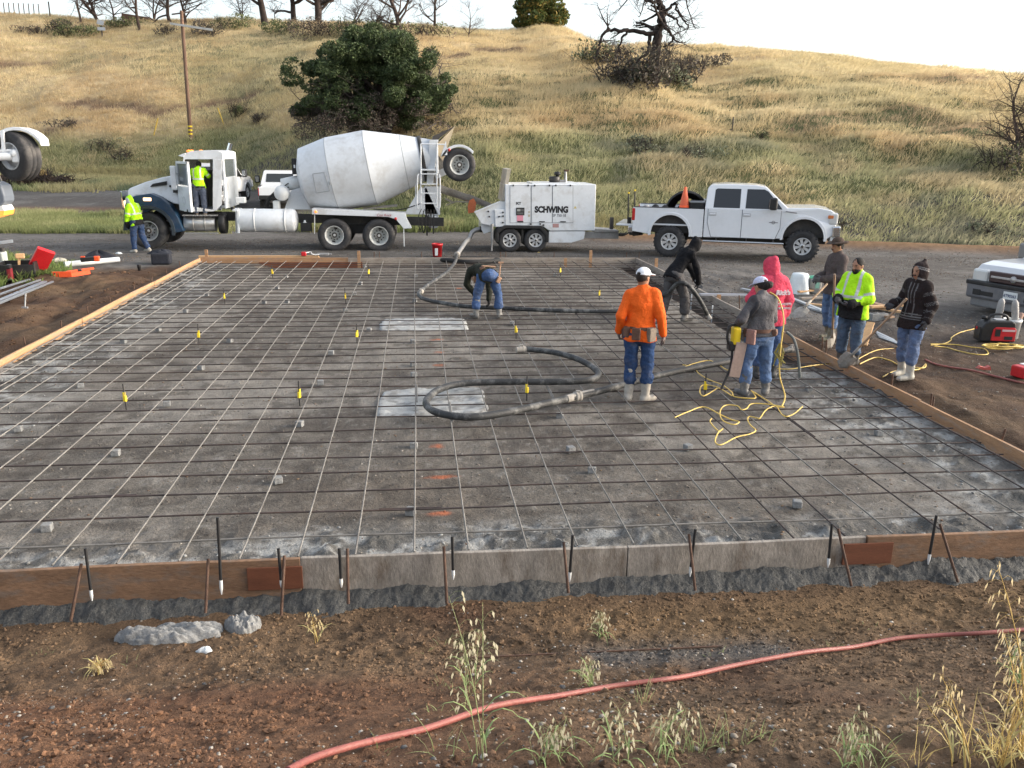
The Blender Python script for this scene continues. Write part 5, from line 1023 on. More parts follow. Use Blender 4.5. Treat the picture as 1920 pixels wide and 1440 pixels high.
    if D.get('gate_down'):
        m.box((-ro - .26, 0, zb + .30), (.52, W - .12, .06)); o = m.build('tailgate', paint, root, bev=.012)
    else:
        m.box((-ro - .01, 0, (zbed + zb + .12)/2 + .02), (.05, W - .06, zbed - zb - .18)); o = m.build('tailgate', paint, root, bev=.012); m = MB(); m.box((-ro - .04, 0, zbed - .14), (.012, .26, .07)); m.build('handle', black_plastic, o)
    for s in (-1, 1):
        m = MB(); m.box((-ro + .02, s*(hw - .045), zbed - .22), (.10, .105, .38), bev=.02); m.build('taillight', lamp_red, root)
        m = MB(); ft = [(WB + math.cos(R(a))*q, zaz + math.sin(R(a))*q) for q, rg in ((ra - .01, range(-8, 189, 12)), (ra + .075, range(188, -9, -12))) for a in rg]; side(m, [(x, max(z, zb)) for x, z in ft], .028, .05, s)
        m.build('wheel_arch', paint, root, bev=.012); m = MB()
        f2 = [(math.cos(R(a))*q, zaz + math.sin(R(a))*q) for q, rg in ((ra - .01, range(-8, 189, 12)), (ra + .075, range(188, -9, -12))) for a in rg]; side(m, [(x, max(z, zb)) for x, z in f2], .028, .05, s); m.build('wheel_arch', paint, root, bev=.012)
    m = MB(); m.box((-ro - .06, 0, zb + .16), (.16, W - .04, .2), 0, bev=.03); m.box((-ro - .10, 0, zb + .265), (.12, .9, .01), 1); m.build('rear_bumper', [D.get('rbump', chrome), black_plastic], root)
    m = MB(); m.box((WB/2 + .1, 0, zb - .02), (WB + 1.2, .9, .22)); m.box((0, 0, zaz + ra*.55), (1.1*ra*2, W - .5, ra)); m.box((WB, 0, zaz + ra*.55), (1.1*ra*2, W - .5, ra)); m.tube([(0, -hw + .3, zw), (0, hw - .3, zw)], .07, 10); m.ball((0, .1, zw), .17, 10); m.tube([(WB, -hw + .3, zw), (WB, hw - .3, zw)], .07, 10); m.tube([(-.9, -.35, zb), (-ro - .05, -.35, zb - .05)], .06, 8); m.box((-ro, 0, zb - .02), (.3, .9, .1)); m.build('underbody', dark_steel, root)
    m = MB(); bz_, bh_ = D.get('bz', zb + .30), D.get('bh', .34); m.box((xf + .0, 0, bz_), (.24, W - .02, bh_), 0, bev=.05); m.box((xf - .05, 0, bz_ - .24), (.2, W - .2, .22), 1, bev=.03)
    if 'bz' in D: m.box((xf + .01, 0, bz_ + bh_/2 - .03), (.245, W + .01, .09), 2, bev=.02); [m.box((xf + .115, q, bz_ - .05), (.02, .42, .09), 2, bev=.005) for q in (-.55, .55)]
    for s in (-1, 1): m.box((xf + .11, s*(hw - .28), bz_ - .04), (.05, .18, .12), 2, bev=.01)
    m.build('front_bumper', [D.get('fbump', chrome), D.get('fb2', black_plastic), black_plastic], root)
    gh_, gc_ = D.get('gh', .34), D.get('gz', zh - .23); m = MB(); m.box((xf - .015, 0, gc_), (.10, W*.56, gh_), 0, bev=.02)
    if 'gz' in D: [m.box((xf + .04, q, gc_), (.04, W*.22, .045), 1, bev=.008) for q in (-.28, .28)]; m.lathe([(0, .0), (.07, 0), (.07, .02), (0, .025)], (xf + .035, 0, gc_), (1, 0, 0), 16, 1)
    else: [m.box((xf + .04, 0, zh - .34 + .11*i), (.04, W*.50, .05), 1, bev=.008) for i in range(3)]
    m.build('grille', [D.get('grm', chrome), D.get('grb', chrome)], root)
    for s in (-1, 1):
        m = MB(); m.box((xf - .12, s*(hw - .21), zh - .22), (.26, .36, .34), 0, bev=.05); o = m.build('headlight', lamp_clear, root); m = MB(); m.box((xf - .20, s*(hw - .05), zh - .16), (.16, .06, .10), 0, bev=.02); m.build('turn_signal', amber if D.get('amber') else lamp_clear, o)
        m = MB(); mxx = xw - .42; m.box((mxx, s*(hw + .20), belt + .20), (.22, .24, .36), 0, bev=.05); m.beam((mxx + .06, s*(hw - .02), belt + .05), (mxx, s*(hw + .18), belt + .08), .05, .06); m.box((mxx - .114, s*(hw + .20), belt + .20), (.01, .16, .25), 1); m.build('mirror', [D.get('mir', black_plastic), chrome], root)
        wheel(root, (0, s*(hw - .13), zw), r, D['tw'], D['rim'], rimstyle, s); wheel(root, (WB, s*(hw - .13), zw), r, D['tw'], D['rim'], rimstyle, s)
        if D.get('board'): m = MB(); m.tube([(xc + .0, s*(hw + .05), zb - .10), (xw - .02, s*(hw + .05), zb - .10)], .055, 12, flat=.6); [m.beam((q, s*(hw + .02), zb - .10), (q, s*(hw - .4), zb), .05, .04) for q in (xc + .4, xc + 1.3, xc + 2.1)]; m.build('running_board', chrome, root)
    return bo
fd = dict(WB=3.97, W=2.03, ro=1.17, fo=.93, zb=.64, zbed=1.50, zh=1.53, zc=1.60, zr=2.24, xc=1.02, x1=1.3, x2=2.80, xw=3.44, r=.475, ra=.60, za=.70, tw=.34, rim=.255, doors=[1.12, 2.14, 3.28], board=True, amber=True, gate_down=True, fb2=white_plastic,
          win=[[(1.27, 1.55), (2.06, 1.55), (2.06, 2.12), (1.36, 2.12), (1.30, 2.08)], [(2.22, 1.55), (3.30, 1.55), (3.22, 1.66), (2.86, 2.06), (2.74, 2.12), (2.24, 2.12)]])
pk = empty('pickup_truck', (8.17, 26.95, GZ + .02), 'white lifted crew cab pickup truck with orange cone and hose reel in its bed', 'pickup truck', None, R(-20.5))
pickup(pk, fd, pickup_paint, 'mud')
m = MB(); m.tube([(WBx, y_, .95 + z_) for WBx, y_, z_ in ((4.0, -.62, -.35), (4.05, -.62, .15))], .035, 8); m.build('shock_absorber', chrome, pk)
m = MB(); m.tube([(2.95, -1.027, 1.16), (3.2, -1.027, 1.16)], .012, 6); m.lathe([(.05, 0), (.05, .006), (.035, .006), (.035, 0)], (3.07, -1.024, 1.16), (0, -1, 0), 18); m.tube([(3.40, -1.02, 1.50), (3.72, -1.02, 1.46)], .014, 6); m.build('side_emblem', M('emblem_grey', (.2, .19, .2), .35), pk)
for s in (-1, 1):
    m = MB(); m.tube([(-1.33, s*.9, .98), (-1.35, s*.9, 1.9)], .022, 8); m.ball((-1.35, s*.9, 1.92), .035, 8, 1); m.box((-1.30, s*.75, 1.06), (.12, .12, .2)); m.build('marker_pole', [black_plastic, yel], pk)
# things in the bed: reel, cone, tools
RZ = R(-20.5)
def inbed(x, y, z): c, s = math.cos(RZ), math.sin(RZ); return Vector((8.17 + c*x - s*y, 26.95 + s*x + c*y, GZ + .02 + z))
rl = empty('hose_reel', inbed(.42, .0, 1.02), 'large round black hose coil standing in the white pickup bed', 'hose reel', None, RZ)
m = MB()
for k in range(5): m.lathe([(.60 - .05*k, -.12), (.66 - .05*k, -.04), (.66 - .05*k, .06), (.60 - .05*k, .14)], (0, -.25 + .13*k, .33), (0, 1, 0), 40)
m.build('coil', black_rubber, rl); m = MB(); m.lathe([(.2, -.4), (.3, -.38), (.3, .42), (0, .44)], (0, 0, .33), (0, 1, 0), 24); m.box((0, 0, .05), (.7, .6, .1)); m.build('drum', dark_steel, rl)
cn = empty('traffic_cone', inbed(.38, -.74, 1.36), 'orange traffic cone standing in the white pickup bed', 'traffic cone', None, RZ)
m = MB(); m.lathe([(.16, 0), (.17, .03), (.15, .06), (.14, .19), (.035, .70), (.03, .70)], (0, 0, .08), (0, 0, 1), 24); m.build('cone', M('cone_orange', (.68, .13, .055), .6, var=.1), cn); m = MB(); m.box((0, 0, .05), (.36, .36, .06), bev=.02); m.lathe([(.155, 0), (.155, .14), (.145, .14)], (0, 0, .08), (0, 0, 1), 20); m.build('base', M('cone_bright', (.9, .12, .03), .5), cn)
bx = empty('tool_box', inbed(.78, 0, 1.02), 'flat black tool box across the front of the white pickup bed', 'tool box', None, RZ); m = MB(); m.box((0, 0, .34), (.42, 1.7, .62), bev=.02); m.build('box', black_plastic, bx); m = MB(); m.box((0, 0, .67), (.46, 1.76, .05), bev=.015); m.build('lid', M('lid_grey', (.2, .21, .22), .4), bx)
for (x, y, s_, lb) in ((-.85, -.6, .10, 'small grey clamp pile on the rear of the white pickup bed'), (-.55, -.5, .12, 'round black fitting in the white pickup bed, second from its tail'), (-.25, -.55, .11, 'black pump fitting in the white pickup bed beside the cone')):
    o = empty('hose_fitting', inbed(x, y, 1.36), lb, 'hose fitting', 'hose fittings in the pickup bed', RZ); m = MB(); m.lathe([(.05, 0), (s_, .02), (s_, .12), (.06, .15), (.06, .2), (0, .2)], (0, 0, .06), (.3, 1, .4), 14); m.box((0, .1, .02), (.3, .3, .12)); m.build('fitting', black_plastic if 'black' in lb else steel, o)
# the two pickups parked behind the mixer
silver_bright = M('silver_bright', (.60, .61, .62), .3, metal=.1, var=.04, coat=.4)
td = dict(WB=3.55, W=1.9, ro=1.05, fo=.85, zb=.48, zbed=1.12, zh=1.08, zc=1.18, zr=1.80, xc=.95, x1=1.2, x2=2.45, xw=3.0, r=.39, ra=.47, za=.42, tw=.26, rim=.22, doors=[1.0, 1.9, 2.85], rbump=black_plastic, fbump=silver_paint,
          win=[[(1.15, 1.17), (1.84, 1.17), (1.84, 1.70), (1.25, 1.70)], [(1.94, 1.17), (2.85, 1.17), (2.48, 1.66), (2.36, 1.70), (1.96, 1.70)]])
c = aty(474, 345, 45.0); s1 = empty('pickup_truck', (c.x - 4.4*math.cos(R(83)) - .95*math.sin(R(83)), 45.0 - 4.4*math.sin(R(83)) + .95*math.cos(R(83)), aty(470, 374, 44.5).z - .02), 'silver crew cab pickup truck parked behind the mixer cab', 'pickup truck', None, R(83)); pickup(s1, td, silver_bright, 'alloy')
c = aty(518, 376, 41); td2 = dict(td); s2 = empty('pickup_truck', (c.x, 42.3, gz(c.x, 42)), 'white pickup truck parked tail first behind the mixer drum front', 'pickup truck', None, R(97)); pickup(s2, td2, pickup_paint, 'alloy')
# front of the pickup at the right edge
gd = dict(bev=.07, WB=3.4, W=2.0, ro=1.1, fo=.86, zb=.38, zbed=.95, zh=.96, zc=1.06, zr=1.66, bz=.48, bh=.36, gz=.79, gh=.22, xc=.9, x1=1.2, x2=2.2, xw=2.75, r=.38, ra=.46, za=.42, tw=.28, rim=.20, doors=[.95, 2.7], fbump=M('bumper_grey', (.12, .12, .13), .5, var=.1, dirt=(.3, .28, .25), damt=.4), fb2=M('bumper_grey_low', (.16, .16, .165), .5, var=.1), grm=M('grille_black', (.05, .03, .03), .4), grb=M('grille_bar', (.42, .40, .39), .4, metal=.4), mir=M('mirror_grey', (.2, .19, .18), .4), ws=M('screen_glass', (.30, .36, .40), .05, spec=1., coat=.5),
          win=[[(1.15, 1.01), (2.6, 1.01), (2.2, 1.54), (1.2, 1.54)]])
fx, fy = 12.08, 15.95; ang = R(198); L_ = 3.4 + .86
td_ = empty('pickup_truck', (fx - math.cos(ang)*L_, fy - math.sin(ang)*L_, GZ), 'silver pickup truck at the right edge, grey bumper and black grille facing left', 'pickup truck', None, ang); pickup(td_, gd, silver_paint, 'alloy')
m = MB(); m.box((L_ + .128, .05, .47), (.012, .31, .155), 0, bev=.003); m.text('6T90363', .085, 1, Matrix.Translation((L_ + .137, -.095, .44)) @ Matrix.Rotation(R(90), 4, 'Z') @ Matrix.Rotation(R(90), 4, 'X'), bold=.002, sx=.9, depth=.001); m.build('license_plate', [white_plastic, M('plate_blue', (.04, .05, .12), .5)], td_)
# rear end of a second mixer at the left edge
lm = empty('mixer_truck', (-14.9, 20.4, GZ), 'rear of a second white mixer truck with raised booster wheel at the left edge', 'mixer truck')
U = Px(lm, 20.3); wheel(lm, U(33, 293, .25), .53, .42, .29, 'inner', -1, alloy, yaw=R(-28))
m = MB(); cB = U(33, 293, .0); arc = [(cB.x + math.cos(R(a))*r_, cB.z + math.sin(R(a))*r_) for r_, rg in ((.55, range(24, 150, 14)), (.62, range(149, 23, -14))) for a in rg]; m.prism(arc, U.y(.05), U.y(.5)); m.build('booster_fender', white_paint, lm, bev=.01)
m = MB(); m.tube([U(-60, 295, -.2), U(22, 293, -.02)], .09, 12); m.beam(U(4, 245, -.02), U(8, 292, -.02), .06, .06); m.beam(U(-60, 283, -.1), U(22, 282, -.02), .05, .05); m.ball(U(27, 288, -.02), .1, 10); m.box(U(30, 296, -.02), (.15, .12, .2), bev=.03); m.build('booster_axle', white_paint, lm)
m = MB(); m.beam(U(-55, 250, .5), U(-50, 440, .5), .3, .3); m.beam(U(-55, 250, -1.), U(-50, 440, -1.), .3, .3); m.box(U(-90, 420, .0), (1.4, 1.0, .3)); m.box(U(-60, 280, -.2), (.3, 1.7, .3)); m.beam(U(-40, 262, .3), U(-4, 345, .0), .08, .08); m.build('rear_frame', white_paint, lm, bev=.01)
m = MB(); m.prism([(q.x, q.z) for q in (U(-14, 340), U(2, 348), (U(8, 368)), U(9, 378), U(2, 386), U(-14, 386))], U.y(0), U.y(.5)); m.build('light_panel', M('panel_bluegrey', (.12, .14, .17), .4), lm, bev=.03)
m = MB(); m.prism([(q.x, q.z) for q in (U(-14, 386), U(3, 386), U(8, 395), U(-14, 396))], U.y(0), U.y(.5), 1); m.prism([(q.x, q.z) for q in (U(-14, 396), U(8, 395), U(6, 404), U(-14, 410))], U.y(0), U.y(.5)); m.build('warning_panel', [lamp_orange, white_plastic], lm)
m = MB(); trough(m, U(-60, 350, .3), U(-12, 330, .3), .3, .3); m.build('chute', dusty_steel, lm)
# ------------------------------------------------------------------ trees, shrubs, hillside things
def at_ridge(px):
    c = aty(px, 60, 90); 
    for _ in range(6): yc = float(np.interp(c.x, CX, CY)); c = aty(px, 60, yc)
    return Vector((c.x, yc, gz(c.x, yc)))
def branch(m, rnd, p, d, L, r, depth, droop=.0, up_=.1, wig=.35, split=3):
    n = 5; pts = [p]; rs = [r]; q = p.copy()
    for k in range(n):
        d = (d + Vector((rnd.gauss(0, wig), rnd.gauss(0, wig), rnd.gauss(0, wig*.7) + up_ - droop*k/n))*.5).normalized(); q = q + d*L/n; pts.append(q.copy()); rs.append(r*(1 - .55*(k + 1)/n))
    m.tube(pts, rs, 6 if depth > 1 else 4, cap=False)
    if depth <= 0: return
    for k in range(split + (1 if depth > 1 else 2)):
        i = rnd.randint(1 if depth < 3 else 2, n); nd = (d*.5 + Vector((rnd.gauss(0, .75), rnd.gauss(0, .75), rnd.gauss(.1, .45)))).normalized()
        branch(m, rnd, pts[i], nd, L*rnd.uniform(.5, .75), rs[i]*.62, depth - 1, droop, up_, wig, split)
def bare_tree(px, py, h, r, label, seed, lean_=(0, 0), depth=4, group='burnt bare trees along the ridge', n=1, mat=None, droop=.05, sink=.3):
    p = onhill(px, py) or at_ridge(px); root = empty('bare_tree', p, label, 'tree', group); rnd = random.Random(seed); m = MB(); tr_ = MB()
    for k in range(n):
        d = Vector((lean_[0] + (rnd.uniform(-.3, .3) if n > 1 else 0), lean_[1], 1)).normalized(); pts = [Vector((0, 0, -sink))]; rs = [r*1.25]; q = Vector((0, 0, 0)); N = 6
        for j in range(N):
            pts.append(q.copy()); rs.append(r*(1 - .5*j/N)); d = (d + Vector((rnd.gauss(0, .12), rnd.gauss(0, .12), .03))).normalized(); q = q + d*h*.55/N
        tr_.tube(pts, rs, 9)
        for j in range(8):
            i = rnd.randint(2, N); a = rnd.uniform(0, 6.28); branch(m, rnd, pts[i], Vector((math.cos(a), math.sin(a)*.8, rnd.uniform(.1, .9))).normalized(), h*rnd.uniform(.25, .45), rs[i]*.55, depth - 1, droop)
        branch(m, rnd, pts[-1], d, h*.45, rs[-1]*.9, depth - 1, droop)
    tr_.build('trunk', mat or burnt_bark, root); m.build('crown', mat or burnt_bark, root); return root
bt = [(152, 44, 7.0, .16, 'bare grey tree at the left end of the ridge', (-.1, 0), 1), (183, 40, 6.5, .24, 'bushy bare tree with low spreading limbs, second along the ridge', (-.15, 0), 2), (217, 38, 7.5, .13, 'thin bare tree right of the bushy bare tree', (.1, 0), 1), (262, 55, 7.5, .22, 'dark bare tree standing in front of the ridge shed', (0, 0), 1), (291, 35, 6.5, .13, 'thin pale bare tree just left of the utility pole top', (0, 0), 2), (318, 42, 8.5, .26, 'dark upright bare tree nearest the left of the utility pole', (-.1, 0), 1), (348, 46, 6.5, .2, 'bare tree directly behind the utility pole', (.05, 0), 1),
      (497, 48, 10., .42, 'thick straight burnt trunk on the ridge left of the oak', (-.03, 0), 1), (552, 38, 10., .34, 'burnt trunk with a slanting limb, second left of the oak', (-.08, 0), 1), (597, 40, 9.5, .40, 'double burnt trunk forking from its base above the oak', (.15, 0), 2), (752, 64, 8.0, .26, 'leaning burnt tree rising behind the oak crown', (-.25, 0), 1), (815, 54, 6.0, .16, 'small burnt tree with upright twigs right of the oak', (.05, 0), 1), (878, 72, 3.4, .07, 'thin burnt sapling on the ridge between the oak and the green tree', (0, 0), 1), (455, 40, 4.5, .09, 'pale twiggy sapling on the ridge right of the utility pole', (0, 0), 2), (660, 52, 4., .1, 'low arching burnt shrub tree just left of the oak top', (.6, 0), 2), (700, 56, 3.5, .1, 'low arching burnt shrub tree behind the oak top', (.5, 0), 2)]
for i, (px, py, h_, r, lb, ln, n) in enumerate(bt): bare_tree(px, py, h_, r*(.75 if px < 480 else .9), lb, 31 + i, ln, 4, n=n, mat=burnt_bark if r > .3 else bark)
# the big burnt tree on the right, with its long drooping limb
p = onhill(1214, 158); bt_ = empty('bare_tree', p, 'tall burnt tree on the right of the ridge with a long drooping limb', 'tree', 'burnt bare trees along the ridge'); Z_ = Px(bt_, p.y); m = MB(); c_ = MB(); rnd = random.Random(77)
def limb(mm, pts, r0, r1, tw=3, dep=2):
    P = smooth_path([Z_(*q) for q in pts], 4); n = len(P); rs = [r0 + (r1 - r0)*k/(n - 1) for k in range(n)]; P = [a + Vector((rnd.gauss(0, .03), rnd.gauss(0, .12), rnd.gauss(0, .03))) for a in P]; mm.tube(P, rs, 8)
    for k in range(tw): i = rnd.randint(n//3, n - 1); branch(c_, rnd, P[i], Vector((rnd.gauss(0, .7), rnd.gauss(0, .6), rnd.gauss(-.1, .7))).normalized(), rnd.uniform(.8, 1.7), rs[i]*.5, dep, .25)
k_ = p.y/F_PX*1.03
limb(m, [(1216, 165), (1222, 140), (1227, 105), (1232, 75), (1238, 45), (1243, 25), (1237, 5), (1238, -30)], 11*k_, 4*k_, 5)
for pts, a, b, tw in (([(1230, 62), (1205, 61), (1185, 57), (1165, 59), (1142, 57), (1130, 65), (1124, 80), (1122, 95), (1112, 108)], 4, 1.5, 6), ([(1173, 60), (1165, 75), (1160, 90), (1163, 105), (1158, 118)], 2.2, 1, 3), ([(1219, 66), (1217, 85), (1213, 100), (1195, 115), (1190, 130)], 3.5, 1.5, 2), ([(1245, 28), (1258, 12), (1266, 6), (1272, 22), (1284, 40), (1290, 55)], 3, 1, 6), ([(1247, 25), (1262, 32), (1272, 42), (1278, 52)], 2.6, 1, 4), ([(1243, 48), (1255, 60), (1262, 70), (1258, 80), (1245, 90)], 3, 1.2, 5), ([(1238, 8), (1225, 2), (1208, 0), (1200, -8)], 3, 1.5, 6), ([(1208, 0), (1204, 20), (1198, 34)], 1.2, .6, 4), ([(1262, 70), (1275, 80), (1285, 78)], 1.4, .6, 4), ([(1238, -5), (1215, -25), (1185, -10), (1160, 20)], 2.4, .7, 9), ([(1238, -20), (1265, -25), (1285, 0), (1305, 55)], 2.2, .7, 9)):
    limb(m, pts, a*k_, b*k_, tw)
m.build('trunk', burnt_bark, bt_); c_.build('crown', burnt_bark, bt_)
bare_tree(1912, 296, 4.2, .10, 'bare twiggy sapling on the bank at the right edge', 91, (-.1, 0), 4, group=None, n=3, mat=bark)
def leafcloud(name, parent, C, N, size, cols, lumps, loc_mats, seed=1, squash=1., clump=None):
    """leaves on and in a set of ellipsoid lumps; C: list of (centre, radii)"""
    rg = np.random.default_rng(seed); w_ = np.array([r[0]*r[1] + r[1]*r[2] + r[0]*r[2] for c, r in C]); k = rg.choice(len(C), N, p=w_/w_.sum()); c = np.array([q[0] for q in C])[k]; r = np.array([q[1] for q in C])[k]
    u = rg.normal(size=(N, 3)); u /= np.linalg.norm(u, axis=1)[:, None]; rad = rg.uniform(.55, 1.05, N)**.6; P = c + u*r*rad[:, None]
    if clump: f = .6*n3(P[:, 0]*clump, P[:, 1]*clump, P[:, 2]*clump, seed) + .4*n3(P[:, 0]*clump*2.7, P[:, 1]*clump*2.7, P[:, 2]*clump*2.7, seed + 1); kk = f > rg.uniform(.36, .52, N); P, k = P[kk], k[kk]
    n = len(P); a = rg.normal(size=(n, 3)); a /= np.linalg.norm(a, axis=1)[:, None]; b = np.cross(a, rg.normal(size=(n, 3))); b /= np.linalg.norm(b, axis=1)[:, None]; s = size*rg.uniform(.5, 1.3, n)[:, None]
    V = np.stack([P - a*s, P + b*s*.55, P + a*s, P - b*s*.55], 1).reshape(-1, 3); Fc = np.arange(4*n).reshape(-1, 4)
    base = np.asarray(cols)[rg.integers(0, len(cols), n)]*rg.uniform(.65, 1.4, (n, 1)); return npmesh(name, V, Fc, leafmat, np.repeat(base, 4, 0), parent, smooth=False)
# the oak behind the drum
op = onhill(722, 268); ok = empty('oak_tree', op, 'broad dark green oak behind the mixer drum with dead grey lower branches', 'tree'); O_ = Px(ok, op.y); u = op.y/F_PX*1.02
m = MB(); rnd = random.Random(4); lim = [([(722, 275), (720, 240), (716, 205), (712, 160), (716, 110)], 12, 4), ([(716, 262), (708, 235), (690, 205), (660, 180), (620, 160)], 8, 2.5), ([(724, 255), (735, 225), (760, 195), (800, 170), (835, 150)], 7, 2.5), ([(716, 205), (690, 170), (670, 120)], 5, 2), ([(718, 200), (745, 165), (770, 110)], 5, 2), ([(708, 235), (670, 225), (620, 215), (570, 195)], 4, 1.5), ([(730, 235), (780, 215), (820, 205), (845, 195)], 4, 1.5), ([(712, 160), (690, 100), (680, 75)], 4, 1.5)]
tw_ = MB()
for pts, a, b in lim:
    P = smooth_path([O_(*q, rnd.uniform(-1.5, 1.5)*(i/len(pts))) for i, q in enumerate(pts)], 5); n = len(P); rs = [(a + (b - a)*k/(n - 1))*u for k in range(n)]; m.tube(P, rs, 9)
    for k in range(7): i = rnd.randint(n//3, n - 1); branch(tw_, rnd, P[i], Vector((rnd.gauss(0, .8), rnd.gauss(0, .8), rnd.gauss(.2, .5))).normalized(), rnd.uniform(1., 2.), rs[i]*.5, 3, .1)
m.build('trunk', burnt_bark, ok)
for k in range(60): a = rnd.uniform(0, 6.28); q = O_(rnd.uniform(570, 840), rnd.uniform(185, 250), rnd.uniform(-3, 3)); branch(tw_, rnd, q, Vector((math.cos(a), math.sin(a), rnd.uniform(-.4, .3))).normalized(), rnd.uniform(.5, 1.1), .03, 2, .4)
tw_.build('dead_branches', M('dead_twig', (.075, .062, .055), .95, var=.3), ok)
cl = [(700, 90, 60, 30), (660, 95, 50, 32), (745, 85, 55, 30), (620, 120, 42, 32), (790, 110, 42, 32), (590, 155, 42, 32), (640, 150, 50, 36), (700, 140, 60, 40), (760, 145, 55, 40), (815, 150, 42, 34), (570, 190, 36, 26), (610, 190, 40, 28), (660, 190, 45, 30), (720, 180, 50, 30), (790, 185, 45, 30), (835, 182, 26, 26), (832, 205, 22, 22), (560, 205, 22, 18), (685, 68, 45, 16), (730, 66, 40, 15), (845, 160, 18, 20)]
C = []; rg_ = np.random.default_rng(6)
for px, py, rx, ry in cl:
    for s in range(5):
        q = O_(703 + (px - 703)*.93 + rg_.normal()*rx*.5, py + rg_.normal()*ry*.5, rg_.uniform(-3.2, 3.2)*(1 - abs(py - 150)/190)); e = rx*u*rg_.uniform(.26, .5); C.append(((q.x, q.y, q.z), (e, e, e*.8)))
for k in range(80):
    a = rg_.uniform(0, 6.28); f_ = rg_.uniform(0, .92)**.6; q = O_(701 + 136*f_*math.cos(a), 148 - 82*f_*math.sin(a) + (18*f_ if math.sin(a) < 0 else 0), rg_.uniform(-3, 3)); e = u*rg_.uniform(10, 24); C.append(((q.x, q.y, q.z), (e*1.2, e, e*.85)))
leafcloud('crown', ok, C, 210000, .075, [(.060, .088, .036), (.078, .108, .042), (.045, .064, .028), (.095, .12, .058)], 0, 0, 2, clump=1.3)
C = []
for k in range(60): q = O_(rg_.uniform(565, 842), rg_.uniform(188, 252), rg_.uniform(-3, 3)); C.append(((q.x, q.y, q.z), (.7, .7, .5)))
leafcloud('dead_foliage', ok, C, 36000, .055, [(.13, .10, .085), (.16, .125, .105), (.09, .072, .062), (.075, .08, .05)], 0, 0, 3, clump=1.4)
# tree on the ridge; golden sunlight is mixed into its leaf colours
rp = at_ridge(1012); rt_ = empty('round_tree', rp, 'round green tree on the ridge with sunlit gold painted into its leaves', 'tree'); q_ = Px(rt_, rp.y); m = MB(); m.tube([q_(1012, 70), q_(1013, 40), q_(1010, 15)], [.35, .3, .15], 8); m.build('trunk', burnt_bark, rt_); C = []
for px, py, rx, ry in ((985, 20, 22, 18), (1015, 5, 24, 18), (1042, 22, 24, 18), (1010, 38, 30, 12), (1050, 38, 14, 12), (978, 42, 12, 8), (1000, -12, 22, 14), (1030, -8, 20, 14)):
    for s in range(3): a = q_(px + rg_.normal()*rx*.4, py + rg_.normal()*ry*.4, rg_.uniform(-1.6, 1.6)); e = rx*rp.y/F_PX*.85; C.append(((a.x, a.y, a.z), (e, e, e*.8)))
leafcloud('crown', rt_, C, 26000, .16, [(.075, .105, .03), (.11, .125, .035), (.055, .075, .025), (.20, .15, .04)], 0, 0, 5, clump=.9)
# shrubs
def shrub(px, py, rx, rz, cols, label, seed, n=1500, size=.10, grp='scrub bushes on the hillside', twig=True, cat='shrub'):
    p = onhill(px, py) or at_ridge(px); r = empty('shrub', p, label, cat, grp); rg2 = np.random.default_rng(seed); C = []
    for k in range(9): e = rx*rg2.uniform(.25, .5); C.append(((rg2.normal()*rx*.45, rg2.normal()*rx*.35, rz*rg2.uniform(.1, .75)), (e, e, e*rz/rx*1.1 + .05)))
    leafcloud('foliage', r, C, n, size, cols, 0, 0, seed, clump=1.5)
    if twig:
        m = MB(); rn = random.Random(seed)
        for k in range(12): a = rn.uniform(0, 6.28); branch(m, rn, Vector((rn.gauss(0, rx*.3), rn.gauss(0, rx*.3), 0)), Vector((math.cos(a)*.7, math.sin(a)*.7, 1)).normalized(), rz*rn.uniform(.7, 1.2), .035, 2, .05)
        m.build('stem', burnt_bark, r)
SAGE = [(.15, .17, .11), (.20, .21, .14), (.11, .125, .08)]; DK = [(.07, .06, .05), (.11, .095, .08), (.05, .048, .038), (.14, .12, .09)]; GRN = [(.13, .15, .065), (.17, .18, .085), (.085, .105, .045)]; BRN = [(.17, .125, .09), (.12, .09, .07), (.21, .16, .11)]
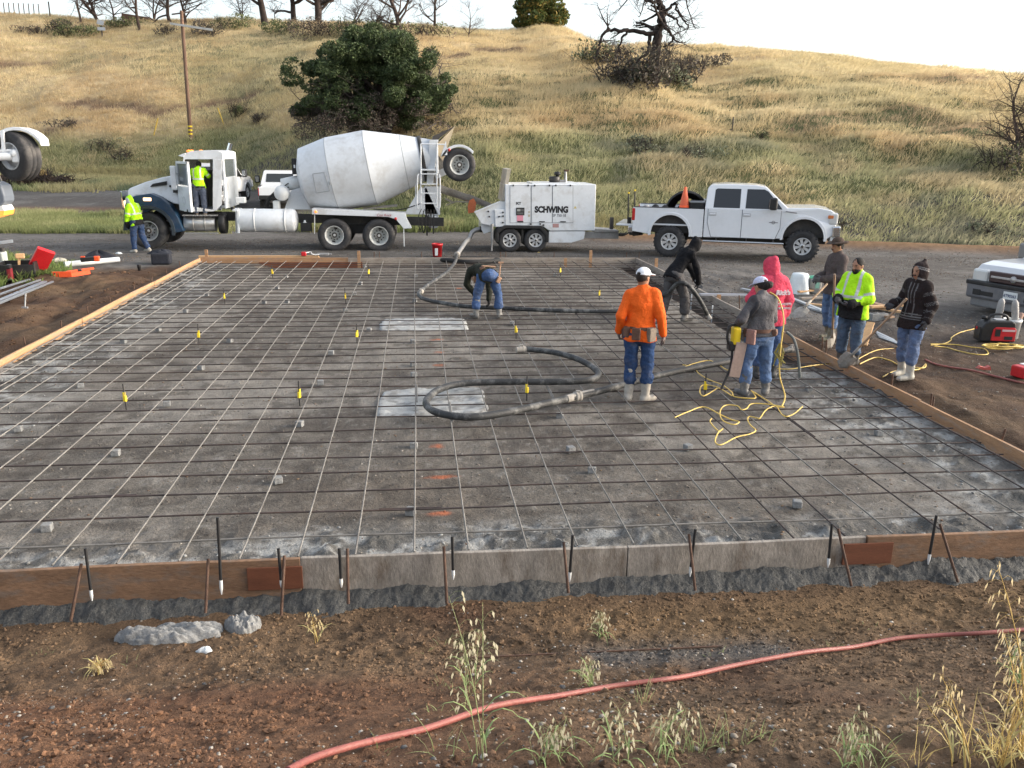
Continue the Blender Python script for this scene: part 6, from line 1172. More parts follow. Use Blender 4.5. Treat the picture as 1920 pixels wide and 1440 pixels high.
for i, (px, py, rx, rz, cs_, n, lb) in enumerate(((1215, 166, 2.6, 2.4, DK, 3000, 'dark burnt scrub heaped round the foot of the tall burnt tree'), (1165, 158, 2.0, 1.5, DK, 1800, 'dark burnt scrub below the long drooping limb'), (1275, 155, 2.0, 1.5, DK, 1500, 'dark scrub right of the tall burnt tree'), (1185, 160, 1.6, 1.4, SAGE, 1500, 'sage grey bush left of the tall burnt tree foot'), (1265, 160, 1.8, 1.3, SAGE, 1600, 'sage grey bush right of the tall burnt tree foot'), (1300, 128, 2.2, 1.0, DK, 1400, 'low dark scrub on the slope right of the tall burnt tree'), (1120, 118, 2.6, 1.3, SAGE + GRN, 1600, 'green grey scrub under the end of the drooping limb'), (1150, 120, 1.8, 1.3, DK, 1200, 'dark scrub under the middle of the drooping limb'),
      (600, 70, 3.6, 2.2, BRN + DK, 2600, 'brown brush at the foot of the double burnt trunk'), (540, 62, 3.0, 1.5, GRN, 1700, 'green scrub between the burnt trunks on the ridge'), (430, 55, 3.6, 1.6, GRN, 2000, 'green scrub on the ridge right of the utility pole'), (660, 66, 3.0, 1.7, GRN, 2000, 'dark green scrub on the ridge left of the oak top'), (720, 62, 2.6, 1.6, GRN, 1600, 'green scrub on the ridge behind the oak top'), (790, 70, 3.2, 1.5, BRN + GRN, 1700, 'brown and green scrub on the ridge right of the oak top'), (110, 58, 3.4, 1.3, GRN + DK, 1600, 'dark green scrub at the left end of the ridge'), (160, 64, 3.2, 1.5, GRN, 1600, 'green scrub beside the small hillside sign'), (65, 64, 2.2, 1.0, BRN + DK, 1200, 'brown brush heap on the hillside far left'), (230, 52, 3.2, 1.2, GRN, 1400, 'green scrub below the ridge shed'), (390, 68, 3.0, 1.6, DK, 2000, 'dark fallen tree crown right of the utility pole top'), (310, 66, 1.8, 1.2, DK, 900, 'dark brush left of the utility pole top'), (120, 70, 1.2, .8, GRN, 600, 'small green bush below the left end of the ridge'),
      (446, 220, .7, 1.0, GRN, 900, 'small dark green bush on the slope between pole and oak'), (486, 232, .6, .7, DK, 600, 'small grey bush on the slope left of the oak'), (130, 240, 1.3, .5, DK, 700, 'dark scrub patch on the lower slope at left'), (1195, 280, .8, .6, SAGE, 900, 'low sage bush on the bank above the trailer'), (1215, 292, 1.2, .5, SAGE, 900, 'wide low sage bush on the bank above the trailer'), (1300, 300, 1.4, .6, SAGE, 900, 'wide sage bush on the bank above the pickup bed'), (1425, 268, .5, .5, GRN, 500, 'tiny green bush beside the small marker post'), (200, 285, 1.6, .8, SAGE + GRN, 1200, 'blue green bush on the flat behind the brush pile'), (230, 300, 1.4, .7, SAGE + GRN, 1000, 'grey green bush nearest the mixer cab on the flat'), (1890, 320, 1.6, 1.2, DK + GRN, 1300, 'dark scrub round the sapling at the right edge'), (1560, 432, .8, .35, SAGE, 500, 'low grey bush on the verge behind the pickup nose'), (1855, 440, 1.1, .4, SAGE, 600, 'low grey bush on the verge left of the silver pickup'))):
    sc_ = .7 if py < 90 else 1.
    shrub(px, py, rx*sc_, rz*sc_, cs_, lb, 200 + i, int(n*(.8 if py < 90 else 1)), .10 if py < 200 else .06)
# brush pile on the left
p = onhill(75, 350) or gpt(75, 352); bp_ = empty('brush_pile', p, 'heap of dark uprooted roots and brush beyond the dirt lane at left', 'brush pile'); m = MB(); rn = random.Random(17)
for k in range(150): a = rn.uniform(0, 6.28); x = rn.gauss(0, 1.3); z = max(0, .8 - abs(x)*.35)*rn.random(); branch(m, rn, Vector((x, rn.gauss(0, .5), z)), Vector((math.cos(a), math.sin(a), rn.uniform(-.1, .8))).normalized(), rn.uniform(.4, 1.0), .04, 1, .1)
m.build('branches', burnt_bark, bp_)
C = [((rn.gauss(0, 1.1), rn.gauss(0, .4), .25), (.7, .5, .4)) for k in range(10)]; leafcloud('soil', bp_, C, 3500, .09, [(.05, .033, .026), (.035, .025, .02), (.09, .06, .04)], 0, 0, 8)
C = [((-.05 + rn.gauss(0, .15), 0, .75), (.35, .3, .28)) for k in range(4)]; leafcloud('dry_leaves', bp_, C, 700, .07, [(.45, .33, .13), (.35, .25, .10), (.5, .4, .2)], 0, 0, 9)
# utility pole
p = onhill(358, 263); up_ = empty('utility_pole', p, 'brown wooden utility pole with a crossarm on the lower hillside', 'utility pole'); K = Px(up_, p.y); u = p.y/F_PX; m = MB(); t = K(340, 20); m.tube([Vector((0, 0, -.4)), t*.5, t], [3.5*u, 3.1*u, 2.7*u], 14); po = m.build('pole', M('pole_wood', (.14, .085, .058), .85, var=.35, vs=1.5, bump=.4, bs=8, stretch=(4, 4, .5)), up_)
m = MB(); m.beam(K(319, 44, -.25), K(398, 56, -.25), .12, .14); m.build('crossarm', M('arm_grey', (.36, .37, .37), .7, var=.15), up_); m = MB(); m.beam(K(322, 27, .1), K(357, 22, .1), .09, .09); m.build('crossarm', M('arm_dark', (.14, .11, .10), .8, var=.2), up_)
m = MB()
for f in (.045, .075, .105): c = t*f; m.lathe([(3.7*u, -.05), (3.7*u, .05)], c, t, 14)
m.build('band', yel, up_)
for a, b, lb in (((296, 222), (288, 255), 'yellow guy wire guard left of the utility pole'), ((408, 202), (421, 238), 'yellow guy wire guard right of the utility pole')):
    q = onhill(*b); e = aty(*a, q.y); m = MB(); m.tube([Vector((0, 0, 0)), e - q], .05, 6); o = m.build('guy_guard', M('guard_yellow', (.55, .38, .07), .6) if 'guard_yellow' not in bpy.data.materials else bpy.data.materials['guard_yellow']); o.location = q; tag(o, lb, 'guy guard', 'guy wire guards')
p = onhill(192, 70); sg = empty('road_sign', p, 'small grey sign panel on a post on the left hillside', 'sign'); K = Px(sg, p.y); m = MB(); m.beam(Vector((0, 0, -.2)), K(190, 48), .10, .10); m.build('post', dark_steel, sg); m = MB(); a = K(188, 42, -.1); m.box(a, (.62, .04, .42), 0, Matrix.Rotation(R(14), 3, 'Y')); m.box(K(190, 54, -.1), (.72, .04, .30)); m.build('panel', M('sign_grey', (.33, .36, .40), .5), sg)
p = onhill(1372, 250); m = MB(); m.tube([(0, 0, -.1), (.02, 0, .75)], .035, 6); m.box((-.05, 0, .05), (.2, .08, .12)); o = m.build('marker_post', dark_steel); o.location = p; tag(o, 'thin dark marker post on the bank above the pickup cab', 'post')
for i in range(9):
    px = 4 + i*9.2; p = at_ridge(px); m = MB(); m.tube([(0, 0, -.3), (.03, 0, 1.15)], .05, 6); o = m.build('fence_post', bark); o.location = p; tag(o, 'thin fence post on the far left ridge line', 'fence post', 'fence posts along the left ridge')
p = at_ridge(111); m = MB(); m.tube([(0, 0, -.3), (0, 0, 1.3)], .07, 6); o = m.build('fence_post', bark); o.location = p + Vector((0, -2, -.2)); tag(o, 'stout dark fence post just left of the first bare tree', 'fence post')
p = at_ridge(250); sh = empty('shed', p + Vector((0, 3, -.3)), 'low dark shed roof on the ridge behind the bare trees', 'shed'); m = MB(); m.box((0, 0, .35), (2.6, 1.8, 1.0)); m.build('wall', bark, sh); m = MB(); m.prism([(-1.7, .7), (-1.6, 1.35), (1.5, .95), (1.5, .8)], -1.2, 1.2); m.build('roof', M('shed_roof', (.12, .075, .06), .8, var=.2), sh)

# ------------------------------------------------------------------ loose things beside the forms
def thing1(name, mb, mat, loc, label, cat, rz=0., group=None, bev=0.):
    o = mb.build(name, mat, bev=bev); o.location = loc; o.rotation_euler = (0, 0, rz); return tag(o, label, cat, group)
def pail(name, px, py, r, h, mats, label, handle=True, lid=None, scale=1.):
    p = gpt(px, py); rt2 = empty(name, p, label, 'bucket'); m = MB(); m.lathe([(0, .005), (r*.84, 0), (r, h*.86), (r*1.06, h*.86), (r*1.06, h), (r*.97, h), (r*.95, h*.9), (r*.8, .02), (0, .02)], n=28); m.build('pail', mats, rt2)
    if handle: m = MB(); m.tube([(r*1.02*math.cos(a), -r*.3*math.sin(a) - .02, h*.82 - r*1.1*math.sin(a)) for a in [math.pi*k/12 for k in range(13)]], .004, 5); m.build('handle', steel, rt2)
    if lid: m = MB(); m.lathe([(r*1.08, h - .03), (r*1.09, h + .015), (0, h + .018)], n=28); m.build('lid', lid, rt2)
    return rt2
rb = pail('bucket', 820, 481, .16, .40, red_plastic, 'bright red plastic bucket standing on the gravel behind the far form'); m = MB(); m.box((-.03, -.155, .16), (.09, .012, .22)); m.build('sticker', white_plastic, rb)
# right side
bl_ = pail('bucket', 1527, 549, .155, .38, white_plastic, 'white bucket with a green lid beside the plastic wrapped bucket', True, M('lid_green', (.10, .42, .26), .5)); m = MB(); m.box((-.02, -.15, .2), (.10, .012, .14)); m.build('sticker', M('sticker_green', (.2, .38, .3), .6), bl_)
p = gpt(1497, 549); wb = empty('wrapped_bucket', p, 'upturned bucket wrapped in clear white plastic film beside the red hoodie', 'bucket'); V = []; fs = []; n = 30; prof = [(.25, 0), (.235, .1), (.22, .25), (.205, .38), (.19, .44), (.165, .47), (0, .475)]
for k in range(n):
    a = 2*math.pi*k/n
    for j, (r, z) in enumerate(prof): w_ = 1 + (.09*math.sin(5*a + z*7) + .05*math.sin(11*a - z*13))*(1 - j/6); V.append((r*w_*math.cos(a), r*w_*math.sin(a), z))
for k in range(n):
    for j in range(6): fs.append((k*7 + j, ((k + 1) % n)*7 + j, ((k + 1) % n)*7 + j + 1, k*7 + j + 1))
m = MB(); m.add(V, fs, 0, True); m.build('film', film_plastic, wb)
def plank(a, b, w_, h_, mat, label, grp, tilt=0):
    a, b = Vector(a), Vector(b); m = MB(); m.beam(Vector((0, 0, 0)), b - a, w_, h_); return thing1('plank', m, mat, a, label, 'plank', 0, grp, .003)
g1 = 'loose lumber on the right yard'
for i, (x0, y0, x1, y1, z0, z1, mt, lb) in enumerate(((1628, 588, 1700, 584, .10, .12, new_wood, 'pale plank on top of the stack behind the bearded worker'), (1622, 580, 1690, 592, .05, .06, new_wood, 'plank crossing under the stack behind the bearded worker'), (1630, 596, 1672, 600, .03, .04, form_wood, 'brown plank lowest in the stack behind the bearded worker'), (1625, 572, 1660, 582, .07, .06, form_wood, 'brown plank at the back of the stack behind the bearded worker'), (1495, 552, 1560, 546, .05, .05, new_wood, 'plank under the two buckets'), (1500, 566, 1556, 562, .06, .05, grey_wood, 'grey board between the red hoodie and the hat wearing worker'), (1510, 575, 1580, 580, .04, .03, new_wood, 'pale board in front of the hat wearing worker'), (1515, 580, 1570, 596, .02, .02, M('galv', (.36, .38, .40), .4, metal=.5), 'grey metal strip on the ground near the hat wearing worker'), (1480, 562, 1540, 586, .03, .03, M('galv2', (.40, .42, .43), .4, metal=.4), 'pale metal strip beside the red hoodie'), (1390, 545, 1422, 552, .03, .03, bpy.data.materials['galv'], 'grey strip on the gravel left of the red hoodie'))):
    plank(gpt(x0, y0, z0 + .02), gpt(x1, y1, z1 + .02), .14 if 'plank' in lb else .09, .04, mt, lb, g1)
plank(gpt(1618, 650, .02), gpt(1628, 640, .34), .13, .035, new_wood, 'pale plank end leaning up behind the bearded worker legs', g1)
for i in range(5): plank(gpt(1640 + 2*i, 622 + 3*i, .02), gpt(1676 + 3*i, 640 + 2*i, .02), .03, .02, bpy.data.materials['galv'], 'thin grey steel strip lying behind the shovel of the striped hooded worker', 'steel strips on the right yard')
m = MB(); m.box((0, 0, .07), (.36, .16, .15), bev=.01); m.box((-.08, -.0, .146), (.1, .09, .006), 1); m.box((.08, -.0, .146), (.1, .09, .006), 1); thing1('concrete_block', m, [concrete, dark_steel], gpt(1645, 600), 'grey concrete block in front of the lumber stack', 'block', .1)
p0_, p1_ = atz(1312, 552, .12), atz(1402, 553, .06); m = MB(); m.beam(Vector((0, 0, 0)), p1_ - p0_, .09, .04); thing1('screed_bar', m, M('screed', (.42, .44, .50), .3, metal=.6), p0_, 'silver straight bar lying across the right form', 'straight bar')
# generator
gp = gpt(1862, 640); ge = empty('generator', gp, 'red and black portable generator on the gravel with a yellow cord plugged in', 'generator', None, R(-12))
m = MB(); m.prism([(-.30, .02), (-.30, .26), (-.24, .36), (-.16, .40), (.22, .40), (.28, .36), (.30, .26), (.30, .02)], -.15, .15); m.build('housing', black_plastic, ge, bev=.025)
m = MB(); m.prism([(-.12, .04), (-.10, .25), (-.06, .29), (.26, .29), (.295, .25), (.295, .04)], -.165, -.14); m.build('side_panel', red_plastic, ge, bev=.012)
m = MB(); m.box((-.02, -.168, .19), (.09, .012, .13), 0); m.box((.17, -.168, .10), (.14, .012, .06), 0); m.build('vent', black_plastic, ge); m = MB(); m.text('PREDATOR'[:0] + '', .05) if False else m.box((.16, -.168, .235), (.22, .01, .035)); m.build('stripe', M('stripe_white', (.6, .42, .42), .5), ge)
m = MB(); m.tube(smooth_path([(-.14, 0, .38), (-.10, 0, .47), (.02, 0, .50), (.16, 0, .47), (.20, 0, .38)], 5), .022, 10); m.lathe([(0, .0), (.05, 0), (.05, .05), (0, .06)], (-.2, .03, .40), (0, 0, 1), 14); m.build('handle', black_plastic, ge); m = MB(); m.box((.04, 0, .405), (.16, .14, .012)); m.build('top_plate', M('plate_grey', (.5, .51, .52), .4), ge)
m = MB(); m.box((-.302, -.02, .2), (.012, .2, .16), 0, bev=.004); m.box((-.31, .02, .24), (.012, .05, .05), 1); m.build('outlet_panel', [dark_steel, red_plastic], ge)
wbk = pail('bucket', 1893, 634, .15, .36, white_plastic, 'white bucket with rubber boots stuck in it, beside the red generator')
for (dx, dy, rx, lb) in ((-.20, .14, R(4), 'grey rubber boot upside down on a stake left of the white boot bucket'), (.07, .02, R(-10), 'pale grey rubber boot upside down in the white boot bucket')):
    q = gpt(1893, 634); m = MB(); m.lathe([(.055, -.0), (.062, .2), (.06, .3), (.055, .38), (.03, .43), (0, .44)], (0, 0, .28), (math.sin(rx), 0, 1), 16); m.tube([(0, 0, 0), (0, 0, .35)], .02, 6); thing1('rubber_boot', m, M('boot_grey', (.30, .29, .28), .6, var=.1) if 'boot_grey' not in bpy.data.materials else bpy.data.materials['boot_grey'], q + Vector((dx, dy, 0)), lb, 'boot', 0, 'upturned rubber boots')
m = MB(); m.lathe([(.04, 0), (.05, .06), (.05, .2), (.02, .22)], (0, 0, 0), (.3, 0, 1), 10); thing1('work_glove', m, M('glove_tan', (.35, .22, .17), .8), gpt(1905, 618, .12), 'tan work glove hanging behind the white boot bucket', 'glove')
m = MB(); m.box((0, 0, .08), (.34, .24, .17), 0, bev=.02); m.box((.06, 0, .17), (.18, .2, .02), 1); thing1('tool_case', m, [red_plastic, white_plastic], gpt(1922, 705), 'red tool case cut by the right edge of the photo', 'tool case', .2)
m = MB(); m.prism([(-.10, 0), (-.05, .05), (.03, .03), (.09, .06), (.11, .0)], -.05, .04); thing1('red_scrap', m, M('scrap_red', (.42, .09, .07), .6), gpt(1842, 692), 'small red plastic scrap on the gravel right of the striped hooded worker', 'scrap', -.2)
m = MB(); m.prism([(-.05, 0), (.0, .03), (.06, .01)], -.02, .02); thing1('wood_scrap', m, M('scrap_tan', (.5, .38, .15), .7), gpt(1010, 474), 'yellow scrap on the gravel beside the trailer wheel', 'scrap')
# left side: tools in the weeds
q = gpt(82, 512); lid_ = empty('tool_tray', q, 'red plastic tray standing tilted in the weeds at left', 'tray', None, R(18)); rot = Matrix.Rotation(R(-62), 3, 'X') @ Matrix.Rotation(R(28), 3, 'Z'); m = MB()
for c, d in (((0, 0, 0), (.40, .56, .02)), ((-.19, 0, .05), (.025, .56, .10)), ((.19, 0, .05), (.025, .56, .10)), ((0, .27, .05), (.40, .025, .10)), ((0, -.27, .05), (.40, .025, .10)), ((0, -.05, .02), (.36, .012, .02))): m.box(rot @ Vector(c) + Vector((0, 0, .32)), d, 0, rot)
m.build('tray', red_plastic, lid_, bev=.008)
q = gpt(38, 512); tb = empty('tool_tote', q, 'black tote full of tools in the weeds beside the red tray', 'tote', None, .15); m = MB()
for c, d in (((0, 0, .02), (.75, .45, .03)), ((-.37, 0, .2), (.03, .45, .38)), ((.37, 0, .2), (.03, .45, .38)), ((0, .21, .2), (.75, .03, .38)), ((0, -.21, .17), (.75, .03, .32))): m.box(c, d)
m.build('tote', black_plastic, tb, bev=.01)
m = MB(); m.box((0, 0, .06), (.2, .14, .12), 0, bev=.02); m.beam((-.02, 0, .1), (-.05, 0, -.2), .04, .05); thing1('wood_block', m, new_wood, q + Vector((.05, 0, .46)), 'tan wooden block balanced on the black tote', 'block', .3)
m = MB(); m.box((0, 0, .16), (.12, .14, .3), 0, bev=.03); m.lathe([(.05, 0), (.06, .1), (.03, .2)], (0, -.05, .0), (.2, -.9, .1), 12, 1); m.box((0, 0, .34), (.1, .2, .1), 1, bev=.02); thing1('power_tool', m, [M('tool_maroon', (.16, .012, .018), .5), black_plastic], q + Vector((-.05, -.42, -.02)), 'dark red power tool standing before the black tote', 'power tool', .2)
m = MB(); m.box((0, 0, .25), (.10, .3, .5), 0, bev=.03); m.lathe([(.06, 0), (.06, .1)], (0, 0, .5), (0, 0, 1), 12, 1); thing1('gas_can', m, [M('can_grey', (.35, .38, .36), .6), dark_steel], gpt(10, 510), 'grey upright can in the weeds at the left edge', 'can')
p0_, p1_ = gpt(122, 500, .06), gpt(224, 492, .08); m = MB(); m.tube([Vector((0, 0, 0)), (p1_ - p0_)], .075, 16); thing1('plastic_tube', m, white_plastic, p0_, 'long white plastic tube lying on the dirt under the black and red saw', 'tube')
rs_ = empty('hand_drill', gpt(175, 500, .10), 'black and red power tool lying across the white tube', 'power tool', None, .12); m = MB(); m.beam((-.28, -.06, .1), (.10, -.04, .12), .12, .12); m.build('body', black_plastic, rs_, bev=.02); m = MB(); m.box((.12, -.04, .12), (.14, .13, .14), 0, bev=.02); m.box((-.22, -.06, .17), (.10, .04, .05)); m.build('head', orange_plastic, rs_)
ol = empty('spirit_level', gpt(118, 519, .0), 'faded orange box level frame lying on the dirt at left', 'level frame', None, R(3)); m = MB(); m.box((0, -.05, .07), (.46, .04, .14), 0, bev=.006); m.beam((.2, 0, .05), (.55, .28, .08), .05, .1); m.beam((.1, .02, .12), (.62, .38, .16), .05, .05); m.build('frame', orange_plastic, ol); m = MB(); m.tube([(-.16, -.072, .09), (-.16, -.069, .09)], .022, 10); m.box((.36, .16, .14), (.08, .05, .05)); m.build('vial', dark_steel, ol)
def sack(name, px, py, r, mat, label, cat, seed, dz=0.):
    p = gpt(px, py); n = 22; V = []; fs = []
    for j in range(9):
        th = math.pi/2*j/8
        for k in range(n):
            a = 2*math.pi*k/n; w_ = 1 + .22*math.sin(3*a + seed) + .12*math.sin(7*a + j*.9 + seed); V.append((r[0]*w_*math.cos(a)*math.cos(th), r[1]*w_*math.sin(a)*math.cos(th), r[2]*math.sin(th)*(1 + .2*math.sin(5*a + seed*2)) + dz))
    for j in range(8):
        for k in range(n): fs.append((j*n + k, j*n + (k + 1) % n, (j + 1)*n + (k + 1) % n, (j + 1)*n + k))
    m = MB(); m.add(V, fs, 0, True); return thing1(name, m, mat, p, label, cat)
navy = M('navy_cloth', (.014, .016, .024), .8, var=.3, bump=.8, bs=12)
sack('jacket', 186, 486, (.44, .26, .22), navy, 'dark jacket dumped in the weeds behind the white tube', 'jacket', 2)
sack('tool_bag', 304, 494, (.30, .24, .12), navy, 'lumpy dark cloth on top of the black bag at the far left corner', 'cloth', 5, .26); m = MB(); m.box((0, 0, .16), (.50, .40, .32), bev=.05); thing1('tool_bag', m, navy, gpt(304, 495), 'black square bag standing by the far left corner of the form', 'bag', .1)
sack('rag', 112, 490, (.22, .12, .09), M('rag', (.5, .46, .36), .8, var=.3, bump=.8, bs=14), 'crumpled pale rag in the weeds right of the red tray', 'rag', 3)
sack('plastic_scrap', 385, 1222, (.055, .028, .035), film_plastic, 'crumpled white plastic scrap on the red dirt at left', 'scrap', 4); sack('paper_scrap', 223, 476, (.09, .03, .05), film_plastic, 'small white scrap on the gravel behind the dark jacket', 'scrap', 6)
m = MB(); m.lathe([(0, 0), (.038, 0), (.046, .15), (.048, .16), (.04, .165), (0, .165)], n=20); thing1('coffee_cup', m, black_plastic, gpt(262, 513), 'black coffee cup standing on the dirt outside the left form', 'cup')
stp = M('strip_metal', (.33, .36, .40), .35, metal=.7, var=.1)
for i, (a, b, lb) in enumerate((((-40, 568), (56, 528), 'grey steel strip furthest from the form in the left bundle'), ((-40, 578), (76, 530), 'dark edged steel strip second in the left bundle'), ((-40, 586), (82, 533), 'steel strip in the middle of the left bundle'), ((-40, 590), (87, 536), 'pale steel strip second nearest the form in the left bundle'), ((-40, 596), (100, 535), 'long bright steel strip nearest the form with a red tip in the left bundle'))):
    plank(gpt(*a, .05 + .015*i), gpt(*b, .05 + .01*i), .05, .035, stp, lb, 'steel strips at the left edge')
m = MB(); m.tube([(0, 0, .02), (.03, .05, .30)], .016, 8); m.box((0, 0, .02), (.12, .035, .035), 0, bev=.006); thing1('hammer', m, steel, gpt(47, 579), 'small steel hammer standing on its head in the dirt at left', 'hammer')
plank(gpt(-30, 462, .05), gpt(24, 455, .05), .05, .1, stp, 'silver level lying on the gravel at the left edge', None)
st_ = empty('power_saw', Vector((-3.02, 25.3, .07)), 'small red power tool with a white cord on the far planks', 'power tool'); m = MB(); m.box((-.30, 0, .05), (.14, .12, .12), 0, bev=.02); m.build('body', red_plastic, st_); m = MB(); m.tube(smooth_path([(-.25, -.05, .08), (-.12, .06, .10), (-.05, -.06, .05), (.05, .05, .03), (.15, -.05, .04), (.02, -.08, .03)], 5), .012, 6); m.build('cord', white_plastic, st_); m = MB(); m.box((.25, 0, .04), (.34, .1, .07), 0, bev=.015); m.tube([(.1, .03, .05), (.5, .02, .04)], .018, 8); m.build('tool', steel, st_)
plank(Vector((.3, 5.02, gz(.3, 5.02) + .01)), Vector((2.1, 5.10, gz(2.1, 5.1) + .02)), .012, .012, rust, 'thin rusty rod lying on the dirt in front of the near form', None)
# ------------------------------------------------------------------ people: smooth bodies grown from distance fields
def unit(v): v = np.asarray(v, float); return v/np.linalg.norm(v)
class Field:
    def __init__(s): s.p = []
    def cone(s, a, b, ra, rb=None, k=.02, flat=None, sub=False): s.p.append(('c', np.asarray(a, float), np.asarray(b, float), ra, ra if rb is None else rb, k, flat, sub)); return s
    def ell(s, c, r, fr=None, k=.02, sub=False): s.p.append(('e', np.asarray(c, float), np.asarray(r, float), np.eye(3) if fr is None else np.asarray(fr, float), 0, k, None, sub)); return s
    def cut(s, p0, n): s.p.append(('p', np.asarray(p0, float), unit(n), 0, 0, 0, None, True)); return s
    def mesh(s, res):
        lo = np.full(3, 9e9); hi = -lo
        for t, a, b, ra, rb, k, f, sub in s.p:
            if sub: continue
            if t == 'c': r = max(ra, rb); lo = np.minimum(lo, np.minimum(a, b) - r); hi = np.maximum(hi, np.maximum(a, b) + r)
            else: r = max(b); lo = np.minimum(lo, a - r); hi = np.maximum(hi, a + r)
        lo -= 3*res + .02; hi += 3*res + .02; n = np.ceil((hi - lo)/res).astype(int) + 1; D = np.full(n, .5, np.float32)
        ax = [lo[i] + np.arange(n[i])*res for i in range(3)]
        for t, a, b, ra, rb, k, f, sub in s.p:
            if t == 'p': sl = (slice(None),)*3
            else:
                m = max(ra, rb) if t == 'c' else max(b); l = (np.minimum(a, b) if t == 'c' else a) - m - k - 4*res; h = (np.maximum(a, b) if t == 'c' else a) + m + k + 4*res
                sl = tuple(slice(max(0, int((l[i] - lo[i])/res)), max(0, int((h[i] - lo[i])/res) + 1)) for i in range(3))
            G = np.stack(np.meshgrid(*[ax[i][sl[i]] for i in range(3)], indexing='ij'), -1)
            if G.size == 0: continue
            if t == 'c':
                A, B = a, b
                if f is not None:
                    u, q = unit(f[0]), f[1]; G = G + ((G - a)@u)[..., None]*u*(1/q - 1); B = b + ((b - a)@u)*u*(1/q - 1)
                ab = B - A; tt = np.clip(((G - A)@ab)/max(ab@ab, 1e-9), 0, 1); d = np.linalg.norm(G - A - tt[..., None]*ab, axis=-1) - (ra + (rb - ra)*tt)
                if f is not None: d = d*min(1, f[1] + .15)
            elif t == 'e':
                q = ((G - a)@b_inv(ra)) if False else (G - a)@ra.T; k0 = np.linalg.norm(q/b, axis=-1); k1 = np.linalg.norm(q/(b*b), axis=-1); d = k0*(k0 - 1)/np.maximum(k1, 1e-6)
            else: d = (G - a)@b
            o = D[sl]
            if sub: D[sl] = np.maximum(o, d if t == 'p' else -d)
            else:
                hh = np.clip(.5 + .5*(o - d)/max(k, 1e-4), 0, 1); D[sl] = o*(1 - hh) + d*hh - k*hh*(1 - hh)
        S = D < 0; c = [slice(None, -1), slice(1, None)]; cnt = np.zeros(n - 1, np.int8)
        for i in (0, 1):
            for j in (0, 1):
                for l in (0, 1): cnt += S[c[i], c[j], c[l]]
        act = (cnt > 0) & (cnt < 8); idx = np.full(n - 1, -1, np.int64); I = np.argwhere(act); idx[act] = np.arange(len(I))
        V = np.zeros((len(I), 3)); W_ = np.zeros(len(I)); cor = [(x, y, z) for x in (0, 1) for y in (0, 1) for z in (0, 1)]
        for a in range(8):
            for b in range(a + 1, 8):
                df = np.array(cor[b]) - np.array(cor[a])
                if abs(df).sum() != 1: continue
                da = D[tuple((I + cor[a]).T)]; db = D[tuple((I + cor[b]).T)]; m = (da < 0) != (db < 0); t = np.where(m, da/np.where(m, da - db, 1), 0)
                V += np.where(m[:, None], np.array(cor[a]) + t[:, None]*df, 0); W_ += m
        V = lo + (I + V/W_[:, None])*res; Fs = []
        for d in range(3):
            e, f2 = [(1, 2), (2, 0), (0, 1)][d]; s0 = [slice(None)]*3; s1 = [slice(None)]*3; s0[d] = slice(None, -1); s1[d] = slice(1, None)
            A, B = S[tuple(s0)], S[tuple(s1)]; E_ = np.argwhere(A != B); E_ = E_[(E_[:, e] > 0) & (E_[:, f2] > 0) & (E_[:, e] < n[e] - 1) & (E_[:, f2] < n[f2] - 1)]
            fl = A[tuple(E_.T)]; o = np.zeros(3, int); oe = o.copy(); oe[e] = 1; of = o.copy(); of[f2] = 1
            q = np.stack([idx[tuple((E_ - oe - of).T)], idx[tuple((E_ - of).T)], idx[tuple(E_.T)], idx[tuple((E_ - oe).T)]], 1); q[~fl] = q[~fl][:, ::-1]; Fs.append(q)
        return V, np.concatenate(Fs)
def grow(name, fld, res, col, mat, parent, wr=0., wf=9., wdir=(1, 1, 1), label=None):
    V, Fc = fld.mesh(res)
    if wr:
        a, b, c, d = (V[Fc[:, i]] for i in range(4)); N = np.cross(c - a, d - b); nv = np.zeros_like(V)
        for i in range(4): np.add.at(nv, Fc[:, i], N)
        nv /= np.maximum(np.linalg.norm(nv, axis=1), 1e-9)[:, None]; q = V*np.array(wdir)*wf + 13.7*(len(V) % 97)
        w_ = n3(q[:, 0], q[:, 1], q[:, 2], 3) - .5 + .5*(n3(q[:, 0]*2.3, q[:, 1]*2.3, q[:, 2]*2.3, 4) - .5); V = V + nv*(w_*wr)[:, None]
    C = col(V) if callable(col) else np.tile(np.asarray(col, float), (len(V), 1))
    o = npmesh(name, V, Fc, mat, C, parent)
    if label: o['label'] = label
    return o
SKIN = (.34, .19, .12); SKIN_D = (.33, .18, .115)
def base_joints(H=1.75):
    k = H/1.75
    J = dict(pel=(0, 0, .95), wai=(0, .0, 1.10), che=(0, .0, 1.30), nek=(0, -.01, 1.47), hea=(0, .015, 1.62),
             sl=(-.158, -.01, 1.415), sr=(.158, -.01, 1.415), el=(-.215, -.03, 1.14), er=(.215, -.03, 1.14), wl=(-.235, .05, .90), wr=(.235, .05, .90),
             hl=(-.10, 0, .91), hr=(.10, 0, .91), kl=(-.115, .015, .49), kr=(.115, .015, .49), al=(-.125, -.02, .09), ar=(.125, -.02, .09))
    return {a: np.array(b)*k for a, b in J.items()}
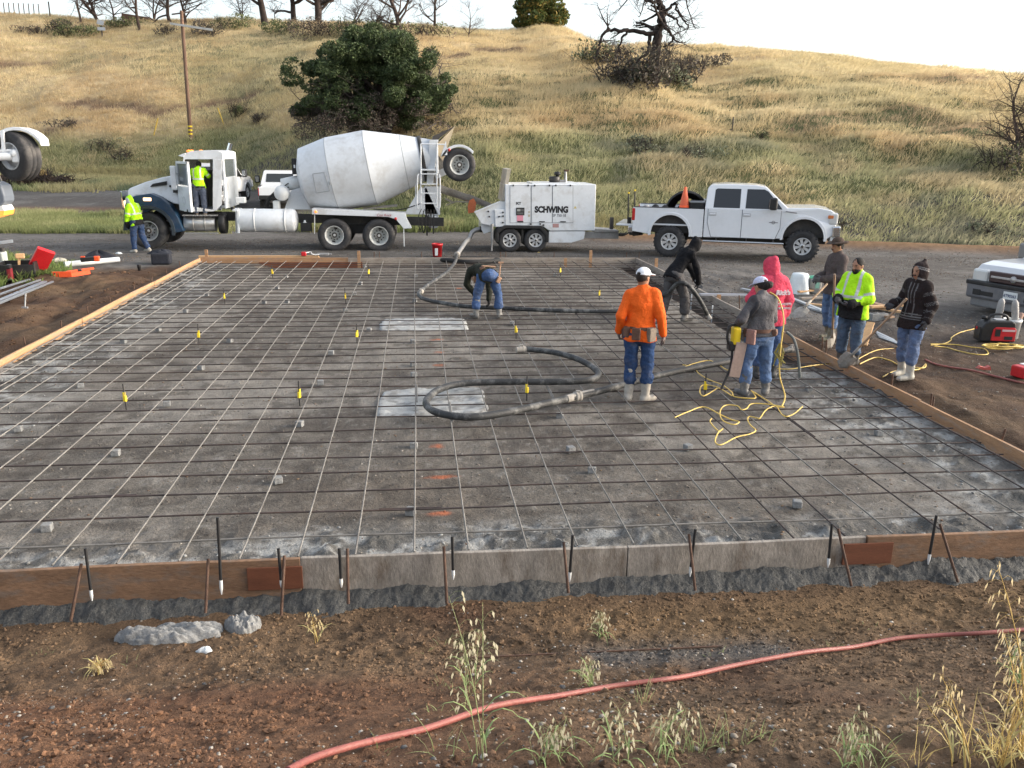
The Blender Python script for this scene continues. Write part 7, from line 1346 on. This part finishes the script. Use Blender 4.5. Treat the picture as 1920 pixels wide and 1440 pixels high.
def hand_field(F, w, d, pn, g=0., curl=.5, k_=.008):
    """w wrist, d finger direction, pn palm normal; thumb leaves the side of the palm"""
    d = unit(d); pn = unit(np.asarray(pn) - d*np.dot(pn, d)); s = np.cross(d, pn); F.ell(w + d*.045, np.array([.045, .052, .02]) + g, np.stack([s, d, pn]), k=.015)
    for i, ln in enumerate((.068, .078, .074, .058)):
        b = w + d*(.085 - .004*abs(i - 1.3)) + s*(-.030 + .020*i); c1 = curl*(.75 + .12*i); d1 = unit(d*math.cos(c1) + pn*math.sin(c1)); c2 = c1*2.1; d2 = unit(d*math.cos(c2) + pn*math.sin(c2))
        m = b + d1*ln*.5; F.cone(b, m, .0095 + g, .009 + g, k_).cone(m, m + d2*ln*.55, .009 + g, .0075 + g, k_)
    t0 = w + d*.03 - s*.032; t1 = t0 + unit(d*.6 - s*.7 + pn*.35)*.04; F.cone(t0, t1, .013 + g, .011 + g, k_).cone(t1, t1 + unit(d*.8 - s*.15 + pn*.5)*.032, .011 + g, .009 + g, k_)
def person(loc, heading, label, J, head=(0, 1, 0), hup=(0, 0, 1), skin=SKIN, top=None, legs=None, boots=None, gloves=None, hat=None, hood=None, beard=0, hair=None, belly=0., fat=1., hands=None, feet=(0., 0.), group='workers on the slab'):
    root = empty('person', loc, label, 'person', None, heading); f = fat
    hf = unit(head); hu = unit(np.asarray(hup) - hf*np.dot(hup, hf)); hs = np.cross(hf, hu); FR = np.stack([hs, hf, hu]); hc = J['hea']
    lr = J['sr'] - J['sl']; lr = unit(lr); upv = unit(J['che'] - J['pel']); fwd = unit(np.cross(upv, lr)); bf = -fwd if np.dot(np.cross(upv, lr), (0, 1, 0)) < -2 else fwd
    def torso(F, g, kk=.05):
        F.cone(J['pel'], J['wai'], .140*f + g*.8, .130*f + g*.8 + belly*.3, kk, (fwd, .74)).cone(J['wai'], J['che'], .130*f + g*.8 + belly*.3, .150*f + g*.8, kk, (fwd, .72))
        F.cone(J['sl']*.92 + J['sr']*.08, J['sr']*.92 + J['sl']*.08, .060 + g*.7, .060 + g*.7, .07).cone(J['che'], J['nek'], .13*f + g, .07 + g*.6, .05, (fwd, .8))
        if belly: F.ell(J['wai'] + fwd*.06, np.array([.125, .095, .15]) + belly*.5 + g, np.stack([lr, fwd, upv]), k=.06)
    def arms(F, g, cuff=1.):
        for s in 'lr':
            F.cone(J['s' + s], J['e' + s], .052*f + g*.6, .043*f + g*.75, .03); e, w_ = J['e' + s], J['w' + s]; F.cone(e, e + (w_ - e)*cuff, .043*f + g*.75, .033 + g*.7, .015)
    def leg(F, g, to=1.):
        for s in 'lr':
            F.cone(J['h' + s], J['k' + s], .092*f + g, .063*f + g, .025); k_, a = J['k' + s], J['a' + s]; F.cone(k_, k_ + (a - k_)*to, .062*f + g, (.05 if to > .8 else .068) + g, .012)
    # body: one continuous surface from head to feet
    F = Field(); torso(F, -.014); arms(F, -.006); leg(F, -.012)
    F.cone(J['nek'] - upv*.05, hc - hu*.04, .058, .054, .03)
    F.ell(hc + hu*.02, (.076, .096, .108), FR, .02).ell(hc - hu*.055 + hf*.022, (.056, .068, .062), FR, .03)
    F.cone(hc + hf*.088 + hu*.015, hc + hf*.105 - hu*.022, .009, .015, .012).ell(hc + hf*.083 - hu*.058, (.024, .012, .011), FR, .008).ell(hc + hf*.08 + hu*.035, (.045, .014, .011), FR, .015)
    for s in (-1, 1): F.ell(hc + hs*s*.077 - hf*.005, (.010, .02, .03), FR, .008).ell(hc + hs*s*.032 + hf*.086 + hu*.012, (.015, .006, .008), FR, sub=True).ell(hc + hs*s*.032 + hf*.082 + hu*.012, (.011, .010, .010), FR, .002)
    hd = hands or {}
    for s in 'lr':
        w_ = J['w' + s]; d, pn, cu = hd.get(s, (unit(w_ - J['e' + s]), -lr if s == 'r' else lr, .45)); hand_field(F, w_, d, pn, -.001, cu)
        a = J['a' + s]; an = feet['lr'.index(s)]; fd_ = np.array([math.sin(an), math.cos(an), 0]); F.cone(a - fd_*.02 - (0, 0, .03), a + fd_*.13 - (0, 0, .05), .04, .028, .02)
    def scol(V):
        C = np.tile(skin, (len(V), 1)); q = (V - hc)@FR.T
        for s in (-1, 1):
            e = np.linalg.norm((q - (s*.032, .092, .012))/(.012, .03, .006), axis=1) < 1; C[e] = (.03, .02, .018)
            b = np.linalg.norm((q - (s*.034, .09, .034))/(.022, .03, .0055), axis=1) < 1; C[b] = (.02, .014, .01)
        l = np.linalg.norm((q - (0, .095, -.06))/(.024, .025, .009), axis=1) < 1; C[l] = np.array(skin)*(1.0, .6, .6); return C
    grow('body', F, .0078, scol, skinmat, root)
    if hair:
        F = Field().ell(hc + hu*.028 - hf*.008, (.083, .10, .104), FR, .01).cut(hc + hu*.05 + hf*.07, hf*.62 - hu*.78).cut(hc - hu*.07, -hu); grow('hair', F, .007, hair, M('hair_attr', rough=.8, attr=True, bump=.5, bs=90) if 'hair_attr' not in bpy.data.materials else bpy.data.materials['hair_attr'], root, .004, 60)
        if hat == 'cap_bun': F = Field().ell(hc - hf*.12 + hs*.03 - hu*.005, (.055, .055, .05), FR, .01).cone(hc - hf*.07 - hu*.02, hc - hf*.11, .05, .045); grow('hair_bun', F, .007, hair, bpy.data.materials['hair_attr'], root, .008, 50)
    if beard:
        F = Field()
        if beard > 1: F.ell(hc - hu*.062 + hf*.032, (.067, .074, .058), FR, .02).ell(hc - hu*.09 + hf*.06, (.035, .035, .03), FR, .02).cut(hc - hu*.02, hu).ell(hc + hf*.10 - hu*.056, (.022, .03, .008), FR, sub=True)
        F.cone(hc + hf*.096 - hu*.042 - hs*.024, hc + hf*.096 - hu*.042 + hs*.024, .009, .009, .004); grow('beard' if beard > 1 else 'moustache', F, .006, (.012, .009, .008), bpy.data.materials['hair_attr'] if 'hair_attr' in bpy.data.materials else M('hair_attr', rough=.8, attr=True, bump=.5, bs=90), root, .004, 70)
    # upper garment
    F = Field(); g = top.get('g', .02); torso(F, g); arms(F, g, top.get('cuff', .97)); hem = J['pel'] - upv*top.get('hem', .10); F.cone(J['pel'], hem, .165*f + g, .178*f + g + belly*.2, .04, (fwd, .74))
    F.cone(J['nek'] - upv*.02, J['nek'] + upv*.035, .072, .068, .03)
    if hood == 'down': F.cone(J['nek'] - fwd*.08 - lr*.07, J['nek'] - fwd*.08 + lr*.07, .05, .05, .04).cone(J['nek'] + lr*.09, J['nek'] + lr*.05 + fwd*.09 - upv*.03, .035, .03, .03).cone(J['nek'] - lr*.09, J['nek'] - lr*.05 + fwd*.09 - upv*.03, .035, .03, .03)
    F.cut(hem - upv*.02, -upv)
    o = grow(top.get('name', 'hoodie'), F, .0098, top['col'](J, fwd, upv, lr) if callable(top['col']) else top['col'], top.get('mat', cloth), root, top.get('wr', .03), 7, (1, 1, .8))
    if hood in ('up', 'point'):
        F = Field().ell(hc + hu*.012 - hf*.012, (.105, .122, .135), FR, .02).cone(J['nek'] - upv*.02, hc - hu*.05, .098, .10, .04)
        if hood == 'point': F.cone(hc + hu*.06 - hf*.03, hc + hu*.155 - hf*.075, .085, .025, .03)
        else: F.cone(hc + hu*.05 - hf*.04, hc + hu*.10 - hf*.085, .08, .05, .03)
        F.ell(hc + hf*.13 - hu*.0, (.072, .11, .10), FR, sub=True).ell(hc + hf*.12 - hu*.075, (.06, .07, .07), FR, sub=True); grow('hood', F, .0085, top.get('hoodcol', top['col'])(J, fwd, upv, lr) if callable(top.get('hoodcol', top['col'])) else top.get('hoodcol', top['col']), top.get('mat', cloth), root, .016, 10)
    # trousers
    F = Field(); leg(F, legs.get('g', .016), legs.get('to', .55)); F.cone(J['hl']*.9 + J['hr']*.1, J['hr']*.9 + J['hl']*.1, .098*f, .098*f, .04).cone(J['pel'] - upv*.02, J['pel'] + upv*.06, .142*f, .136*f, .04, (fwd, .74)).ell(J['pel'] - fwd*.045 - upv*.06, (.135*f, .095, .10), np.stack([lr, fwd, upv]), .05)
    grow(legs.get('name', 'jeans'), F, .0098, legs['col'], legs.get('mat', denim), root, .026, 9, (1, 1, 1.6))
    # boots
    for i, s in enumerate('lr'):
        a, k_ = J['a' + s], J['k' + s]; an = feet[i]; fd_ = np.array([math.sin(an), math.cos(an), 0]); bh = boots.get('h', .30); F = Field(); ll = np.linalg.norm(k_ - a); tp_ = a + (k_ - a)*min(1, bh/ll); gz_ = a[2] - .09
        F.cone(a - (0, 0, .01), tp_, .056, .070 if bh > .2 else .055, .03).cone(a - fd_*.035 - (0, 0, .045), a + fd_*.165 - (0, 0, .055), .047, .042, .035); F.cut((0, 0, gz_), (0, 0, -1))
        grow(boots.get('name', 'boot'), F, .0085, boots['col'], bootmat, root, .012, 14)
    if gloves is not None:
        for s in 'lr':
            w_ = J['w' + s]; d, pn, cu = hd.get(s, (unit(w_ - J['e' + s]), -lr if s == 'r' else lr, .45)); F = Field(); hand_field(F, w_, d, pn, .004, cu, .006); F.cone(w_ - unit(w_ - J['e' + s])*.03, w_ + unit(d)*.02, .04, .036, .012); grow('glove', F, .0058, gloves, cloth, root, .004, 40)
    if hat in ('cap', 'cap_bun'):
        F = Field().ell(hc + hu*.045, (.092, .108, .095), FR, .01).cut(hc + hu*.042, -hu); 
        F.cone(hc + hu*.052 + hf*.08 - hs*.035, hc + hu*.04 + hf*.165 - hs*.02, .05, .045, .01, (hu, .16)).cone(hc + hu*.052 + hf*.08 + hs*.035, hc + hu*.04 + hf*.165 + hs*.02, .05, .045, .01, (hu, .16)); F.ell(hc - hf*.115 + hu*.055, (.032, .04, .022), FR, sub=True)
        grow('cap', F, .0062, top.get('capcol', (.68, .70, .74)), cloth, root)
    if hat == 'brim':
        F = Field().ell(hc + hu*.085, (.088, .105, .085), FR, .01).ell(hc + hu*.068, (.165, .19, .014), FR, .015).ell(hc + hu*.178, (.03, .08, .03), FR, sub=True)
        for s in (-1, 1): F.cone(hc + hu*.076 + hs*s*.13 - hf*.09, hc + hu*.076 + hs*s*.13 + hf*.09, .022, .022, .03, (hu, .6))
        F.cut(hc + hu*.052, -hu); grow('hat', F, .0068, (.075, .055, .045), cloth, root, .004, 30)
    return root, dict(fwd=fwd, up=upv, lr=lr, hc=hc, FR=FR)
def belt_kit(root, J, fr, items, col=leather):
    fwd, up_, lr = fr['fwd'], fr['up'], fr['lr']; b = J['pel'] + up_*.04; m = MB(); vs = []
    for k in range(24):
        a = 2*math.pi*k/24; d = lr*math.cos(a)*.185 + fwd*math.sin(a)*.145
        for h in (-.025, .025): vs.append(Vector(b + d + up_*h))
    m.add(vs, [(2*k, 2*((k + 1) % 24), 2*((k + 1) % 24) + 1, 2*k + 1) for k in range(24)], 0, True); o = m.build('tool_belt', col, root)
    for ang, w_, h_, d_, mt in items:
        a = R(ang); d = lr*math.cos(a)*.20 + fwd*math.sin(a)*.165; n = unit(lr*math.cos(a) + fwd*math.sin(a)); t = np.cross(up_, n); mm = Matrix((Vector(t), Vector(n), Vector(up_))).transposed(); m = MB(); m.box(Vector(b + d - up_*(h_/2 - .02)), (w_, d_, h_), 0, mm, bev=.012); m.box(Vector(b + d + n*(d_/2) - up_*.03), (w_*.9, .008, .05), 0, mm); m.build('pouch', mt, o)
    return o
NEON = np.array((.40, .80, .012)); BLK = np.array((.012, .012, .014)); SIL = np.array((.52, .54, .52))
def hivis(low=1.12, band=True):
    def f(J, fwd, up_, lr):
        def g(V):
            C = np.tile(NEON, (len(V), 1)); h = (V - J['pel'])@up_; x = (V - J['che'])@lr
            wa = np.minimum(np.linalg.norm(V - J['wl'], axis=1), np.linalg.norm(V - J['wr'], axis=1)); arm = np.abs(x) > .2
            if band:
                C[(h > .17) & (h < .215) & ~arm] = SIL; C[(np.abs(np.abs(x) - .105) < .022) & (h > .2)] = SIL
                for s in 'lr':
                    d = J['e' + s] - J['s' + s]; t = ((V - J['s' + s])@d)/(d@d); q = np.linalg.norm(V - J['s' + s] - np.clip(t, 0, 1)[:, None]*d, axis=1); C[(t > .72) & (t < .86) & (q < .1)] = SIL
            C[(h < low) & ~arm] = BLK; C[wa < .10] = BLK; return C
        return g
    return f
JEAN = (.055, .095, .20); JEAN_L = (.095, .15, .27); JEAN_D = (.028, .055, .13); BOOT = (.28, .26, .23); OLIVE = (.14, .125, .09)

# 1 bent over worker
J = base_joints(1.76)
J.update(pel=np.array((0, -.12, .86)), wai=np.array((-.05, .06, .93)), che=np.array((-.11, .30, .90)), nek=np.array((-.15, .48, .80)), hea=np.array((-.16, .60, .70)), sl=np.array((-.30, .36, .88)), sr=np.array((.06, .44, .84)),
         el=np.array((-.36, .44, .60)), er=np.array((.10, .42, .55)), wl=np.array((-.20, .52, .38)), wr=np.array((.08, .32, .30)), hl=np.array((-.11, -.10, .84)), hr=np.array((.11, -.10, .84)), kl=np.array((-.20, .0, .46)), kr=np.array((.22, .0, .46)), al=np.array((-.22, -.06, .09)), ar=np.array((.24, -.06, .09)))
p, fr = person((1.33, 16.42, -.065), R(2), 'person in jeans bending double over the hose with a tool belt', J, head=(0, .3, -1), hup=(0, 1, .3), top=dict(name='sweater', col=(.022, .024, .018), g=.03, hem=.04), legs=dict(col=JEAN, to=.62), boots=dict(col=(.16, .155, .145)), gloves=(.02, .02, .02), hair=(.012, .01, .008), feet=(-.5, .3))
belt_kit(p, J, fr, [(20, .12, .2, .08, tan_leather), (-90, .28, .07, .02, tan_leather), (-130, .09, .1, .05, leather)], tan_leather)
m = MB(); q = J['pel'] + fr['lr']*.24; m.tube([q, q + np.array((.02, .0, .25))], .014, 6); m.box(Vector(q + np.array((.03, 0, .26))), (.10, .03, .03)); m.build('hammer', tan_leather, p)
# 2 orange shirt
J = base_joints(1.78); J.update(wl=np.array((-.27, .08, .93)), el=np.array((-.255, -.06, 1.16)), er=np.array((.25, -.06, 1.17)), wr=np.array((.30, .02, .92)), kl=np.array((-.10, .03, .49)), al=np.array((-.11, .0, .09)), ar=np.array((.11, -.02, .09)))
p, fr = person((2.86, 10.55, -.06), R(-14), 'person in a bright orange shirt and white cap standing with back to camera', J, head=(.62, .78, -.08), skin=(.27, .14, .085), top=dict(name='shirt', col=(.76, .115, .012), g=.030, hem=.11, wr=.035, mat=neon), legs=dict(col=JEAN_D, to=.46), boots=dict(col=(.33, .30, .26), h=.34), gloves=(.16, .13, .12), hat='cap', hair=(.02, .013, .01), belly=.02, fat=1.03, feet=(.1, .75))
belt_kit(p, J, fr, [(-105, .11, .16, .05, leather), (-45, .12, .18, .07, M('canvas', (.17, .135, .105), .8, var=.3)), (-150, .1, .14, .05, leather), (165, .12, .2, .07, leather)])
# 3 black hooded hose man
J = base_joints(1.76); J.update(pel=np.array((0, -.10, .93)), wai=np.array((0, -.01, 1.07)), che=np.array((0, .13, 1.24)), nek=np.array((0, .25, 1.38)), hea=np.array((.02, .38, 1.47)), sl=np.array((-.165, .21, 1.34)), sr=np.array((.165, .17, 1.31)), er=np.array((.20, .30, .96)), wr=np.array((.14, .40, .74)), el=np.array((-.2, .44, 1.03)), wl=np.array((-.08, .58, .72)), hl=np.array((-.1, -.10, .90)), hr=np.array((.1, -.10, .90)), kl=np.array((-.10, .10, .50)), kr=np.array((.11, -.06, .48)), al=np.array((-.10, .16, .09)), ar=np.array((.12, -.26, .09)))
J['ar'], J['kr'], J['al'], J['kl'] = np.array((.12, .12, .09)), np.array((.11, .10, .49)), np.array((-.12, -.30, .09)), np.array((-.11, -.16, .49))
p, fr = person((5.02, 15.95, -.065), R(-66), 'person in a black hoodie leaning forward to guide the hose nozzle', J, head=(0, .85, -.45), hup=(0, .5, .85), top=dict(col=(.009, .009, .011), g=.026, hem=.10, wr=.04), legs=dict(name='trousers', col=(.075, .072, .073), to=.70, g=.028, mat=cloth), boots=dict(col=(.20, .19, .175), h=.24), gloves=(.05, .055, .065), hood='up', feet=(0, .1))
m = MB(); m.box(Vector(J['wr'] - unit(J['wr'] - J['er'])*.05), (.10, .09, .05), bev=.015); m.build('cuff', white_plastic, p)
# 4 grey shirt with cap, bun and vibrator
J = base_joints(1.63); J.update(el=np.array((-.30, -.02, 1.08)), wl=np.array((-.28, .12, .97)), er=np.array((.22, .10, 1.05)), wr=np.array((.12, .28, 1.0)), kl=np.array((-.14, .02, .46)), kr=np.array((.13, .02, .46)), al=np.array((-.17, -.02, .09)), ar=np.array((.16, .0, .09)), nek=np.array((0, .03, 1.37)), hea=np.array((.0, .09, 1.49)))
def greycol(J, fwd, up_, lr):
    def g(V): n_ = n3(V[:, 0]*5, V[:, 1]*5, V[:, 2]*5, 8)[:, None]; return np.array((.055, .053, .058)) + n_**2*np.array((.11, .105, .105))
    return g
p4, fr4 = person((4.56, 10.72, -.06), R(6), 'person in a grey shirt and white mesh cap carrying a yellow vibrator at the hip', J, head=(-.25, .9, -.35), skin=SKIN, top=dict(name='shirt', col=greycol, g=.022, hem=.02, capcol=(.50, .52, .66)), legs=dict(col=JEAN_L, to=.62, g=.012), boots=dict(col=(.12, .12, .12), h=.30), gloves=(.1, .1, .1), hat='cap_bun', hair=(.014, .010, .008), fat=1.06, feet=(-.25, .65))
J4 = J; belt_kit(p4, J, fr4, [(-150, .13, .20, .05, M('mauve_leather', (.26, .15, .13), .7, var=.2)), (-40, .10, .09, .06, leather), (170, .06, .12, .05, leather)])
m = MB(); a = J['sl'] + np.array((.05, 0, .07)); pts = [a + np.array((.02, .1, -.1)), a, a + np.array((-.05, -.11, -.12)), J['pel'] + np.array((-.26, -.02, .16))]; m.tube(smooth_path([tuple(x) for x in pts], 5), .03, 6, flat=.25); m.build('strap', M('strap_black', (.02, .02, .025), .8), p4)
vib = empty('concrete_vibrator', p4.location + Vector((-.33, .02, .70)), 'yellow and black concrete vibrator slung at the grey shirted worker hip', 'vibrator')
m = MB(); m.box((0, 0, .14), (.10, .15, .24), 0, bev=.025); m.build('motor', M('vib_yellow', (.70, .50, .02), .4), vib); m = MB(); m.tube(smooth_path([(-.02, .02, .28), (-.10, .0, .26), (-.12, -.02, .10), (-.06, -.02, -.02)], 5), .018, 8); m.box((-.05, 0, .0), (.1, .12, .12), 0, bev=.02); m.build('handle', black_plastic, vib)
m = MB(); m.box((.03, -.08, -.18), (.15, .02, .48), 0, Matrix.Rotation(R(8), 3, 'Y'), bev=.004); m.build('guard_board', M('board_pink', (.33, .24, .2), .8, var=.15), vib); m = MB(); m.tube(smooth_path([(-.04, -.02, -.02), (-.06, -.05, -.3), (-.18, -.10, -.58)], 5), .017, 8); m.build('cable', black_rubber, vib)
# cord over the shoulder of the grey shirted worker
o_ = p4.location; run('extension_cord', [o_ + Vector(tuple(J['nek'] + np.array((.10, .02, .05)))), o_ + Vector(tuple(J['sr'] + np.array((.02, -.09, .03)))), o_ + Vector((.22, -.20, 1.1)), o_ + Vector((.20, -.24, .7)), o_ + Vector((.22, -.25, .35)), o_ + Vector((.30, -.30, .08)), C_(1466, 762)], .0095, yellow_cord, 'yellow cord hanging from the grey shirted worker shoulder to the rebar', 'cord', n=6)
m = MB(); rr2 = random.Random(9)
for k in range(14): a = Vector((.20 + rr2.uniform(-.02, .02), -.22, .78)); m.tube([a, a + Vector((rr2.uniform(-.08, .05), rr2.uniform(-.04, .04), -.12)), a + Vector((rr2.uniform(-.10, .08), rr2.uniform(-.05, .05), rr2.uniform(-.2, -.32)))], .006, 5)
o = m.build('strap_tangle', M('olive_strap', (.22, .19, .05), .8)); o.location = o_; tag(o, 'tangle of olive straps hanging beside the grey shirted worker right leg', 'straps')
# 5 red hoodie
J = base_joints(1.77); J.update(er=np.array((.25, -.03, 1.17)), wr=np.array((.25, .06, .93)), el=np.array((-.27, .06, 1.18)), wl=np.array((-.16, .25, 1.08)), hea=np.array((-.02, .05, 1.64)))
REDC = (.56, .062, .105)
p5, fr5 = person((5.06, 11.62, -.06), R(4), 'person in a red hoodie with hood up and white lettering on its back', J, head=(-.35, .9, -.25), top=dict(col=REDC, g=.050, hem=.13, wr=.035), legs=dict(col=JEAN, to=.62), boots=dict(col=(.05, .05, .05), h=.32), gloves=(.03, .03, .03), hood='up', fat=1.10, feet=(0, .2))
bz = Matrix.Translation(Vector((0, 0, 0))); yb5 = -.185
m = MB(); mt = Matrix.Translation((-.03, yb5, 1.27)) @ Matrix.Rotation(R(90), 4, 'X'); m.text("Rick's", .092, 0, mt, bold=.004, shear=.15, depth=.012); m.text("CONCRETE", .042, 0, Matrix.Translation((.0, yb5 - .002, 1.12)) @ Matrix.Rotation(R(90), 4, 'X'), depth=.014); m.text("PUMPING", .042, 0, Matrix.Translation((.03, yb5 - .004, 1.06)) @ Matrix.Rotation(R(90), 4, 'X'), depth=.014); m.build('lettering', M('print_white', (.62, .52, .55), .7), p5)
# 6 hat man
J = base_joints(1.78); J.update(er=np.array((.24, .0, 1.15)), wr=np.array((.16, .25, 1.08)), el=np.array((-.24, .06, 1.15)), wl=np.array((-.10, .30, 1.10)), al=np.array((-.14, .05, .09)), ar=np.array((.16, -.12, .09)))
p6, fr6 = person((7.22, 14.0, gz(7.22, 14) - .01), R(98), 'person in a brown brimmed hat and grey jacket standing beside the neon jacket', J, head=(.22, 1, -.12), skin=SKIN_D, top=dict(name='jacket', col=(.085, .068, .066), g=.034, hem=.12), legs=dict(col=JEAN_L, to=.5), boots=dict(col=OLIVE, h=.36), gloves=(.12, .12, .125), hat='brim', beard=1, hair=(.012, .01, .008), feet=(.1, -.1))
# 7 bearded neon man
J = base_joints(1.70); J.update(er=np.array((.25, .05, 1.10)), wr=np.array((.14, .31, 1.06)), el=np.array((-.26, .05, 1.09)), wl=np.array((-.08, .30, 1.01)))
p7, fr7 = person((6.82, 12.52, gz(6.82, 12.52) - .01), R(128), 'bearded person in a neon yellow hoodie with silver stripes, hands on a shovel', J, head=(.25, 1, -.18), skin=SKIN_D, top=dict(col=hivis(.14), g=.045, hem=.14, mat=neon, wr=.04), legs=dict(col=(.07, .105, .16), to=.62), boots=dict(col=(.07, .065, .06), h=.34), gloves=(.1, .1, .105), hood='down', beard=2, hair=(.010, .008, .007), belly=.07, fat=1.17, feet=(.2, -.2), hands=dict(r=((-.2, .75, .1), (-.8, -.4, 0), 1.2), l=((.9, .3, -.1), (.2, -.4, 1), .4)))
# 8 striped hoodie
def baja(J, fwd, up_, lr):
    def g(V):
        C = np.tile((.022, .016, .016), (len(V), 1)); gr = np.array((.15, .145, .145)); h = (V - J['pel'])@up_
        def band(t, cs, w_=.007):
            m = np.zeros(len(V), bool)
            for c in cs: m |= (np.abs(t - c) < w_)
            return m
        x = (V - J['che'])@lr; arm = np.zeros(len(V), bool)
        for s in 'lr':
            for a, b, cs in (('s', 'e', (.30, .36, .42, .80, .86, .92)), ('e', 'w', (.35, .42, .49, .85))):
                d = J[b + s] - J[a + s]; t = ((V - J[a + s])@d)/(d@d); q = np.linalg.norm(V - J[a + s] - np.clip(t, 0, 1)[:, None]*d, axis=1); n_ = (q < .092) & (t > .18); arm |= n_; C[n_ & band(t, cs, .012)] = gr
        m = ~arm; C[m & band(h, (-.02, .015, .05), .008)] = gr
        C[m & (np.abs(np.abs(x) - .05) < .008) & (h > .02) & (h < .5)] = gr*.8; C[m & (np.abs(x) < .008) & ((V - J['che'])@fwd > 0) & (h > .2)] = gr; return C
    return g
def bajahood(J, fwd, up_, lr):
    def g(V): C = np.tile((.026, .019, .019), (len(V), 1)); t = (V[:, 2] - J['hea'][2]) - .3*(V[:, 1] - J['hea'][1]); C[(np.abs(t - .03) < .008) | (np.abs(t - .055) < .006) | (np.abs(t + .11) < .012)] = (.22, .21, .21); return C
    return g
J = base_joints(1.68); J.update(er=np.array((.25, .0, 1.10)), wr=np.array((.20, .24, 1.08)), el=np.array((-.25, -.02, 1.09)), wl=np.array((-.27, .08, .90)), al=np.array((-.12, .09, .09)), ar=np.array((.12, -.06, .09)), kl=np.array((-.11, .07, .49)))
p8, fr8 = person((7.08, 11.28, gz(7.08, 11.28) - .01), R(112), 'person in a dark striped pullover and pointed hood holding a shovel, far right', J, head=(.15, 1, -.05), skin=SKIN_D, top=dict(name='pullover', col=baja, hoodcol=bajahood, g=.034, hem=.15, wr=.03), legs=dict(col=(.10, .14, .24), to=.52), boots=dict(col=(.33, .32, .285), h=.36), gloves=(.05, .05, .055), hood='point', beard=1, fat=1.03, feet=(.2, -.05), hands=dict(r=((-.2, .8, -.2), (.3, -.3, -1), 1.1)))
# 9 and 10 neon workers at the mixer
J = base_joints(1.78); J.update(che=np.array((0, .07, 1.29)), nek=np.array((0, .13, 1.44)), hea=np.array((0, .21, 1.56)), sl=np.array((-.165, .10, 1.40)), sr=np.array((.165, .10, 1.40)), el=np.array((-.24, .10, 1.12)), wl=np.array((-.22, .18, .88)), er=np.array((.22, .12, 1.12)), wr=np.array((.18, .22, .90)), kl=np.array((-.10, .10, .50)), al=np.array((-.11, .08, .09)), kr=np.array((.10, -.06, .50)), ar=np.array((.11, -.26, .12)))
person((-8.50, 27.2, gz(-8.5, 27.2)), R(60), 'person in a neon yellow hoodie with hood up beside the mixer front wheel', J, head=(0, 1, -.5), top=dict(col=hivis(.02), g=.04, hem=.12, mat=neon, wr=.04), legs=dict(col=(.035, .06, .125), to=.85, g=.026), boots=dict(name='shoe', col=(.34, .32, .28), h=.08), gloves=(.03, .03, .03), hood='up', feet=(0, 0))
J = base_joints(1.72); J.update(er=np.array((.28, .12, 1.22)), wr=np.array((.22, .36, 1.2)), el=np.array((-.28, .12, 1.2)), wl=np.array((-.2, .35, 1.15)), nek=np.array((0, .08, 1.42)), hea=np.array((0, .17, 1.53)), sl=np.array((-.165, .05, 1.38)), sr=np.array((.165, .05, 1.38)))
c = aty(378, 404, 27.85); person((c.x, 27.82, c.z - .01), R(-2), 'person in a neon yellow jacket standing on the mixer step in its open door', J, head=(0, 1, -.4), top=dict(name='jacket', col=hivis(-.02), g=.035, hem=.06, mat=neon, wr=.04), legs=dict(col=(.06, .075, .11), to=.88, g=.026), boots=dict(name='shoe', col=(.06, .045, .035), h=.10), gloves=(.05, .05, .05), hair=(.012, .01, .009), hood='down', feet=(0, 0))
# shovels
def shovel(a, b, label, blade_turn=0.):
    a, b = Vector(a), Vector(b); r = empty('shovel', b, label, 'shovel', 'shovels held at the right form'); d = (a - b).normalized(); L_ = (a - b).length; m = MB(); m.tube([d*.30, d*L_*.6, d*L_], [.018, .017, .0175], 10); m.build('handle', M('ash_wood', (.33, .22, .14), .7, var=.2, dirt=(.25, .23, .21), damt=.6) if 'ash_wood' not in bpy.data.materials else bpy.data.materials['ash_wood'], r)
    s = d.cross(Vector((math.cos(blade_turn), math.sin(blade_turn), 0))).normalized(); n_ = s.cross(d); vs = []; 
    for t, w_, q in ((.30, .03, 0), (.27, .10, .0), (.16, .115, -.012), (.06, .09, -.008), (0, .02, .01)):
        for k in (-1, -.4, .4, 1): vs.append(d*t + s*w_*k + n_*(q + .025*abs(k)**2))
    m = MB(); m.add(vs, [(4*i + k, 4*i + k + 1, 4*i + 5 + k, 4*i + 4 + k) for i in range(4) for k in range(3)]); m.tube([d*.26, d*.46], [.022, .02], 10); o = m.build('blade', dusty_steel, r); sm_ = o.modifiers.new('thick', 'SOLIDIFY'); sm_.thickness = .006
    return r
pb = p7.location; hz_ = gz(6.75, 12.2)
shovel(aty(1565, 514, 12.25), atz(1560, 652, .02), 'upright muddy shovel held by the bearded neon worker', 2.0)
shovel(aty(1700, 560, 11.10), atz(1574, 690, .02), 'long handled shovel slanting from the striped hooded worker to the right form', 1.2)
shovel(aty(1551, 532, 13.3), aty(1490, 595, 12.9), 'shovel slanting from the hat wearing worker hands behind the red hoodie', .6)
